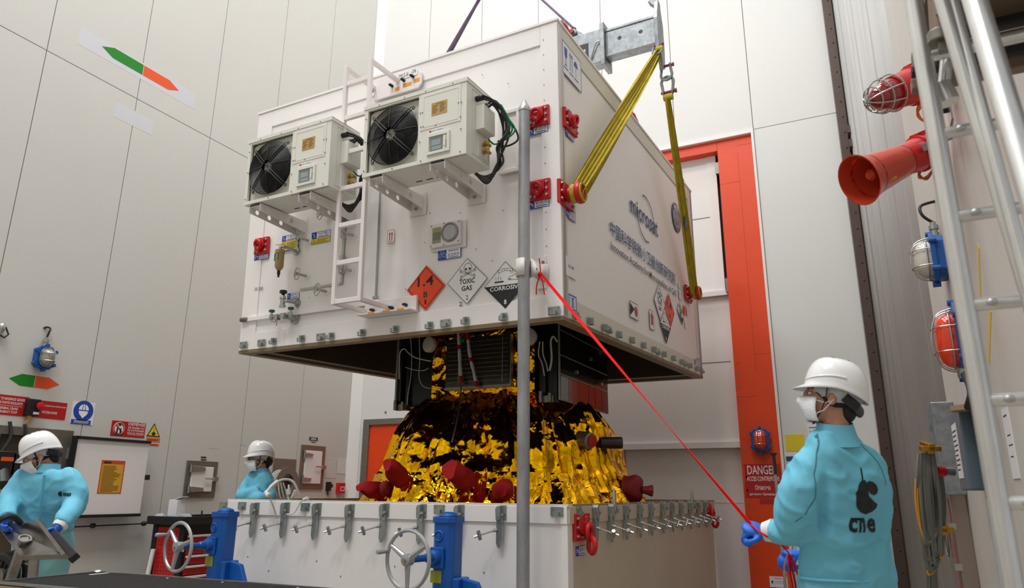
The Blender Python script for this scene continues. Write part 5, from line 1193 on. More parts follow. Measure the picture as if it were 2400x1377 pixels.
mb.pbox(WL,c[0]-R*.15,c[1]+R*.45,c[0]+R*.25,c[1]+R*.8,.007,.009); obj('figures',mb,'ink',t,smooth=False)
t=thing('load_warning_sign','yellow triangle sign with a hanging load above two orange labels','sign',WL.px(357,1044))
A=WL.ab(362,991);B=WL.ab(343,1022);C_=WL.ab(374.5,1023.5)
bz=(B[1]+C_[1])/2
obj('triangle',MB().poly(WL,[A,(B[0],bz),(C_[0],bz)],0,.003),'ink',t,smooth=False)
cx_,cy_=(A[0]+B[0]+C_[0])/3,(A[1]+2*bz)/3; sh=lambda p,k=.78:(cx_+(p[0]-cx_)*k,cy_+(p[1]-cy_)*k)
y_=obj('yellow_field',MB().poly(WL,[sh(A),sh((B[0],bz)),sh((C_[0],bz))],.003,.004),'yellow',t,smooth=False)
obj('load_symbol',MB().line(WL,[(cx_,cy_+.05),(cx_,cy_)],.006,.004,.005).disc(WL,cx_,cy_-.02,.022,.004,.005,10,1.3),'ink',y_,smooth=False)
for tl,br in (((343,1024),(374,1036)),((348,1038),(372,1045))):
    r=rect(WL,tl,br); q=obj('orange_label',MB().pbox(WL,*r,0,.003),mat('lab_orange',(226,110,40),.5) if 'lab_orange' not in MATS else 'lab_orange',t,smooth=False)
    obj('print',MB().pbox(WL,*sub(r,.1,.55,.9,.65),.003,.004).pbox(WL,*sub(r,.1,.3,.8,.4),.003,.004),'ink',q,smooth=False)
# wall hatches
def hatch(tl,br,lab,hg,hm,flip=0):
    a0,b1=WL.ab(*tl); a1,b0=WL.ab(*br); w=a1-a0;h=b1-b0
    t=thing('wall_hatch',lab,'hatch',WL.P((a0+a1)/2,b0,0),None,'hatches in the left wall')
    obj('hatch_frame',MB().frame(WL,a0,b0,a1,b1,w*.14,0,.02),hm,t,smooth=False,bev=.003)
    d=obj('hatch_door',MB().pbox(WL,a0+w*.15,b0+w*.15,a1-w*.15,b1-w*.15,0,.035),'white_paint',t,smooth=False,bev=.006)
    for y in (.22,.78):
        yy=b0+h*y; m=MB().poly(WL,[(a0+w*.13,yy+h*.07*hg),(a0+w*.2,yy+h*.08*hg),(a0+w*.55*hg+(.12*w if hg<1 else 0),yy+h*.05*hg),(a0+w*.55*hg+(.12*w if hg<1 else 0),yy-h*.05*hg),(a0+w*.2,yy-h*.08*hg),(a0+w*.13,yy-h*.07*hg)],.035,.055)
        obj('hinge',m,'steel',t,smooth=False,bev=.004); obj('hinge_pin',MB().cyl(WL.P(a0+w*.1,yy-h*.1,.04),WL.P(a0+w*.1,yy+h*.1,.04),.016),'steel',t)
    yy=b0+h*.5; obj('latch_handle',MB().tube([WL.P(a1-w*.45,yy+.01,.07),WL.P(a1-w*.25,yy+.01,.075),WL.P(a1-w*.12,yy,.05)],.011).pbox(WL,a1-w*.16,yy-.025,a1-.0,yy+.03,.02,.06),'steel',t)
mat('hatch_steel',(120,112,102),.4,.5)
hatch((438,1078),(500,1165),'square grey-framed hatch with two wide steel hinges, right of the open panel door',1.0,'hatch_steel')
hatch((706,1041),(754,1146),'tall narrow hatch with small hinges, right of the hose reel',.55,mat('hatch_brown',(128,108,94),.45,.4))
solo('hatch_label',MB().pbox(WL,*rect(WL,(471,1069),(483,1073)),0,.003).pbox(WL,*rect(WL,(471,1075),(483,1078.5)),0,.003),'black','two small black labels above the square hatch','label',smooth=False)
t,r,w,h=sign('hatch_label',WL,(725,1023),(744,1033),'black','small black label with white letters above the tall hatch','label',[('-',.2,.6,.8,.75),('-',.15,.25,.85,.4)])
obj('lower_label',MB().pbox(WL,*rect(WL,(730,1034.5),(739,1037)),0,.003),'black',t,smooth=False)
# hose reel
a0,b1=WL.ab(641,1073); a1,b0=WL.ab(684,1180)
t=thing('hose_reel','brown wall hose reel with grey hoses coiled on it, behind the standing man','hose reel',WL.P((a0+a1)/2,b0,0))
obj('back_plate',MB().pbox(WL,a0,b0,a1,b1,0,.02),mat('reel_brown',(126,112,100),.4,.4),t,smooth=False)
ca,cb=WL.ab(664,1131,.15); R=.23
obj('drum',MB().lathe(WL.P(ca,cb,.02),WL.N,[(0,R*.7),(.2,R*.7),(.2,R),(.215,R),(.215,R*.55),(.1,R*.5)],32),'reel_brown',t)
for k in range(5): obj('hose_coil',MB().torus(WL.P(ca+.01*k,cb-.02*k,.06+.03*k),WL.N,R*(.78+.03*(k%3)),.014,36,8),'clear_hose',t)
for k in range(3):
    obj('hanging_hose',MB().tube(cat_([WL.P(ca-.2+.05*k,cb,.24),WL.P(ca-.15+.07*k,cb-.2,.26),WL.P(ca+.02,cb-.26-.02*k,.26),WL.P(ca+.2-.03*k,cb-.1,.25)]),.012,8),'clear_hose',t)
sign('notice',WL,(763,1074),(787,1120),'wall_white','faint pale notice with printed lines beside the tall hatch','notice',[('-',.2,.78,.7,.8),('-',.2,.6,.65,.62),('-',.2,.45,.7,.47)],'paper',th=.003)
sign('notice',WL,(790,1073),(818,1110),'wall_white_back','faint plain sheet near the corner of the left wall','notice',th=.003)
a,b=WL.ab(771,1142,.03); t=thing('wall_switch','black box with a hanging cable on the left wall','switch',WL.P(a,b-.08,0)); obj('box',MB().pbox(WL,a-.05,b-.05,a+.01,b+.09,0,.07).pbox(WL,a+.01,b-.0,a+.06,b+.06,.02,.06),'black',t,smooth=False,bev=.004); obj('cable',MB().cyl(WL.P(a-.02,b-.05,.03),WL.P(a-.02,b-.12,.03),.012),'black',t)
a,b=WL.ab(797,1144,.03); t=thing('alarm_box','small red alarm box on the left wall near the corner','alarm',WL.P(a,b-.08,0)); obj('box',MB().pbox(WL,a-.075,b-.08,a+.075,b+.09,0,.08),'red',t,smooth=False,bev=.006); obj('glass',MB().frame(WL,a-.045,b-.04,a+.05,b+.03,.01,.08,.083),'white_print',t,smooth=False)
for u0,v0,u1,v1,l in ((490,1050,513,1052,'thin dark scratch above the square hatch'),(562,1042,576,1043.5,'short dark scratch left of the standing man')):
    solo('scratch',MB().pbox(WL,*rect(WL,(u0,v0),(u1,v1)),0,.0008),'joint',l,'scratch',smooth=False)
# electrical recess with open door
a1,b1=WL.ab(168,1009); a0,b0=WL.ab(-90,1330)
cb_=thing('switch_cabinet','wall recess with steel frame and dark back, plugs hanging inside','cabinet',WL.P(-0+(a0+a1)/2,b0,0))
obj('cabinet_frame',MB().frame(WL,a0,b0,a1,b1,.09,0,.05),'grey_steel',cb_,smooth=False,bev=.004)
obj('back_panel',MB().pbox(WL,a0+.09,b0+.09,a1-.09,b1-.09,0,.012),mat('recess',(74,64,50),.6,var=(6,.6,(50,44,34))),cb_,smooth=False)
a,b=WL.ab(160,1062,.05); obj('latch',MB().pbox(WL,a-.02,b-.06,a+.02,b+.06,.05,.08),'steel',cb_,smooth=False,bev=.003)
for u,v in ((8,1080),(44,1085)):
    a,b=WL.ab(u,v,.1); p=obj('plug_socket',MB().pbox(WL,a-.1,b-.14,a+.09,b+.1,.012,.16).cyl(WL.P(a,b-.1,.1),WL.P(a-.02,b-.24,.2),.07),'black',cb_,bev=.01)
    obj('label',MB().pbox(WL,a-.06,b+.0,a+.06,b+.04,.16,.163),'orange' if u<20 else 'paper',p,smooth=False)
    obj('cable',MB().tube(cat_([WL.P(a-.02,b+.1,.08),WL.P(a+.04,b+.25,.07),WL.P(a+.02,b+.4,.04)]),.018,8),'rubber',cb_)
a,b=WL.ab(12,1150,.05); obj('inner_notice',MB().pbox(WL,a-.2,b-.2,a+.12,b+.08,.012,.02),'paper',cb_,smooth=False)
NP=.12
r=rect(WL,(172,1022),(345,1211),NP); r=(WL.ab(163,1110,NP)[0],WL.ab(250,1211,NP)[1],WL.ab(337,1110,NP)[0],WL.ab(250,1026,NP)[1])
t=thing('panel_door','white door of the wall recess standing open, black edges top and bottom','panel door',WL.P((r[0]+r[2])/2,r[1],NP))
obj('leaf',MB().pbox(WL,r[0],r[1]+.03,r[2],r[3]-.03,NP,NP+.03),'white_paint',t,smooth=False,bev=.004)
obj('edge_strip',MB().pbox(WL,r[0]-.01,r[3]-.03,r[2]+.005,r[3],NP-.03,NP+.05),'black',t,smooth=False)
obj('edge_strip',MB().pbox(WL,r[0]-.01,r[1],r[2],r[1]+.03,NP-.03,NP+.05),'black',t,smooth=False)
obj('edge_strip',MB().pbox(WL,r[0]-.02,r[1],r[0],r[3],NP-.03,NP+.05),'black',t,smooth=False)
obj('hinge_gap',MB().pbox(WL,r[0]-.2,r[1]+.03,r[0]-.02,r[3]-.03,.02,NP-.06),'grey_steel',t,smooth=False)
a,b=WL.ab(340,1118,NP); obj('catch',MB().pbox(WL,a-.02,b-.03,a+.03,b+.03,NP,NP+.05),'black',t,smooth=False,bev=.004)
r2=rect(WL,(230,1077),(283,1156),NP+.03); r2=(WL.ab(229,1115,NP)[0],WL.ab(255,1156,NP)[1],WL.ab(285,1115,NP)[0],WL.ab(255,1078,NP)[1])
nt=obj('notice',MB().pbox(WL,*r2,NP+.03,NP+.032),mat('notice_red',(196,80,40),.5),t,smooth=False)
f_=obj('notice',MB().pbox(WL,*sub(r2,.05,.03,.95,.88),NP+.032,NP+.033),mat('notice_yellow',(214,160,40),.5),nt,smooth=False) if False else obj('yellow_field',MB().pbox(WL,*sub(r2,.05,.03,.95,.88),NP+.032,NP+.033),mat('notice_yellow',(214,160,40),.5),nt,smooth=False)
mb=MB(); rn=random.Random(4)
for i in range(20): mb.pbox(WL,*sub(r2,.1,.82-.04*i,.55+.35*rn.random(),.832-.04*i),NP+.033,NP+.034)
mb.pbox(WL,*sub(r2,.1,.91,.4,.96),NP+.032,NP+.034)
obj('print',mb,'ink',nt,smooth=False)
t=thing('locking_bar','thin black locking rod with two knobs below the open panel door','bar',WL.px(250,1232,.05))
obj('rod',MB().cyl(WL.px(150,1235,.06),WL.px(340,1226,.06),.008),'black',t)
for u,v in ((218,1231),(337,1226)): obj('knob',MB().ell(WL.px(u,v,.07),.03,.035,.03),'black',t)
# ------------------------------------------------------------------ right wall and what hangs on it
mat('wall_right_white',(205,201,194),.45,var=(2,.4,(190,184,178)),bump=(60,.03))
wr=structure('wall_right',MB().box(.67,2.3,0,.9,9.99,12),'joint')
ysr=[2.3,3.25,4.3,5.35,6.4,7.6,8.8,9.99]
for y0,y1 in zip(ysr,ysr[1:]): structure('wall_panel',MB().box(.65,y0+.004,0,.67,y1-.004,12),'wall_right_white',wr)
structure('trim_3',MB().box(xa+.1,10.0,0,.9,10.1,12),'wall_right_white')
mat('pvc_strip',(208,208,206),.3,trans=.06,var=(3,.4,(190,192,194)),stretch=(1,1,.1))
cu=thing('strip_curtain','tall pale translucent plastic strip curtain between the riveted column and the right wall','curtain',(.4,8.6,.05))
N=7
for k in range(N):
    t0,t1=k/N,(k+1)/N; p0=V((xa+.13,9.80,0)).lerp(V((.655,7.2,0)),t0); p1=V((xa+.13,9.80,0)).lerp(V((.655,7.2,0)),t1+.035)
    n=(p1-p0).cross(V((0,0,1))).normalized(); vs=[];fs=[]
    for i in range(7):
        s_=i/6; c=p0.lerp(p1,s_)-n*.012*math.sin(s_*PI)*(1 if k%2 else -1)+n*(.008*(k%2))
        vs+= [c+V((0,0,.05)),c+V((0,0,11.5))]
    for i in range(6): fs.append((2*i,2*i+2,2*i+3,2*i+1))
    o=obj('strip',MB().add(vs,fs),'pvc_strip',cu,ang=60); so=o.modifiers.new('s','SOLIDIFY'); so.thickness=.004
WRp=lambda u,v,off=0:WR.px(u,v,off)
# beacon and horn
mat('horn_red',(196,62,34),.35,coat=.4); mat('beacon_red',(196,20,24),.35,coat=.3); mat('orange_cable',(226,110,40),.5)
def alarm_body(pa,pb,r,t,m='beacon_red'):
    d=(pb-pa).normalized(); L=(pb-pa).length
    o=obj('body',MB().lathe(pa,d,[(-.02,r*.6),(0,r*.95),(.02,r),(L*.45,r),(L*.46,r*1.08),(L*.52,r*1.08),(L*.53,r*.98),(L,r*.9)],24),m,t)
    S=d.cross(CF).normalized()
    side=S if S.z>0 else -S; tw=-CF
    obj('lug_block',MB().obox(pa+d*L*.3+side*r*1.0,d,side,d.cross(side),L*.3,.035,.07),m,t,smooth=False,bev=.006)
    obj('lug_block',MB().obox(pa+d*L*.35+tw*r*.95,d,side,tw,L*.34,.085,.05),m,t,smooth=False,bev=.006)
    obj('screw',MB().cyl(pa+d*L*.42+tw*(r*.95+.025),pa+d*L*.42+tw*(r*.95+.035),.016,n=12),'steel',t)
    return d,L,side,tw
def dep(u,v,off): return (WRp(u,v,off)-CAMP).dot(CF)
D1=dep(2175,200,.12)
pa,pb=at(2185,185,D1+.03),at(2090,218,D1-.04)
t=thing('alarm_beacon','red alarm beacon with a wire cage over its red dome, above the horn','beacon',(pa+pb)/2-V((0,0,.12)))
d,L,side,tw=alarm_body(pa,pb,.105,t)
X,Y=ortho(d)
obj('dome',MB().lathe(pb,d,[(0,.085),(.05,.082),(.11,.06),(.14,.03),(.15,.005)],20),mat('dome_red',(150,10,24),.12,coat=.8),t)
for k in range(4):
    a=PI*k/4; e=X*math.cos(a)+Y*math.sin(a)
    obj('cage_wire',MB().tube([pb+e*.105*math.cos(q)+d*(.0+.175*math.sin(q)) for q in [PI*i/12 for i in range(13)]],.004,6),'steel',t)
for q in (.0,.45,.85): obj('cage_ring',MB().torus(pb+d*(.175*math.sin(q)),d,.105*math.cos(q),.004,24,6),'steel',t)
obj('mount_bar',MB().obox(pa.lerp(pb,.15)+tw*.12,d,side,tw,.34,.045,.006).obox(pa-d*.12+tw*.02,d,side,tw,.01,.2,.2),'zinc',t,smooth=False,bev=.002)
for k in range(3): obj('cable',MB().tube(cat_([at(2165,235+4*k,D1),at(2150,255+5*k,D1),at(2160,280,D1-.02),at(2178,270+6*k,D1),at(2190,250,D1+.05)]),.007,6),['orange_cable','amber','orange_cable'][k],t)
D2=dep(2180,370,.12)
pa,pb=at(2190,345,D2+.03),at(2118,376,D2-.03)
t=thing('alarm_horn','orange-red alarm horn with a wide flared mouth pointing down left','horn',(pa+pb)/2-V((0,0,.12)))
d,L,side,tw=alarm_body(pa,pb,.105,t)
pe=at(2013,422,D2-.13); dd=(pe-pb); LL=dd.length
obj('horn_bell',MB().lathe(pb,dd,[(0,.09),(.02,.1),(LL*.25,.105),(LL*.5,.115),(LL*.75,.125),(LL*.93,.143),(LL,.155),(LL,.147),(LL*.8,.13),(LL*.5,.1),(LL*.2,.06)],32,caps=False),'horn_red',t)
obj('horn_core',MB().lathe(pb+dd*.2,dd,[(0,.04),(LL*.55,.035),(LL*.6,.02)],16),'horn_red',t)
obj('label',MB().obox(pb.lerp(pe,.55)+tw*.105-side*.05,dd,side,tw,.06,.04,.004),'amber',t,smooth=False)
obj('mount_bar',MB().obox(pa.lerp(pb,.1)+tw*.12+side*.03,d,side,tw,.3,.045,.006),'zinc',t,smooth=False,bev=.002)
for k in range(3): obj('cable',MB().tube(cat_([at(2178,380,D2),at(2160,390+4*k,D2),at(2154,408+4*k,D2),at(2172,420-3*k,D2),at(2188,395,D2+.05)]),.007,6),['orange_cable','kgreen','orange_cable'][k],t)
p=WRp(2215,245,.0); t=thing('terminal_block','black cable glands on a small steel plate beside the beacon','terminal block',p-V((0,0,.1)))
a,b=WR.ab(2222,245); obj('plate',MB().pbox(WR,a-.02,b-.14,a+.1,b+.12,0,.01),'steel',t,smooth=False)
for k in range(3): obj('cable_gland',MB().cyl(WR.P(a+.02,b-.04+.05*k,.01),WR.P(a+.02,b-.04+.05*k,.11),.02),'black',t)
p=WRp(2205,300,.0); a,b=WR.ab(2200,300); solo('mounting_rail',MB().pbox(WR,a-.05,WR.ab(2200,440)[1]-.1,a+.02,WR.ab(2200,130)[1],0,.03),'zinc','grey vertical rail on the right wall carrying beacon and horn','rail',smooth=False)
# lamps
a,b=WR.ab(2196,606,.05); bulkhead_lamp(WR,a,b,.34,.26,mat('lamp_clear',(200,196,182),.12,coat=.6),'blue caged lamp with clear glass on the right wall below the horn',[(0,.28,.04),(.02,.34,.1),(.0,.42,.1),(-.05,.46,0)])
a,b=WR.ab(2256,796,.05); bulkhead_lamp(WR,a,b,.43,.30,'orange_lens','large blue caged lamp with orange lens on the right wall',None,gland=False)
p=WRp(2268,880,.05); t=thing('flexible_conduit','black flexible conduit curving down from the large orange lamp to a steel tray','conduit',p-V((0,0,.3)))
obj('conduit',MB().tube(cat_([WRp(2262,875,.08),WRp(2275,900,.08),WRp(2280,925,.1),WRp(2272,955,.12)]),.028,10),'rubber',t); obj('gland',MB().cyl(WRp(2260,862,.08),WRp(2263,884,.08),.04),'steel',t); obj('brown_flange',MB().lathe(WRp(2268,962,.1),(0,0,1),[(0,.09),(.03,.09)],16),'wood_edge',t)
# steel tray and grey box
a0,b1=WR.ab(2222,952); a1,b0=WR.ab(2275,1160)
t=thing('cable_tray','galvanised steel cover on the right wall beside the grey terminal box','tray',WR.P(a0,b0,0))
obj('cover',MB().pbox(WR,a0,b0,a0+.42,b1,0,.16),'galv',t,smooth=False,bev=.01); obj('rib',MB().pbox(WR,a0+.25,b0,a0+.28,b1,.16,.18),'galv',t,smooth=False)
a0,b1=WR.ab(2282,968); b0=WR.ab(2290,1150)[1]
t=thing('terminal_box','blue-grey terminal box with a printed plate on the right wall','box',WR.P(a0,b0,0))
obj('body',MB().pbox(WR,a0,b0,a0+.55,b1,0,.14),mat('box_bluegrey',(78,92,106),.4,bump=(30,.05)),t,smooth=False,bev=.01)
n_=obj('data_plate',MB().pbox(WR,a0+.03,b1-.42,a0+.3,b1-.08,.14,.143),'paper',t,smooth=False)
mb=MB()
for i in range(9): mb.pbox(WR,a0+.05,b1-.13-.03*i,a0+.27-.03*(i%3),b1-.122-.03*i,.143,.144)
obj('print',mb,'ink',n_,smooth=False)
a,b=WR.ab(2350,1060,.05); obj('edge_gasket',MB().pbox(WR,a0+.60,b0-.05,a0+.63,b1+.05,0,.08),'black',t,smooth=False)
# reflective steel door low on the wall
mat('mirror_steel',(165,150,142),.12,.85,var=(2,.3,(140,120,112)))
a0,b1=WR.ab(2238,1150); 
t=thing('steel_cabinet','polished steel cabinet low on the right wall with a tape mark','cabinet',WR.P(a0+.3,.2,0))
obj('door',MB().pbox(WR,a0,.25,a0+.85,b1,0,.12),'mirror_steel',t,smooth=False,bev=.006)
obj('red_reflection',MB().pbox(WR,a0+.5,.25,a0+.72,b1-.06,.12,.123),mat('reflection_red',(140,62,54),.25),t,smooth=False)  # reddish reflection in the polished steel, painted as a flat strip
for z in (.3,.6): obj('clip',MB().pbox(WR,a0+.83,b1-z,a0+.86,b1-z+.05,.1,.15),'steel',t,smooth=False)
obj('tape_cross',MB().line(WR,[(a0+.02,b1-.02),(a0+.12,b1-.12)],.05,.12,.122).line(WR,[(a0+.02,b1-.12),(a0+.12,b1-.02)],.05,.12,.1225),mat('tape',(150,130,70),.5),t,smooth=False)
obj('cable_loop',MB().torus(WR.P(a0+.22,b1-.42,.14),WR.N,.12,.008,24,6),'grey_steel',t)
# cable bundle
mat('cable_grey',(104,106,98),.45)
t=thing('cable_bundle','bundle of looped grey and yellow cables hanging on brass cleats on the right wall','cables',WRp(2180,1330,.1))
rn=random.Random(8)
DB=4.35
for k in range(20):
    x=rn.uniform(-19,19); bot=rn.uniform(1230,1330)
    pts=[at(2170+x,1060+rn.uniform(0,8),DB),at(2172+x*1.4,1120,DB-.03),at(2176+x*1.6,1180,DB-.04*rn.random()),at(2184+x*1.2,bot,DB-.05),at(2192+x,bot+18,DB-.05),at(2200+x*.5,bot-10,DB-.03),at(2196+x,1180,DB),at(2185+x,1090,DB+.03)] if k<15 else [at(2172+x,1065,DB),at(2178+x,1180,DB-.05),at(2190+x,1300,DB-.03),at(2196+x*1.3,1420,DB)]
    obj('cable',MB().tube(cat_(pts,5),.012 if k%4 else .006,6),'cable_grey' if k%4 else 'amber',t)
for (u,v) in ((2180,1050),(2210,1240)):
    p=at(u,v,DB-.02); obj('brass_cleat',MB().obox(p,CR,CU,CF,.12,.03,.04).obox(p-CU*.0+CF*.03,CR,CU,CF,.04,.06,.1),'brass',t,smooth=False,bev=.004)
t=thing('connector_cap','red-capped steel connector beside the cable bundle','connector',at(2205,1106,DB))
obj('cap',MB().cyl(at(2192,1103,DB),at(2210,1104,DB+.02),.032,n=16),'red',t); obj('barrel',MB().cyl(at(2210,1104,DB+.02),at(2232,1106,DB+.04),.028,n=16),'steel',t)
mat('tape_yellow',(226,192,52),.6)
# yellow tapes, papers
for tl,br,l,m_ in (((2280,600),(2312,672),'upper yellow tape strip stuck across the seam of the right wall',0),((2300,755),(2340,822),'lower yellow tape strip on the right wall with a black edge',1)):
    a0,b1=WR.ab(*tl); a1,b0=WR.ab(*br); solo('tape_strip',MB().poly(WR,[(a0,(b0+b1)/2-.11),(a0+.03,(b0+b1)/2-.13),(a1,(b0+b1)/2+.09),(a1-.03,(b0+b1)/2+.13)],0,.002),'tape_yellow',l,'tape',smooth=False)
sign('notice',WR,(2348,960),(2392,1120),'paper','white notice with red and black print on the right wall behind the ladder','notice',[('-',.2,.88,.7,.9),('-',.3,.6,.8,.615),('-',.3,.46,.9,.475),('-',.3,.3,.7,.315)],'ink')
# rod with black grip beside the back worker
p=at(1815,1085,3.9); q=at(1862,1420,3.9)
t=thing('marker_rod','thin grey rod with a black forked tip standing left of the man in the foreground','rod',(q.x,q.y,0))
obj('rod',MB().cyl((p.x,p.y,.0),p,.008),'alu',t); obj('tip',MB().cyl(p-V((0,0,.06)),p+V((0,0,.04)),.009).cyl(p+V((0,0,.04)),p+V((0,0,.055)),.01,.022),'black',t)
# ------------------------------------------------------------------ rolling stair tower in the foreground, right
mat('tube_alu',(226,226,224),.26,.75,var=(30,.3,(160,158,154)),stretch=(1,1,.2)); mat('tread',(120,104,88),.6,.3)
Yt=2.25
TP=Plane((0,Yt,0),(1,0,0),(0,0,1))
def tp(u,v,off=0): return TP.px(u,v,off)
t=thing('stair_tower','aluminium tube stair tower with rungs rising close to the camera on the right','stair tower',(tp(2300,800).x+.1,Yt+.2,0))
x0=tp(2260,700).x
obj('stile',MB().cyl((x0,Yt,0),(x0,Yt,5.2),.0265,n=20),'tube_alu',t)
x1=x0+.42
obj('stile',MB().cyl((x1,Yt,0),(x1,Yt,5.2),.0265,n=20),'tube_alu',t)
z310=tp(2240,308).z; z935=tp(2330,937).z; st_=(z310-z935)/3
for k in range(-4,7):
    z=z935+st_*k
    if z<.1: continue
    obj('rung',MB().cyl((x0+.02,Yt,z),(x1-.02,Yt,z),.018,n=14),'tube_alu',t); obj('rung_rivet',MB().ell((x0+.06,Yt-.018,z),.014,.008,.011,10,6),'wheel_grey',t)
# slanting handrails nearer to the camera
d0=1.5
for (a,b),r in ((((2276,-30),(2440,520)),.026),(((2214,20),(2440,790)),.019),(((2235,10),(2420,700)),.016)):
    p,q=at(*a,d0+.25 if r>.02 else d0+.5),at(*b,d0-.1 if r>.02 else d0+.2)
    obj('handrail',MB().cyl(p+(p-q)*.4,q+(q-p)*.3,r,n=20),'tube_alu',t)
p=tp(2192,-60,-.1); q=tp(2205,95,-.1)
obj('socket_post',MB().cyl(tp(2192,-80,.1),tp(2204,85,.1),.026,n=16),'hatch_brown',t); obj('socket_clamp',MB().cyl(tp(2203,75,.1),tp(2206,100,.1),.034,n=16).obox(tp(2225,100,.1),(1,0,0),(0,1,0),(0,0,1),.06,.03,.05),'grey_steel',t,bev=.003)
obj('spring_hose',MB().tube([tp(2222+2*math.sin(i*1.3),-40+3.5*i,.12) for i in range(24)],[.026+.006*(i%2) for i in range(24)],10),mat('sage',(130,150,136),.5),t)
# platform underside
zp=tp(2300,150).z
for k,(v,h_,m_) in enumerate(((20,.05,'tread'),(60,.03,'dark'),(95,.06,'tread'),(130,.025,'dark'),(160,.04,'hatch_brown'))):
    P_=TP.px(2330,v,-.35-.14*k*0); obj('platform_beam',MB().box(P_.x-.25,Yt+.3,P_.z-h_,P_.x+1.0,Yt+.3+.05,P_.z),m_,t,smooth=False,bev=.004)
P_=TP.px(2330,60,-.35); obj('platform_deck',MB().box(P_.x-.22,Yt-.6,P_.z,P_.x+1.0,Yt+.3,P_.z+.03),'tread',t,smooth=False)
obj('brace_tube',MB().cyl(tp(2222,110,-.05),tp(2212,215,-.05),.018).cyl(tp(2205,200,-.05),tp(2225,240,-.05),.03),'tube_alu',t)
# ------------------------------------------------------------------ tool cart
zt=1.0
CP=Plane((0,0,zt),(1,0,0),(0,1,0))
pc=CP.px(345,1206); pr=CP.px(600,1199); pm=CP.px(430,1207)
cx0,cy0=pc.x,pc.y
cxr=CP.px(432,1210).x; 
X1=cxr; Y0=CP.px(432,1210).y; Y1=Y0+.95; X0=X1-.5
t=thing('tool_cart','red and black tool cart with drawers and a perforated side, behind the left jack','tool cart',((X0+X1)/2,(Y0+Y1)/2,0))
mat('cart_red',(176,16,22),.35,coat=.2); mat('cart_black',(26,25,26),.5)
obj('carcass',MB().box(X0,Y0+.02,.12,X1-.02,Y1,zt-.08),'cart_black',t,smooth=False,bev=.008)
obj('top_tray',MB().box(X0-.04,Y0-.06,zt-.09,X1+.05,Y1+.05,zt-.05).box(X0-.04,Y0-.06,zt-.05,X1+.05,Y0-.04,zt).box(X0-.04,Y1+.03,zt-.05,X1+.05,Y1+.05,zt).box(X0-.04,Y0-.04,zt-.05,X0-.02,Y1+.03,zt).box(X1+.03,Y0-.04,zt-.05,X1+.05,Y1+.03,zt),'cart_black',t,smooth=False,bev=.005)
SPn=Plane((X0,Y0+.02,.12),(1,0,0),(0,0,1))
sp=obj('side_panel',MB().pbox(SPn,.08,.02,.44,zt-.24,0,.008),'cart_red',t,smooth=False)
mb=MB()
for i in range(7):
    for j in range(15): mb.disc(SPn,.12+.046*i,.06+.046*j,.008,.008,.0085,6)
obj('punched_holes',mb,'black',sp,smooth=False)['kind']='stuff'
for x in (.0,.44): obj('corner_post',MB().pbox(SPn,x,0,x+.07,zt-.2,0,.014),'cart_black',t,smooth=False,bev=.004)
DP=Plane((X1-.02,Y0,.12),(0,1,0),(0,0,1)); z=.03
for k,hh in enumerate((.11,.11,.11,.11,.11,.11)):
    d=obj('drawer',MB().pbox(DP,.08,z,.9,z+hh-.012,0,.02),'cart_red',t,smooth=False,bev=.004)
    obj('drawer_pull',MB().pbox(DP,.08,z+hh-.035,.9,z+hh-.012,.02,.04),'white_paint',d,smooth=False,bev=.003); z+=hh
obj('lock',MB().pbox(DP,.02,.5,.06,.54,0,.01),'paper',t,smooth=False)
for x in (X0+.08,X1-.1):
    for y in (Y0+.1,Y1-.1): obj('castor',MB().lathe((x-.015,y,.06),(1,0,0),[(0,.06),(.03,.06)],16).box(x-.02,y-.03,.06,x+.02,y+.03,.13),'rubber',t)
tube=thing('paper_roll','white cardboard tube leaning on the perforated side of the tool cart','tube',SPn.P(.02,-.12,.08)); q=SPn.P(.1,.56,.05)
obj('tube',MB().cyl(SPn.P(.06,-.1,.08),SPn.P(.1,.52,.05),.025,n=16),'paper',tube)
zz=zt-.05
b0=CP.px(400,1204); bx,by=X0+.2,Y0+.12
t=thing('glove_box','white and pale blue cardboard box with its flap open, on the tool cart','box',(bx,by,zz))
obj('carton',MB().box(bx-.07,by-.05,zz,bx+.07,by+.07,zz+.23),'paper',t,smooth=False,bev=.003)
obj('blue_band',MB().box(bx-.072,by-.052,zz+.0,bx+.072,by+.072,zz+.055),mat('pale_teal',(150,205,222),.5),t,smooth=False)
obj('flap',MB().obox((bx+.02,by+.03,zz+.245),(1,0,.25),(0,1,0),(-.25,0,1),.16,.1,.004),'paper',t,smooth=False)
mat('plastic_bag',(190,192,194),.15,trans=.4,bump=(60,.6))
for i,(x,y,r,l) in enumerate(((X0+.08,Y0+.02,.08,'crumpled clear plastic bag at the front left of the tool cart'),(X1-.1,Y0+.08,.1,'crumpled clear plastic bag right of the cardboard box'))):
    m=MB().ell((x,y,zz+.035),r,r*.8,.035,18,10); m.v=[p+noise.noise_vector(p*22)*.03 for p in m.v]; m.v=[V((p.x,p.y,max(p.z,zz))) for p in m.v]
    solo('plastic_bag',m,'plastic_bag',l,'bag',ang=20,group='plastic bags on the tool cart')
solo('marker_pen',MB().cyl((X1-.05,Y0+.28,zz),(X1-.05,Y0+.28,zz+.11),.009),'black','black marker standing on the tool cart','marker')
solo('small_carton',MB().box(X1-.16,Y0+.75,zz,X1+.0,Y0+.95,zz+.09),'paper','small white carton at the far end of the tool cart','carton',smooth=False,bev=.003)
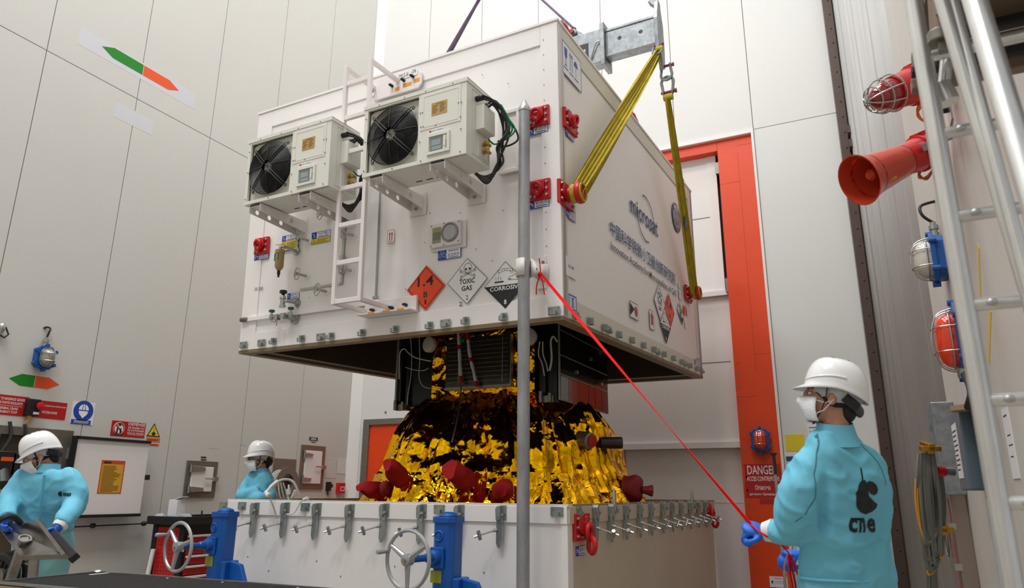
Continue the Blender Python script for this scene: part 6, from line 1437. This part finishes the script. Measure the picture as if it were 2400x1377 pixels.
# ------------------------------------------------------------------ dark table top in the foreground
mat('table_dark',(30,28,28),.6,spec=.15,var=(14,.4,(24,22,22)),bump=(60,.03)); mat('ply_edge',(196,164,120),.5)
zc=.84; TPn=Plane((0,0,zc),(1,0,0),(0,1,0))
A_=TPn.px(230,1340); Bq=TPn.px(-12,1364); Cq=TPn.px(800,1382); 
D_=Bq+(Cq-A_)*1.15; Cq=A_+(Cq-A_)*1.15
t=thing('work_table','low case with a dark laminate top and pale plywood edges, close to the camera','case',((A_+D_)/2-V((0,0,zc))))
ctr=(A_+Bq+Cq+D_)/4
def slab(z0,z1,k):
    q=[ctr+(p-ctr)*k for p in (A_,Cq,D_,Bq)]
    return MB().hexa([V((p.x,p.y,z0)) for p in q]+[V((p.x,p.y,z1)) for p in q])
obj('top',slab(zc-.01,zc,1),'table_dark',t,smooth=False)
obj('core',slab(zc-.5,zc-.012,.998),'ply_edge',t,smooth=False); obj('plinth',slab(0,zc-.5,.9),'cart_black',t,smooth=False)
for p,q in ((A_,Cq),(A_,Bq),(Bq,D_)): obj('edge_trim',MB().bar(p+V((0,0,.001)),q+V((0,0,.001)),.014,.012),'alu',t,smooth=False)
obj('corner_cap',MB().ell(A_+V((0,0,.004)),.03,.03,.012,12,6),'steel',t)
obj('label',MB().obox(A_+(ctr-A_)*.12+V((-.03,0,.001)),(Bq-A_),(Cq-A_),(0,0,1),.16,.02,.001),'paper',t,smooth=False)
for k in (.3,.5,.75): obj('paint_fleck',MB().ell(A_.lerp(Cq,k)+(Bq-A_)*.06+V((0,0,.001)),.008,.006,.001,8,4),'paper',t)
# ------------------------------------------------------------------ steel control desk at the left worker
mat('brushed',(150,146,142),.22,.95,var=(9,.7,(96,92,88)),bump=(120,.05))
d=4.75; 
TL,TR,BR_,BL=at(-10,1226,d+.25),at(92,1222,d+.12),at(150,1298,d-.15),at(45,1302,d-.12)
base=at(60,1400,d)
t=thing('control_desk','tilted stainless control panel on two square tubes before the man on the left','control desk',(base.x,base.y,0))
nn=(TR-TL).cross(BL-TL).normalized(); 
if nn.dot(CAMP-TL)<0: nn=-nn
bk=-nn*.05
q=[TL,TR,BR_,BL]
obj('tray_underside',MB().hexa([p for p in q]+[p+bk for p in q]),'brushed',t,smooth=False,bev=.004)
obj('tray_lip',MB().bar(TR,BR_+(BR_-TR)*.06,.02,.05,nn),'brushed',t,smooth=False)
obj('panel_edge',MB().bar(TR.lerp(BR_,.2)+bk*1.3+CR*.02,BR_.lerp(TR,.06)+bk*1.3+CR*.04,.06,.05,nn),'black',t,smooth=False,bev=.004)
for (u0,v0),(u1,v1) in (((58,1262),(15,1385)),((82,1285),(72,1400))):
    p,q_=at(u0,v0,d+.0),at(u1,v1,d+.05); obj('square_tube',MB().bar(p,q_+(q_-p)*.5,.055,.055),'brushed',t,smooth=False,bev=.005)
    obj('weld_bead',MB().torus(p,(q_-p),.036,.01,14,6),'grey_steel',t)
obj('cross_tube',MB().cyl(at(40,1310,d+.05),at(78,1325,d+.05),.012),'brushed',t)
obj('cable',MB().tube(cat_([at(-20,1240,d),at(5,1215,d-.02),at(30,1210,d+.05),at(48,1225,d+.15)]),.02,8),'rubber',t)
# black wheel of a cart at the lower left
c=at(8,1345,4.9); t=thing('cable_drum','black wheel-like cable drum at the lower left edge of the picture','cable drum',(c.x,c.y,c.z-.2))
ax=(CF*-.8-CR*.3+V((0,0,.1))).normalized()
obj('tyre',MB().torus(c,ax,.12,.03,30,10),'rubber',t); obj('tyre',MB().torus(c-ax*.08,ax,.12,.028,30,10),'rubber',t); obj('hub',MB().lathe(c-ax*.09,ax,[(0,.045),(.12,.045)],16),'grey_steel',t)
for k in range(5):
    X,Y=ortho(ax); an=2*PI*k/5; obj('spoke',MB().cyl(c,c+(X*math.cos(an)+Y*math.sin(an))*.11,.01),'black',t)
# ------------------------------------------------------------------ people
mat('skin',(188,138,112),.55,bump=(120,.05)); mat('coat_blue',(112,194,220),.75,var=(5,.3,(92,176,206)),bump=(420,.15)); mat('coat_teal',(134,192,192),.8,bump=(420,.15))
mat('glove',(20,100,205),.5,bump=(80,.15)); mat('helmet_white',(236,236,236),.22,coat=.6); mat('hair',(24,20,18),.7); mat('hairnet',(205,208,212),.8,bump=(160,.9)); mat('mask_white',(232,234,238),.75,bump=(90,.25)); mat('cuff',(228,228,226),.8); mat('logo_black',(16,20,28),.6); mat('eye',(235,232,228),.3)
class Fr:
    """local frame: x = person's right, y = forward, z = up"""
    def __init__(s,C,f,u,k=1.0):
        s.C=V(C); s.y=V(f).normalized(); s.x=s.y.cross(V(u)).normalized(); s.z=s.x.cross(s.y); s.k=k
    def __call__(s,x,y,z): return s.C+(s.x*x+s.y*y+s.z*z)*s.k
    def ell(s,mb,x,y,z,a,b,c,n=18,m=12): return mb.ell(s(x,y,z),a*s.k,b*s.k,c*s.k,n,m,s.x,s.y,s.z)
def head(par,F,glasses=False,eyes=True):
    mb=MB()
    for q in ((0,-.012,.03,.076,.096,.095),(0,.03,-.03,.058,.066,.085),(0,.05,-.088,.04,.035,.028),(0,.072,.022,.048,.02,.014),(.035,.06,-.03,.022,.022,.022),(-.035,.06,-.03,.022,.022,.022),(0,.104,-.03,.015,.016,.013),(0,.097,-.008,.009,.014,.026),(0,.092,-.066,.022,.01,.009),(.077,-.004,-.016,.009,.02,.03),(-.077,-.004,-.016,.009,.02,.03)): F.ell(mb,*q)
    mb.lathe(F(0,-.022,-.05),F(0,-.045,-.2)-F(0,-.022,-.05),[(0,.056*F.k),(.06*F.k,.053*F.k),(.13*F.k,.058*F.k)],18)
    b=BASE[par.name]; Ti=par.matrix_world.inverted()
    me=remesh([mb],.0065*F.k,4,'head',b); me.materials.append(MATS['skin']); o=bpy.data.objects.new('head',me); COL.objects.link(o); o.parent=par; BASE[o.name]=b
    for s_ in (-1,1):
        mb=MB(); F.ell(mb,s_*.031,.083,-.002,.014,.009,.006); e=obj('eye',mb,'eye',o); mb=MB(); F.ell(mb,s_*.031,.0905,-.003,.006,.0035,.0055); obj('pupil',mb,'hair',e)
        obj('eyebrow',MB().tube([F(s_*.012,.093,.02),F(s_*.03,.09,.026),F(s_*.05,.074,.02)],.0035*F.k,6),'hair',o)
    return o
def headgear(par,F,nape=True,tilt=0,strap=True,net=.0):
    k=F.k
    mb=MB(); F.ell(mb,0,-.018,.03,.081,.103,.098,24,14); mb.v=[p for p in mb.v]
    F.ell(mb,0,-.07,-.045,.058,.038,.055); obj('hair',mb,'hair',par)
    mb=MB(); F.ell(mb,0,-.022,.030,.087,.108,.083,30,16); mb.v=[p+noise.noise_vector(p*60)*.005 for p in mb.v]; obj('hair_net',mb,'hairnet',par,ang=20)
    # helmet shell
    n,m=40,12; vs=[];fs=[]
    def rim(a): return .110*math.cos(a),(.128 if math.sin(a)>0 else .130)*math.sin(a)-.016
    for j in range(m+1):
        t=j/m*PI/2
        for i in range(n):
            a=2*PI*i/n; x,y=rim(a); c,s_=math.cos(t)**.62 if t<PI/2 else 0,math.sin(t)
            ridge=.004*math.exp(-(x/.02)**2)*(1 if j>2 else 0)
            z0=.035-.035*max(0,-math.sin(a))**1.5*(1-s_)
            vs.append(F(x*c,y*c,z0+(.132+ridge)*s_+.0))
    for j in range(m):
        for i in range(n): q=(i+1)%n; fs.append((j*n+i,j*n+q,(j+1)*n+q,(j+1)*n+i))
    b0=len(vs)
    for i in range(n):
        a=2*PI*i/n; x,y=rim(a); s_=max(0,math.sin(a)); e=.006+.036*s_**2.2; L=math.hypot(x,y); z0=.035-.035*max(0,-math.sin(a))**1.5
        vs.append(F(x+x/L*e*.5,y+(y/L if s_>0 else y/L*.5)*e,z0-.008-.016*s_**2))
    for i in range(n): q=(i+1)%n; fs.append((b0+i,b0+q,q,i))
    h=obj('helmet',MB().add(vs,fs),'helmet_white',par,ang=55); so=h.modifiers.new('s','SOLIDIFY'); so.thickness=.004; so.offset=-1
    pts=[]
    for i in range(n//2+5):
        a=-.25+(PI+.5)*i/(n//2+4); x,y=rim(a); pts.append(F(x*.985,y*.985,.035+.03-.0*math.sin(a)+.012*math.cos(2*a)))
    obj('helmet_ridge',MB().tube(pts,.0035*k,6),'helmet_white',h)
    for i in range(3):
        for x in (-.022,): obj('vent_slot',MB().obox(F(x,.01-.028*i,.1665-.002*i),F.y,F.x,F.z,.016,.004,.004),'black',h,smooth=False)
    if nape: obj('nape_band',MB().tube([F(-.08,-.05,-.0),F(-.06,-.1,-.03),F(0,-.12,-.045),F(.06,-.1,-.03),F(.08,-.05,-.0)],.014*k,8,flat=1.6),'black',h)
    if strap:
        for s_ in (-1,1): obj('chin_strap',MB().tube([F(s_*.085,.02,.03),F(s_*.083,.02,-.02),F(s_*.072,.03,-.07),F(s_*.03,.05,-.118),F(0,.055,-.122)],.006*k,6,flat=.4,up=None),'black',h)
    return h
def mask(par,F):
    n,m=14,10; vs=[];fs=[]
    for j in range(m+1):
        z=-.018-.1*j/m
        for i in range(n+1):
            a=(-1+2*i/n)*1.15; R=.074+.010*math.sin(j/m*PI); nose=.026*math.exp(-(a/.3)**2)*math.exp(-((z+.035)/.03)**2)
            vs.append(F(math.sin(a)*R*.95,.022+math.cos(a)*(R+.004)+nose-.02*(j/m)**2,z+.0025*math.sin(j*2.1)))
    for j in range(m):
        for i in range(n): q=j*(n+1)+i; fs.append((q,q+1,q+n+2,q+n+1))
    o=obj('face_mask',MB().add(vs,fs),'mask_white',par,ang=60); so=o.modifiers.new('s','SOLIDIFY'); so.thickness=.002; so.offset=1
    for s_ in (-1,1):
        for z in (-.03,-.09): obj('ear_loop',MB().tube([F(s_*.064,.055,z),F(s_*.08,.02,(z-.02)/2-.012),F(s_*.084,-.01,-.018)],.0018*F.k,5),'mask_white',o)
def hand(par,w,d,nrm,curl=.9,side=1,m='glove',k=1.0,spread=1,name='glove'):
    w=V(w); d=V(d).normalized(); nrm=V(nrm); nrm=(nrm-d*nrm.dot(d)).normalized(); s=d.cross(nrm)*side
    mb=MB().ell(w+d*.05*k,.045*k,.040*k,.017*k,16,10,d,s,nrm).ell(w+d*.0,.035*k,.03*k,.022*k,14,8,d,s,nrm)
    for q in range(4):
        L=(.92,1,.95,.78)[q]*k; p=w+d*.08*k+s*(-.030+.020*q)*k; pts=[p-d*.02*k]; an=0; rr=[.0095*k]
        for seg in (.034,.024,.02):
            an+=curl*(.75+.08*q); pts.append(pts[-1]+(d*math.cos(an)+nrm*math.sin(an))*seg*L*1.1); rr.append(.0088*k)
        mb.tube(cat_(pts,3),.0092*k,8); mb.ell(pts[-1],.009*k,.009*k,.009*k,8,6)
    t=w+d*.02*k-s*.034*k; pts=[t,t+(d*.6-s*.5+nrm*.35).normalized()*.035*k]; pts.append(pts[-1]+(d*.75+s*.25+nrm*.6).normalized()*.032*k)
    mb.tube(cat_(pts,3),.0115*k,8); mb.ell(pts[-1],.0115*k,.0115*k,.0115*k,8,6)
    b=BASE[par.name]; me=remesh([mb],.0045*k,2,name,b); me.materials.append(MATS[m]); o=bpy.data.objects.new(name,me); COL.objects.link(o); o.parent=par; BASE[o.name]=b; return o
def loft(mb,secs,n=28):
    """secs: (centre, half width vec, half depth vec)"""
    vs=[];fs=[]
    for c,a,b in secs:
        for i in range(n):
            t=2*PI*i/n; ct,st_=math.cos(t),math.sin(t); e=.85
            vs.append(V(c)+V(a)*(abs(ct)**e*(1 if ct>0 else -1))+V(b)*(abs(st_)**e*(1 if st_>0 else -1)))
    for j in range(len(secs)-1):
        for i in range(n): q=(i+1)%n; fs.append((j*n+i,j*n+q,(j+1)*n+q,(j+1)*n+i))
    fs.append(tuple(range(n))[::-1]); fs.append(tuple((len(secs)-1)*n+i for i in range(n)))
    return mb.add(vs,fs)
SK=1.0
def limb(mb,pts,rs):
    P=cat_(pts,5); R=[]; rs=[r*SK for r in rs]
    for i in range(len(pts)-1):
        for q in range(5): R.append(rs[i]+(rs[i+1]-rs[i])*q/5)
    R.append(rs[-1]); mb.tube(P,R,14); mb.ell(P[0],R[0],R[0],R[0],12,8); return mb
def folds(amp,sx=7,seed=0,dirv=(0,0,1)):
    dv=V(dirv)
    def f(p,n):
        q=V((p.x*sx,p.y*sx,p.z*sx*.45))+V((seed,seed,seed)); a=noise.noise(q+noise.noise_vector(q*.6)*.8)
        q2=V((p.x*3,p.y*3,p.z*14)); b=noise.noise(q2+V((seed*2,0,0)))
        c=noise.noise(V((p.x*11+p.z*9,p.y*11-p.z*7,p.z*6+seed))); return amp*((1-min(1,abs(a)*3.2))*.9-.35+b*.3+(1-min(1,abs(c)*3))*.4)
    return f
def skinmesh(par,name,mbs,voxel,m,sm=3,disp=None):
    b=BASE[par.name]; me=remesh(mbs,voxel,sm,name,b,disp); me.materials.append(MATS[m]); o=bpy.data.objects.new(name,me); COL.objects.link(o); o.parent=par; BASE[o.name]=b; return o
def decal(par,name,mb,pl,target,m,off=.003,maxe=.02):
    me=target.data; b=BASE[target.name]; bv=BVHTree.FromPolygons([v.co+b for v in me.vertices],[tuple(p.vertices) for p in me.polygons])
    bm=bmesh.new(); vs=[bm.verts.new(p) for p in mb.v]
    for f in mb.f:
        try: bm.faces.new([vs[i] for i in f])
        except ValueError: pass
    bmesh.ops.triangulate(bm,faces=bm.faces[:])
    for _ in range(4):
        es=[e for e in bm.edges if e.calc_length()>maxe]
        if not es: break
        bmesh.ops.subdivide_edges(bm,edges=es,cuts=1,use_grid_fill=False); bmesh.ops.triangulate(bm,faces=bm.faces[:])
    bad=[]
    for v in bm.verts:
        h,nn,i,dst=bv.ray_cast(v.co+pl.N*.35,-pl.N)
        if h is None: bad.append(v)
        else: v.co=h+pl.N*off
    bmesh.ops.delete(bm,geom=bad,context='VERTS')
    out=MB(); bm.verts.ensure_lookup_table(); out.v=[v.co.copy() for v in bm.verts]; out.f=[tuple(v.index for v in f.verts) for f in bm.faces]; bm.verts.index_update(); out.f=[tuple(v.index for v in f.verts) for f in bm.faces]; bm.free()
    return obj(name,out,m,par,smooth=False)
UP=V((0,0,1)); CFh=V((CF.x,CF.y,0)).normalized(); CRh=V((CR.x,CR.y,0)).normalized()
# --- man in the foreground
D=3.0; px1=D/FPX
A=lambda u,v,dd=0:at(u,v,D+dd)
foot=A(1975,1300); ta=thing('person','man in a white helmet and light blue coat seen from behind, holding the red line','person',(foot.x,foot.y,0))
F1=Fr(A(1947,930,.03),-CRh*.92+CFh*.36+UP*.22,UP,1.0)
head(ta,F1); headgear(ta,F1); mask(ta,F1)
SK=1.0
def S(u,v,hw,hd,dd=0,rot=0,tilt=0):
    hw*=SK; hd*=SK
    a=(CRh*math.cos(rot)+CFh*math.sin(rot)+UP*tilt)*hw; b=(-CRh*math.sin(rot)+CFh*math.cos(rot))*hd; return (A(u,v,dd),a,b)
R_=.28
tor=MB(); loft(tor,[S(1950,1008,.07,.062,.0,R_),S(1962,1040,.125,.08,.0,R_,-.05),S(1975,1075,.17,.10,0,R_,-.03),S(1984,1130,.18,.115,0,R_),S(1988,1210,.175,.12,0,R_),S(1984,1290,.19,.13,0,R_),S(1982,1370,.20,.14,0,R_),S(1980,1450,.215,.145,0,R_),S(1978,1560,.22,.15,0,R_)])
arm=MB(); limb(arm,[A(1912,1090,-.02),A(1880,1150,-.04),A(1868,1205,-.04),A(1868,1238,.0)],[.085,.088,.085,.075])
limb(arm,[A(1890,1225,-.02),A(1850,1240,.03),A(1812,1243,.08)],[.082,.07,.05])
arm2=MB(); limb(arm2,[A(2030,1100,.05),A(2040,1180,.08),A(2030,1260,.14),A(1960,1300,.26),A(1880,1300,.22)],[.08,.075,.07,.06,.05])
coat=skinmesh(ta,'coat',[tor,arm,arm2],.0105,'coat_blue',4,folds(.016,6,3))
obj('collar',MB().lathe(A(1960,1020,.0),A(1957,990,.0)-A(1960,1020,.0)+CRh*.0,[(-.03,.098),(.0,.084),(.04,.074),(.056,.071),(.05,.066),(.0,.07)],30,x=CRh,sx=1.0,sy=.95,caps=False),'coat_blue',ta)
obj('waist_seam',MB().tube([A(1982,1352)+(CRh*math.cos(R_)+CFh*math.sin(R_))*(.203*math.cos(t))+(-CRh*math.sin(R_)+CFh*math.cos(R_))*(.143*math.sin(t)) for t in [2*PI*i/30 for i in range(30)]],.007,6,closed=True),'coat_blue',ta)
obj('cuff',MB().lathe(A(1815,1243,.08),A(1796,1245,.1)-A(1815,1243,.08),[(0,.052),(.02,.046),(.045,.04)],18),'cuff',ta)
leg=MB()
for sx in (-1,1): limb(leg,[A(1978+sx*55,1520),A(1978+sx*58,1520)-UP*.35,A(1978+sx*55,1520)-UP*.62],[.11,.085,.07])
for sx in (-1,1):
    c=A(1978+sx*58,1520); 
    limb(leg,[V((c.x,c.y,.6)),V((c.x,c.y,.3)),V((c.x,c.y,.06))],[.08,.065,.06])
skinmesh(ta,'trousers',[leg],.02,'coat_teal',3)
for sx in (-1,1):
    c=A(1978+sx*58,1520); obj('shoe',MB().ell((c.x,c.y,.04)-CFh*0 if False else V((c.x,c.y,.04))-CRh*.05,.14,.05,.045,16,10,(-CRh+CFh*.3),CFh,UP),'mask_white',ta)
H1=A(1797,1245,.10); hand(ta,H1,A(1757,1236,.12)-H1,CFh*.3-UP*.5+CRh*.2,1.25,-1,k=1.15)
H2=A(1882,1300,.2); hand(ta,H2,A(1835,1296,.16)-H2,-UP*.8-CRh*.3,1.1,1,k=1.15)
# logo on the back
NB=-(-CRh*math.sin(R_)+CFh*math.cos(R_)); AB=(CRh*math.cos(R_)+CFh*math.sin(R_)); c0=A(2030,1150,-.1)
LPn=Plane(c0,AB,UP)
if LPn.N.dot(CAMP-c0)<0: LPn.N=-LPn.N
LAB=lambda u,v:LPn.ab(u,v)
mb=MB()
crest=[(2009,1127),(2016,1124),(2017,1140),(2020,1155),(2027,1170),(2038,1181),(2048,1184),(2058,1181),(2055,1190),(2048,1198),(2032,1205),(2020,1200),(2010,1190),(2004,1175),(2002,1155),(2005,1138)]
mb.poly(LPn,[LAB(*p) for p in crest],0,.001)
leaf=[(2019,1130),(2026,1127),(2036,1129),(2046,1136),(2052,1146),(2052,1156),(2046,1160),(2037,1158),(2028,1151),(2022,1142)]
mb.poly(LPn,[LAB(*p) for p in leaf],0,.001)
mb.line(LPn,[LAB(2008,1097),LAB(2012,1128)],.005,0,.001)
mb.f=[f for f in mb.f if len(f)>4 or True]
a0,b1=LAB(1997,1214); a1,b0=LAB(2065,1248)
tx=MB()
def ctext(s,x0,x1):
    text(tx,LPn,s,a0+(a1-a0)*x0,b0,a0+(a1-a0)*x1,b1,0,.03)
ctext('c',0,.28); ctext('n',.36,.62); ctext('e',.68,1)
tx.line(LPn,[(a0+(a1-a0)*.1,b1-.004),(a0+(a1-a0)*.5,b1-.004)],.01,0,.001)
only=MB(); only.add(mb.v,mb.f)
decal(ta,'back_emblem',only,LPn,coat,'logo_black'); decal(ta,'back_lettering',tx,LPn,coat,'logo_black')
sm=MB()
for pts in ([(1938,1012),(1930,1060),(1922,1110),(1926,1160),(1915,1205),(1898,1240)],[(1996,1016),(2030,1060),(2062,1100),(2072,1135)],[(1952,1000),(1985,1003),(1998,1010)],[(1900,1260),(1908,1310),(1912,1352)]):
    sm.line(LPn,[LAB(*q) for q in pts],.004,0,.001)
decal(ta,'seam_stitching',sm,LPn,coat,mat('seam',(88,160,178),.8),.0015)
# --- red tag line
mat('tape_red',(222,8,16),.75,spec=.2)
P0=BT@BF.px(1266,640,.1); P1_=A(1760,1228,.11)
tl=thing('tag_line','long red tape running from the guide ring bolt down to the gloved hand','tag line',P0)
rib=MB(); strap(rib,P0,P1_,.02,.022,.026,UP+CRh*.5,1,2,.0015,n=20,th=.0015,tw=2.4); obj('line',rib,'tape_red',tl)
for pts in ([(1264,605),(1266,640),(1258,668),(1257,690)],[(1266,640),(1272,662),(1276,690)]):
    obj('loose_end',MB().tube(cat_([BT@BF.px(u,v,.1) for u,v in pts]),.009,6,flat=.35),'tape_red',tl)
obj('knot',MB().ell(BT@BF.px(1266,643,.1),.018,.018,.02),'tape_red',tl)
obj('line',MB().tube(cat_([P1_,A(1790,1252,.05),A(1830,1275,.1),A(1850,1297,.14)]),.006,6,flat=.5),'tape_red',tl)
for x in (0,10,-6): obj('hanging_loop',MB().tube(cat_([A(1850+x*.3,1300,.13),A(1858+x,1340,.1),A(1866+x,1385,.08),A(1866+x,1440,.08)]),.009,6,flat=.5),'tape_red',tl)
obj('hanging_loop',MB().tube(cat_([A(1845,1300,.13),A(1838,1330,.1),A(1846,1350,.08),A(1852,1400,.08)]),.003,6),'orange_cable',tl)
# --- man with crossed arms behind the base
D=7.05; SK=1.1
foot=A(600,1200); tb=thing('person','man in white helmet, glasses and mask standing with crossed arms behind the container base','person',(foot.x,foot.y,0))
F2=Fr(A(607,1074),-CRh*.76-CFh*.62-UP*.02,UP,1.05)
hd=head(tb,F2); headgear(tb,F2); mask(tb,F2)
for s_ in (-1,1): obj('glasses_rim',MB().torus(F2(s_*.031,.1,-.002),F2.y,.022,.0018,18,5),'black',tb)
obj('glasses_bridge',MB().tube([F2(-.01,.105,.004),F2(.01,.105,.004)],.0018,5).tube([F2(.052,.096,.002),F2(.078,.0,.004)],.0018,5).tube([F2(-.052,.096,.002),F2(-.078,.0,.004)],.0018,5),'black',tb)
tor=MB(); r2=-.5
loft(tor,[S(612,1102,.065,.06,0,r2),S(612,1112,.10,.08,0,r2),S(611,1125,.135,.10,0,r2),S(608,1145,.15,.12,0,r2),S(604,1180,.165,.13,0,r2),S(600,1230,.19,.14,0,r2),S(600,1290,.2,.14,0,r2)])
arm=MB(); limb(arm,[A(590,1122,-.02),A(576,1143,-.08),A(567,1160,-.12)],[.06,.06,.055]); limb(arm,[A(567,1162,-.12),A(585,1157,-.2),A(606,1150,-.18)],[.062,.058,.05])
limb(arm,[A(626,1125,.0),A(630,1150,-.05),A(626,1172,-.12)],[.068,.062,.058]); limb(arm,[A(626,1172,-.12),A(605,1168,-.24),A(584,1166,-.2)],[.062,.058,.05])
skinmesh(tb,'coat',[tor,arm],.014,'coat_blue',4,folds(.012,6,9))
obj('collar',MB().lathe(A(612,1104),UP,[(-.03,.088),(.03,.075)],22,x=CRh,caps=False),'coat_blue',tb)
hand(tb,A(604,1152,-.14),CRh*.9-UP*.3,CFh,.5,1,k=1.0); hand(tb,A(592,1160,-.1),-CRh*.9,CFh,.6,-1,k=.95)
leg=MB()
for sx in (-1,1):
    c=A(600+sx*24,1280); limb(leg,[c,V((c.x,c.y,.5)),V((c.x,c.y,.06))],[.11,.08,.06])
skinmesh(tb,'trousers',[leg],.02,'coat_teal',3)
# --- man at the control desk
D=5.25; SK=1.0
foot=A(105,1300); tc=thing('person','man in white helmet and light blue coat looking down at the control desk','person',(foot.x,foot.y,0))
F3=Fr(A(93,1066),-CRh*.72-CFh*.42-UP*.40,UP,1.02)
head(tc,F3); headgear(tc,F3); mask(tc,F3)
tor=MB(); r3=.0
loft(tor,[S(110,1098,.075,.07,0,r3),S(111,1108,.14,.09,0,r3,-.02),S(112,1122,.195,.115,0,r3),S(112,1145,.205,.13,0,r3),S(108,1180,.195,.14,0,r3),S(104,1215,.19,.14,0,r3),S(102,1240,.2,.145,0,r3)])
arm=MB(); limb(arm,[A(160,1122,.0),A(177,1150,-.03),A(176,1180,-.08)],[.085,.082,.075]); limb(arm,[A(174,1182,-.08),A(160,1205,-.22),A(143,1228,-.3)],[.078,.068,.052])
limb(arm,[A(58,1122,.0),A(36,1150,-.05),A(24,1172,-.1)],[.08,.075,.07]); limb(arm,[A(26,1172,-.1),A(18,1192,-.2),A(16,1212,-.28)],[.07,.062,.05])
coat3=skinmesh(tc,'coat',[tor,arm],.012,'coat_blue',4,folds(.011,6,21))
obj('collar',MB().lathe(A(112,1098),UP+CRh*.1,[(-.03,.088),(.035,.075)],22,x=CRh,caps=False),'coat_blue',tc)
obj('front_placket',MB().tube([A(104,1112,-.15),A(100,1150,-.165),A(96,1190,-.165),A(93,1225,-.155)],.012,6,flat=.5),'coat_blue',tc)
obj('cuff',MB().lathe(A(143,1228,-.3),A(133,1240,-.34)-A(143,1228,-.3),[(0,.052),(.03,.045)],16),'cuff',tc)
hand(tc,A(137,1236,-.33),A(128,1250,-.36)-A(137,1236,-.33),-CRh,.6,1,k=1.15); hand(tc,A(17,1212,-.28),A(8,1226,-.33)-A(17,1212,-.28),CRh,.6,-1,k=1.15)
leg=MB()
loft(leg,[S(102,1232,.19,.14),S(101,1262,.2,.15),S(100,1290,.19,.14)])
for sx in (-1,1):
    c=A(102+sx*30,1275); limb(leg,[c,V((c.x,c.y,.45)),V((c.x,c.y,.06))],[.115,.1,.075])
skinmesh(tc,'trousers',[leg],.018,'coat_teal',3,folds(.01,5,4))
LP3=Plane(A(130,1158,-.2),CRh,UP)
if LP3.N.dot(CAMP-LP3.O)<0: LP3.N=-LP3.N
tx=MB(); a0,b1=LP3.ab(126,1154); a1,b0=LP3.ab(150,1162); text(tx,LP3,'cnes',a0,b0,a1,b1,0,.04); c_=LP3.ab(120,1157); tx.poly(LP3,[(c_[0]+.014*math.cos(t),c_[1]+.018*math.sin(t)) for t in [PI*.4+i*PI*1.3/8 for i in range(9)]],0,.001)
decal(tc,'chest_lettering',tx,LP3,coat3,'logo_black',.004,.015)
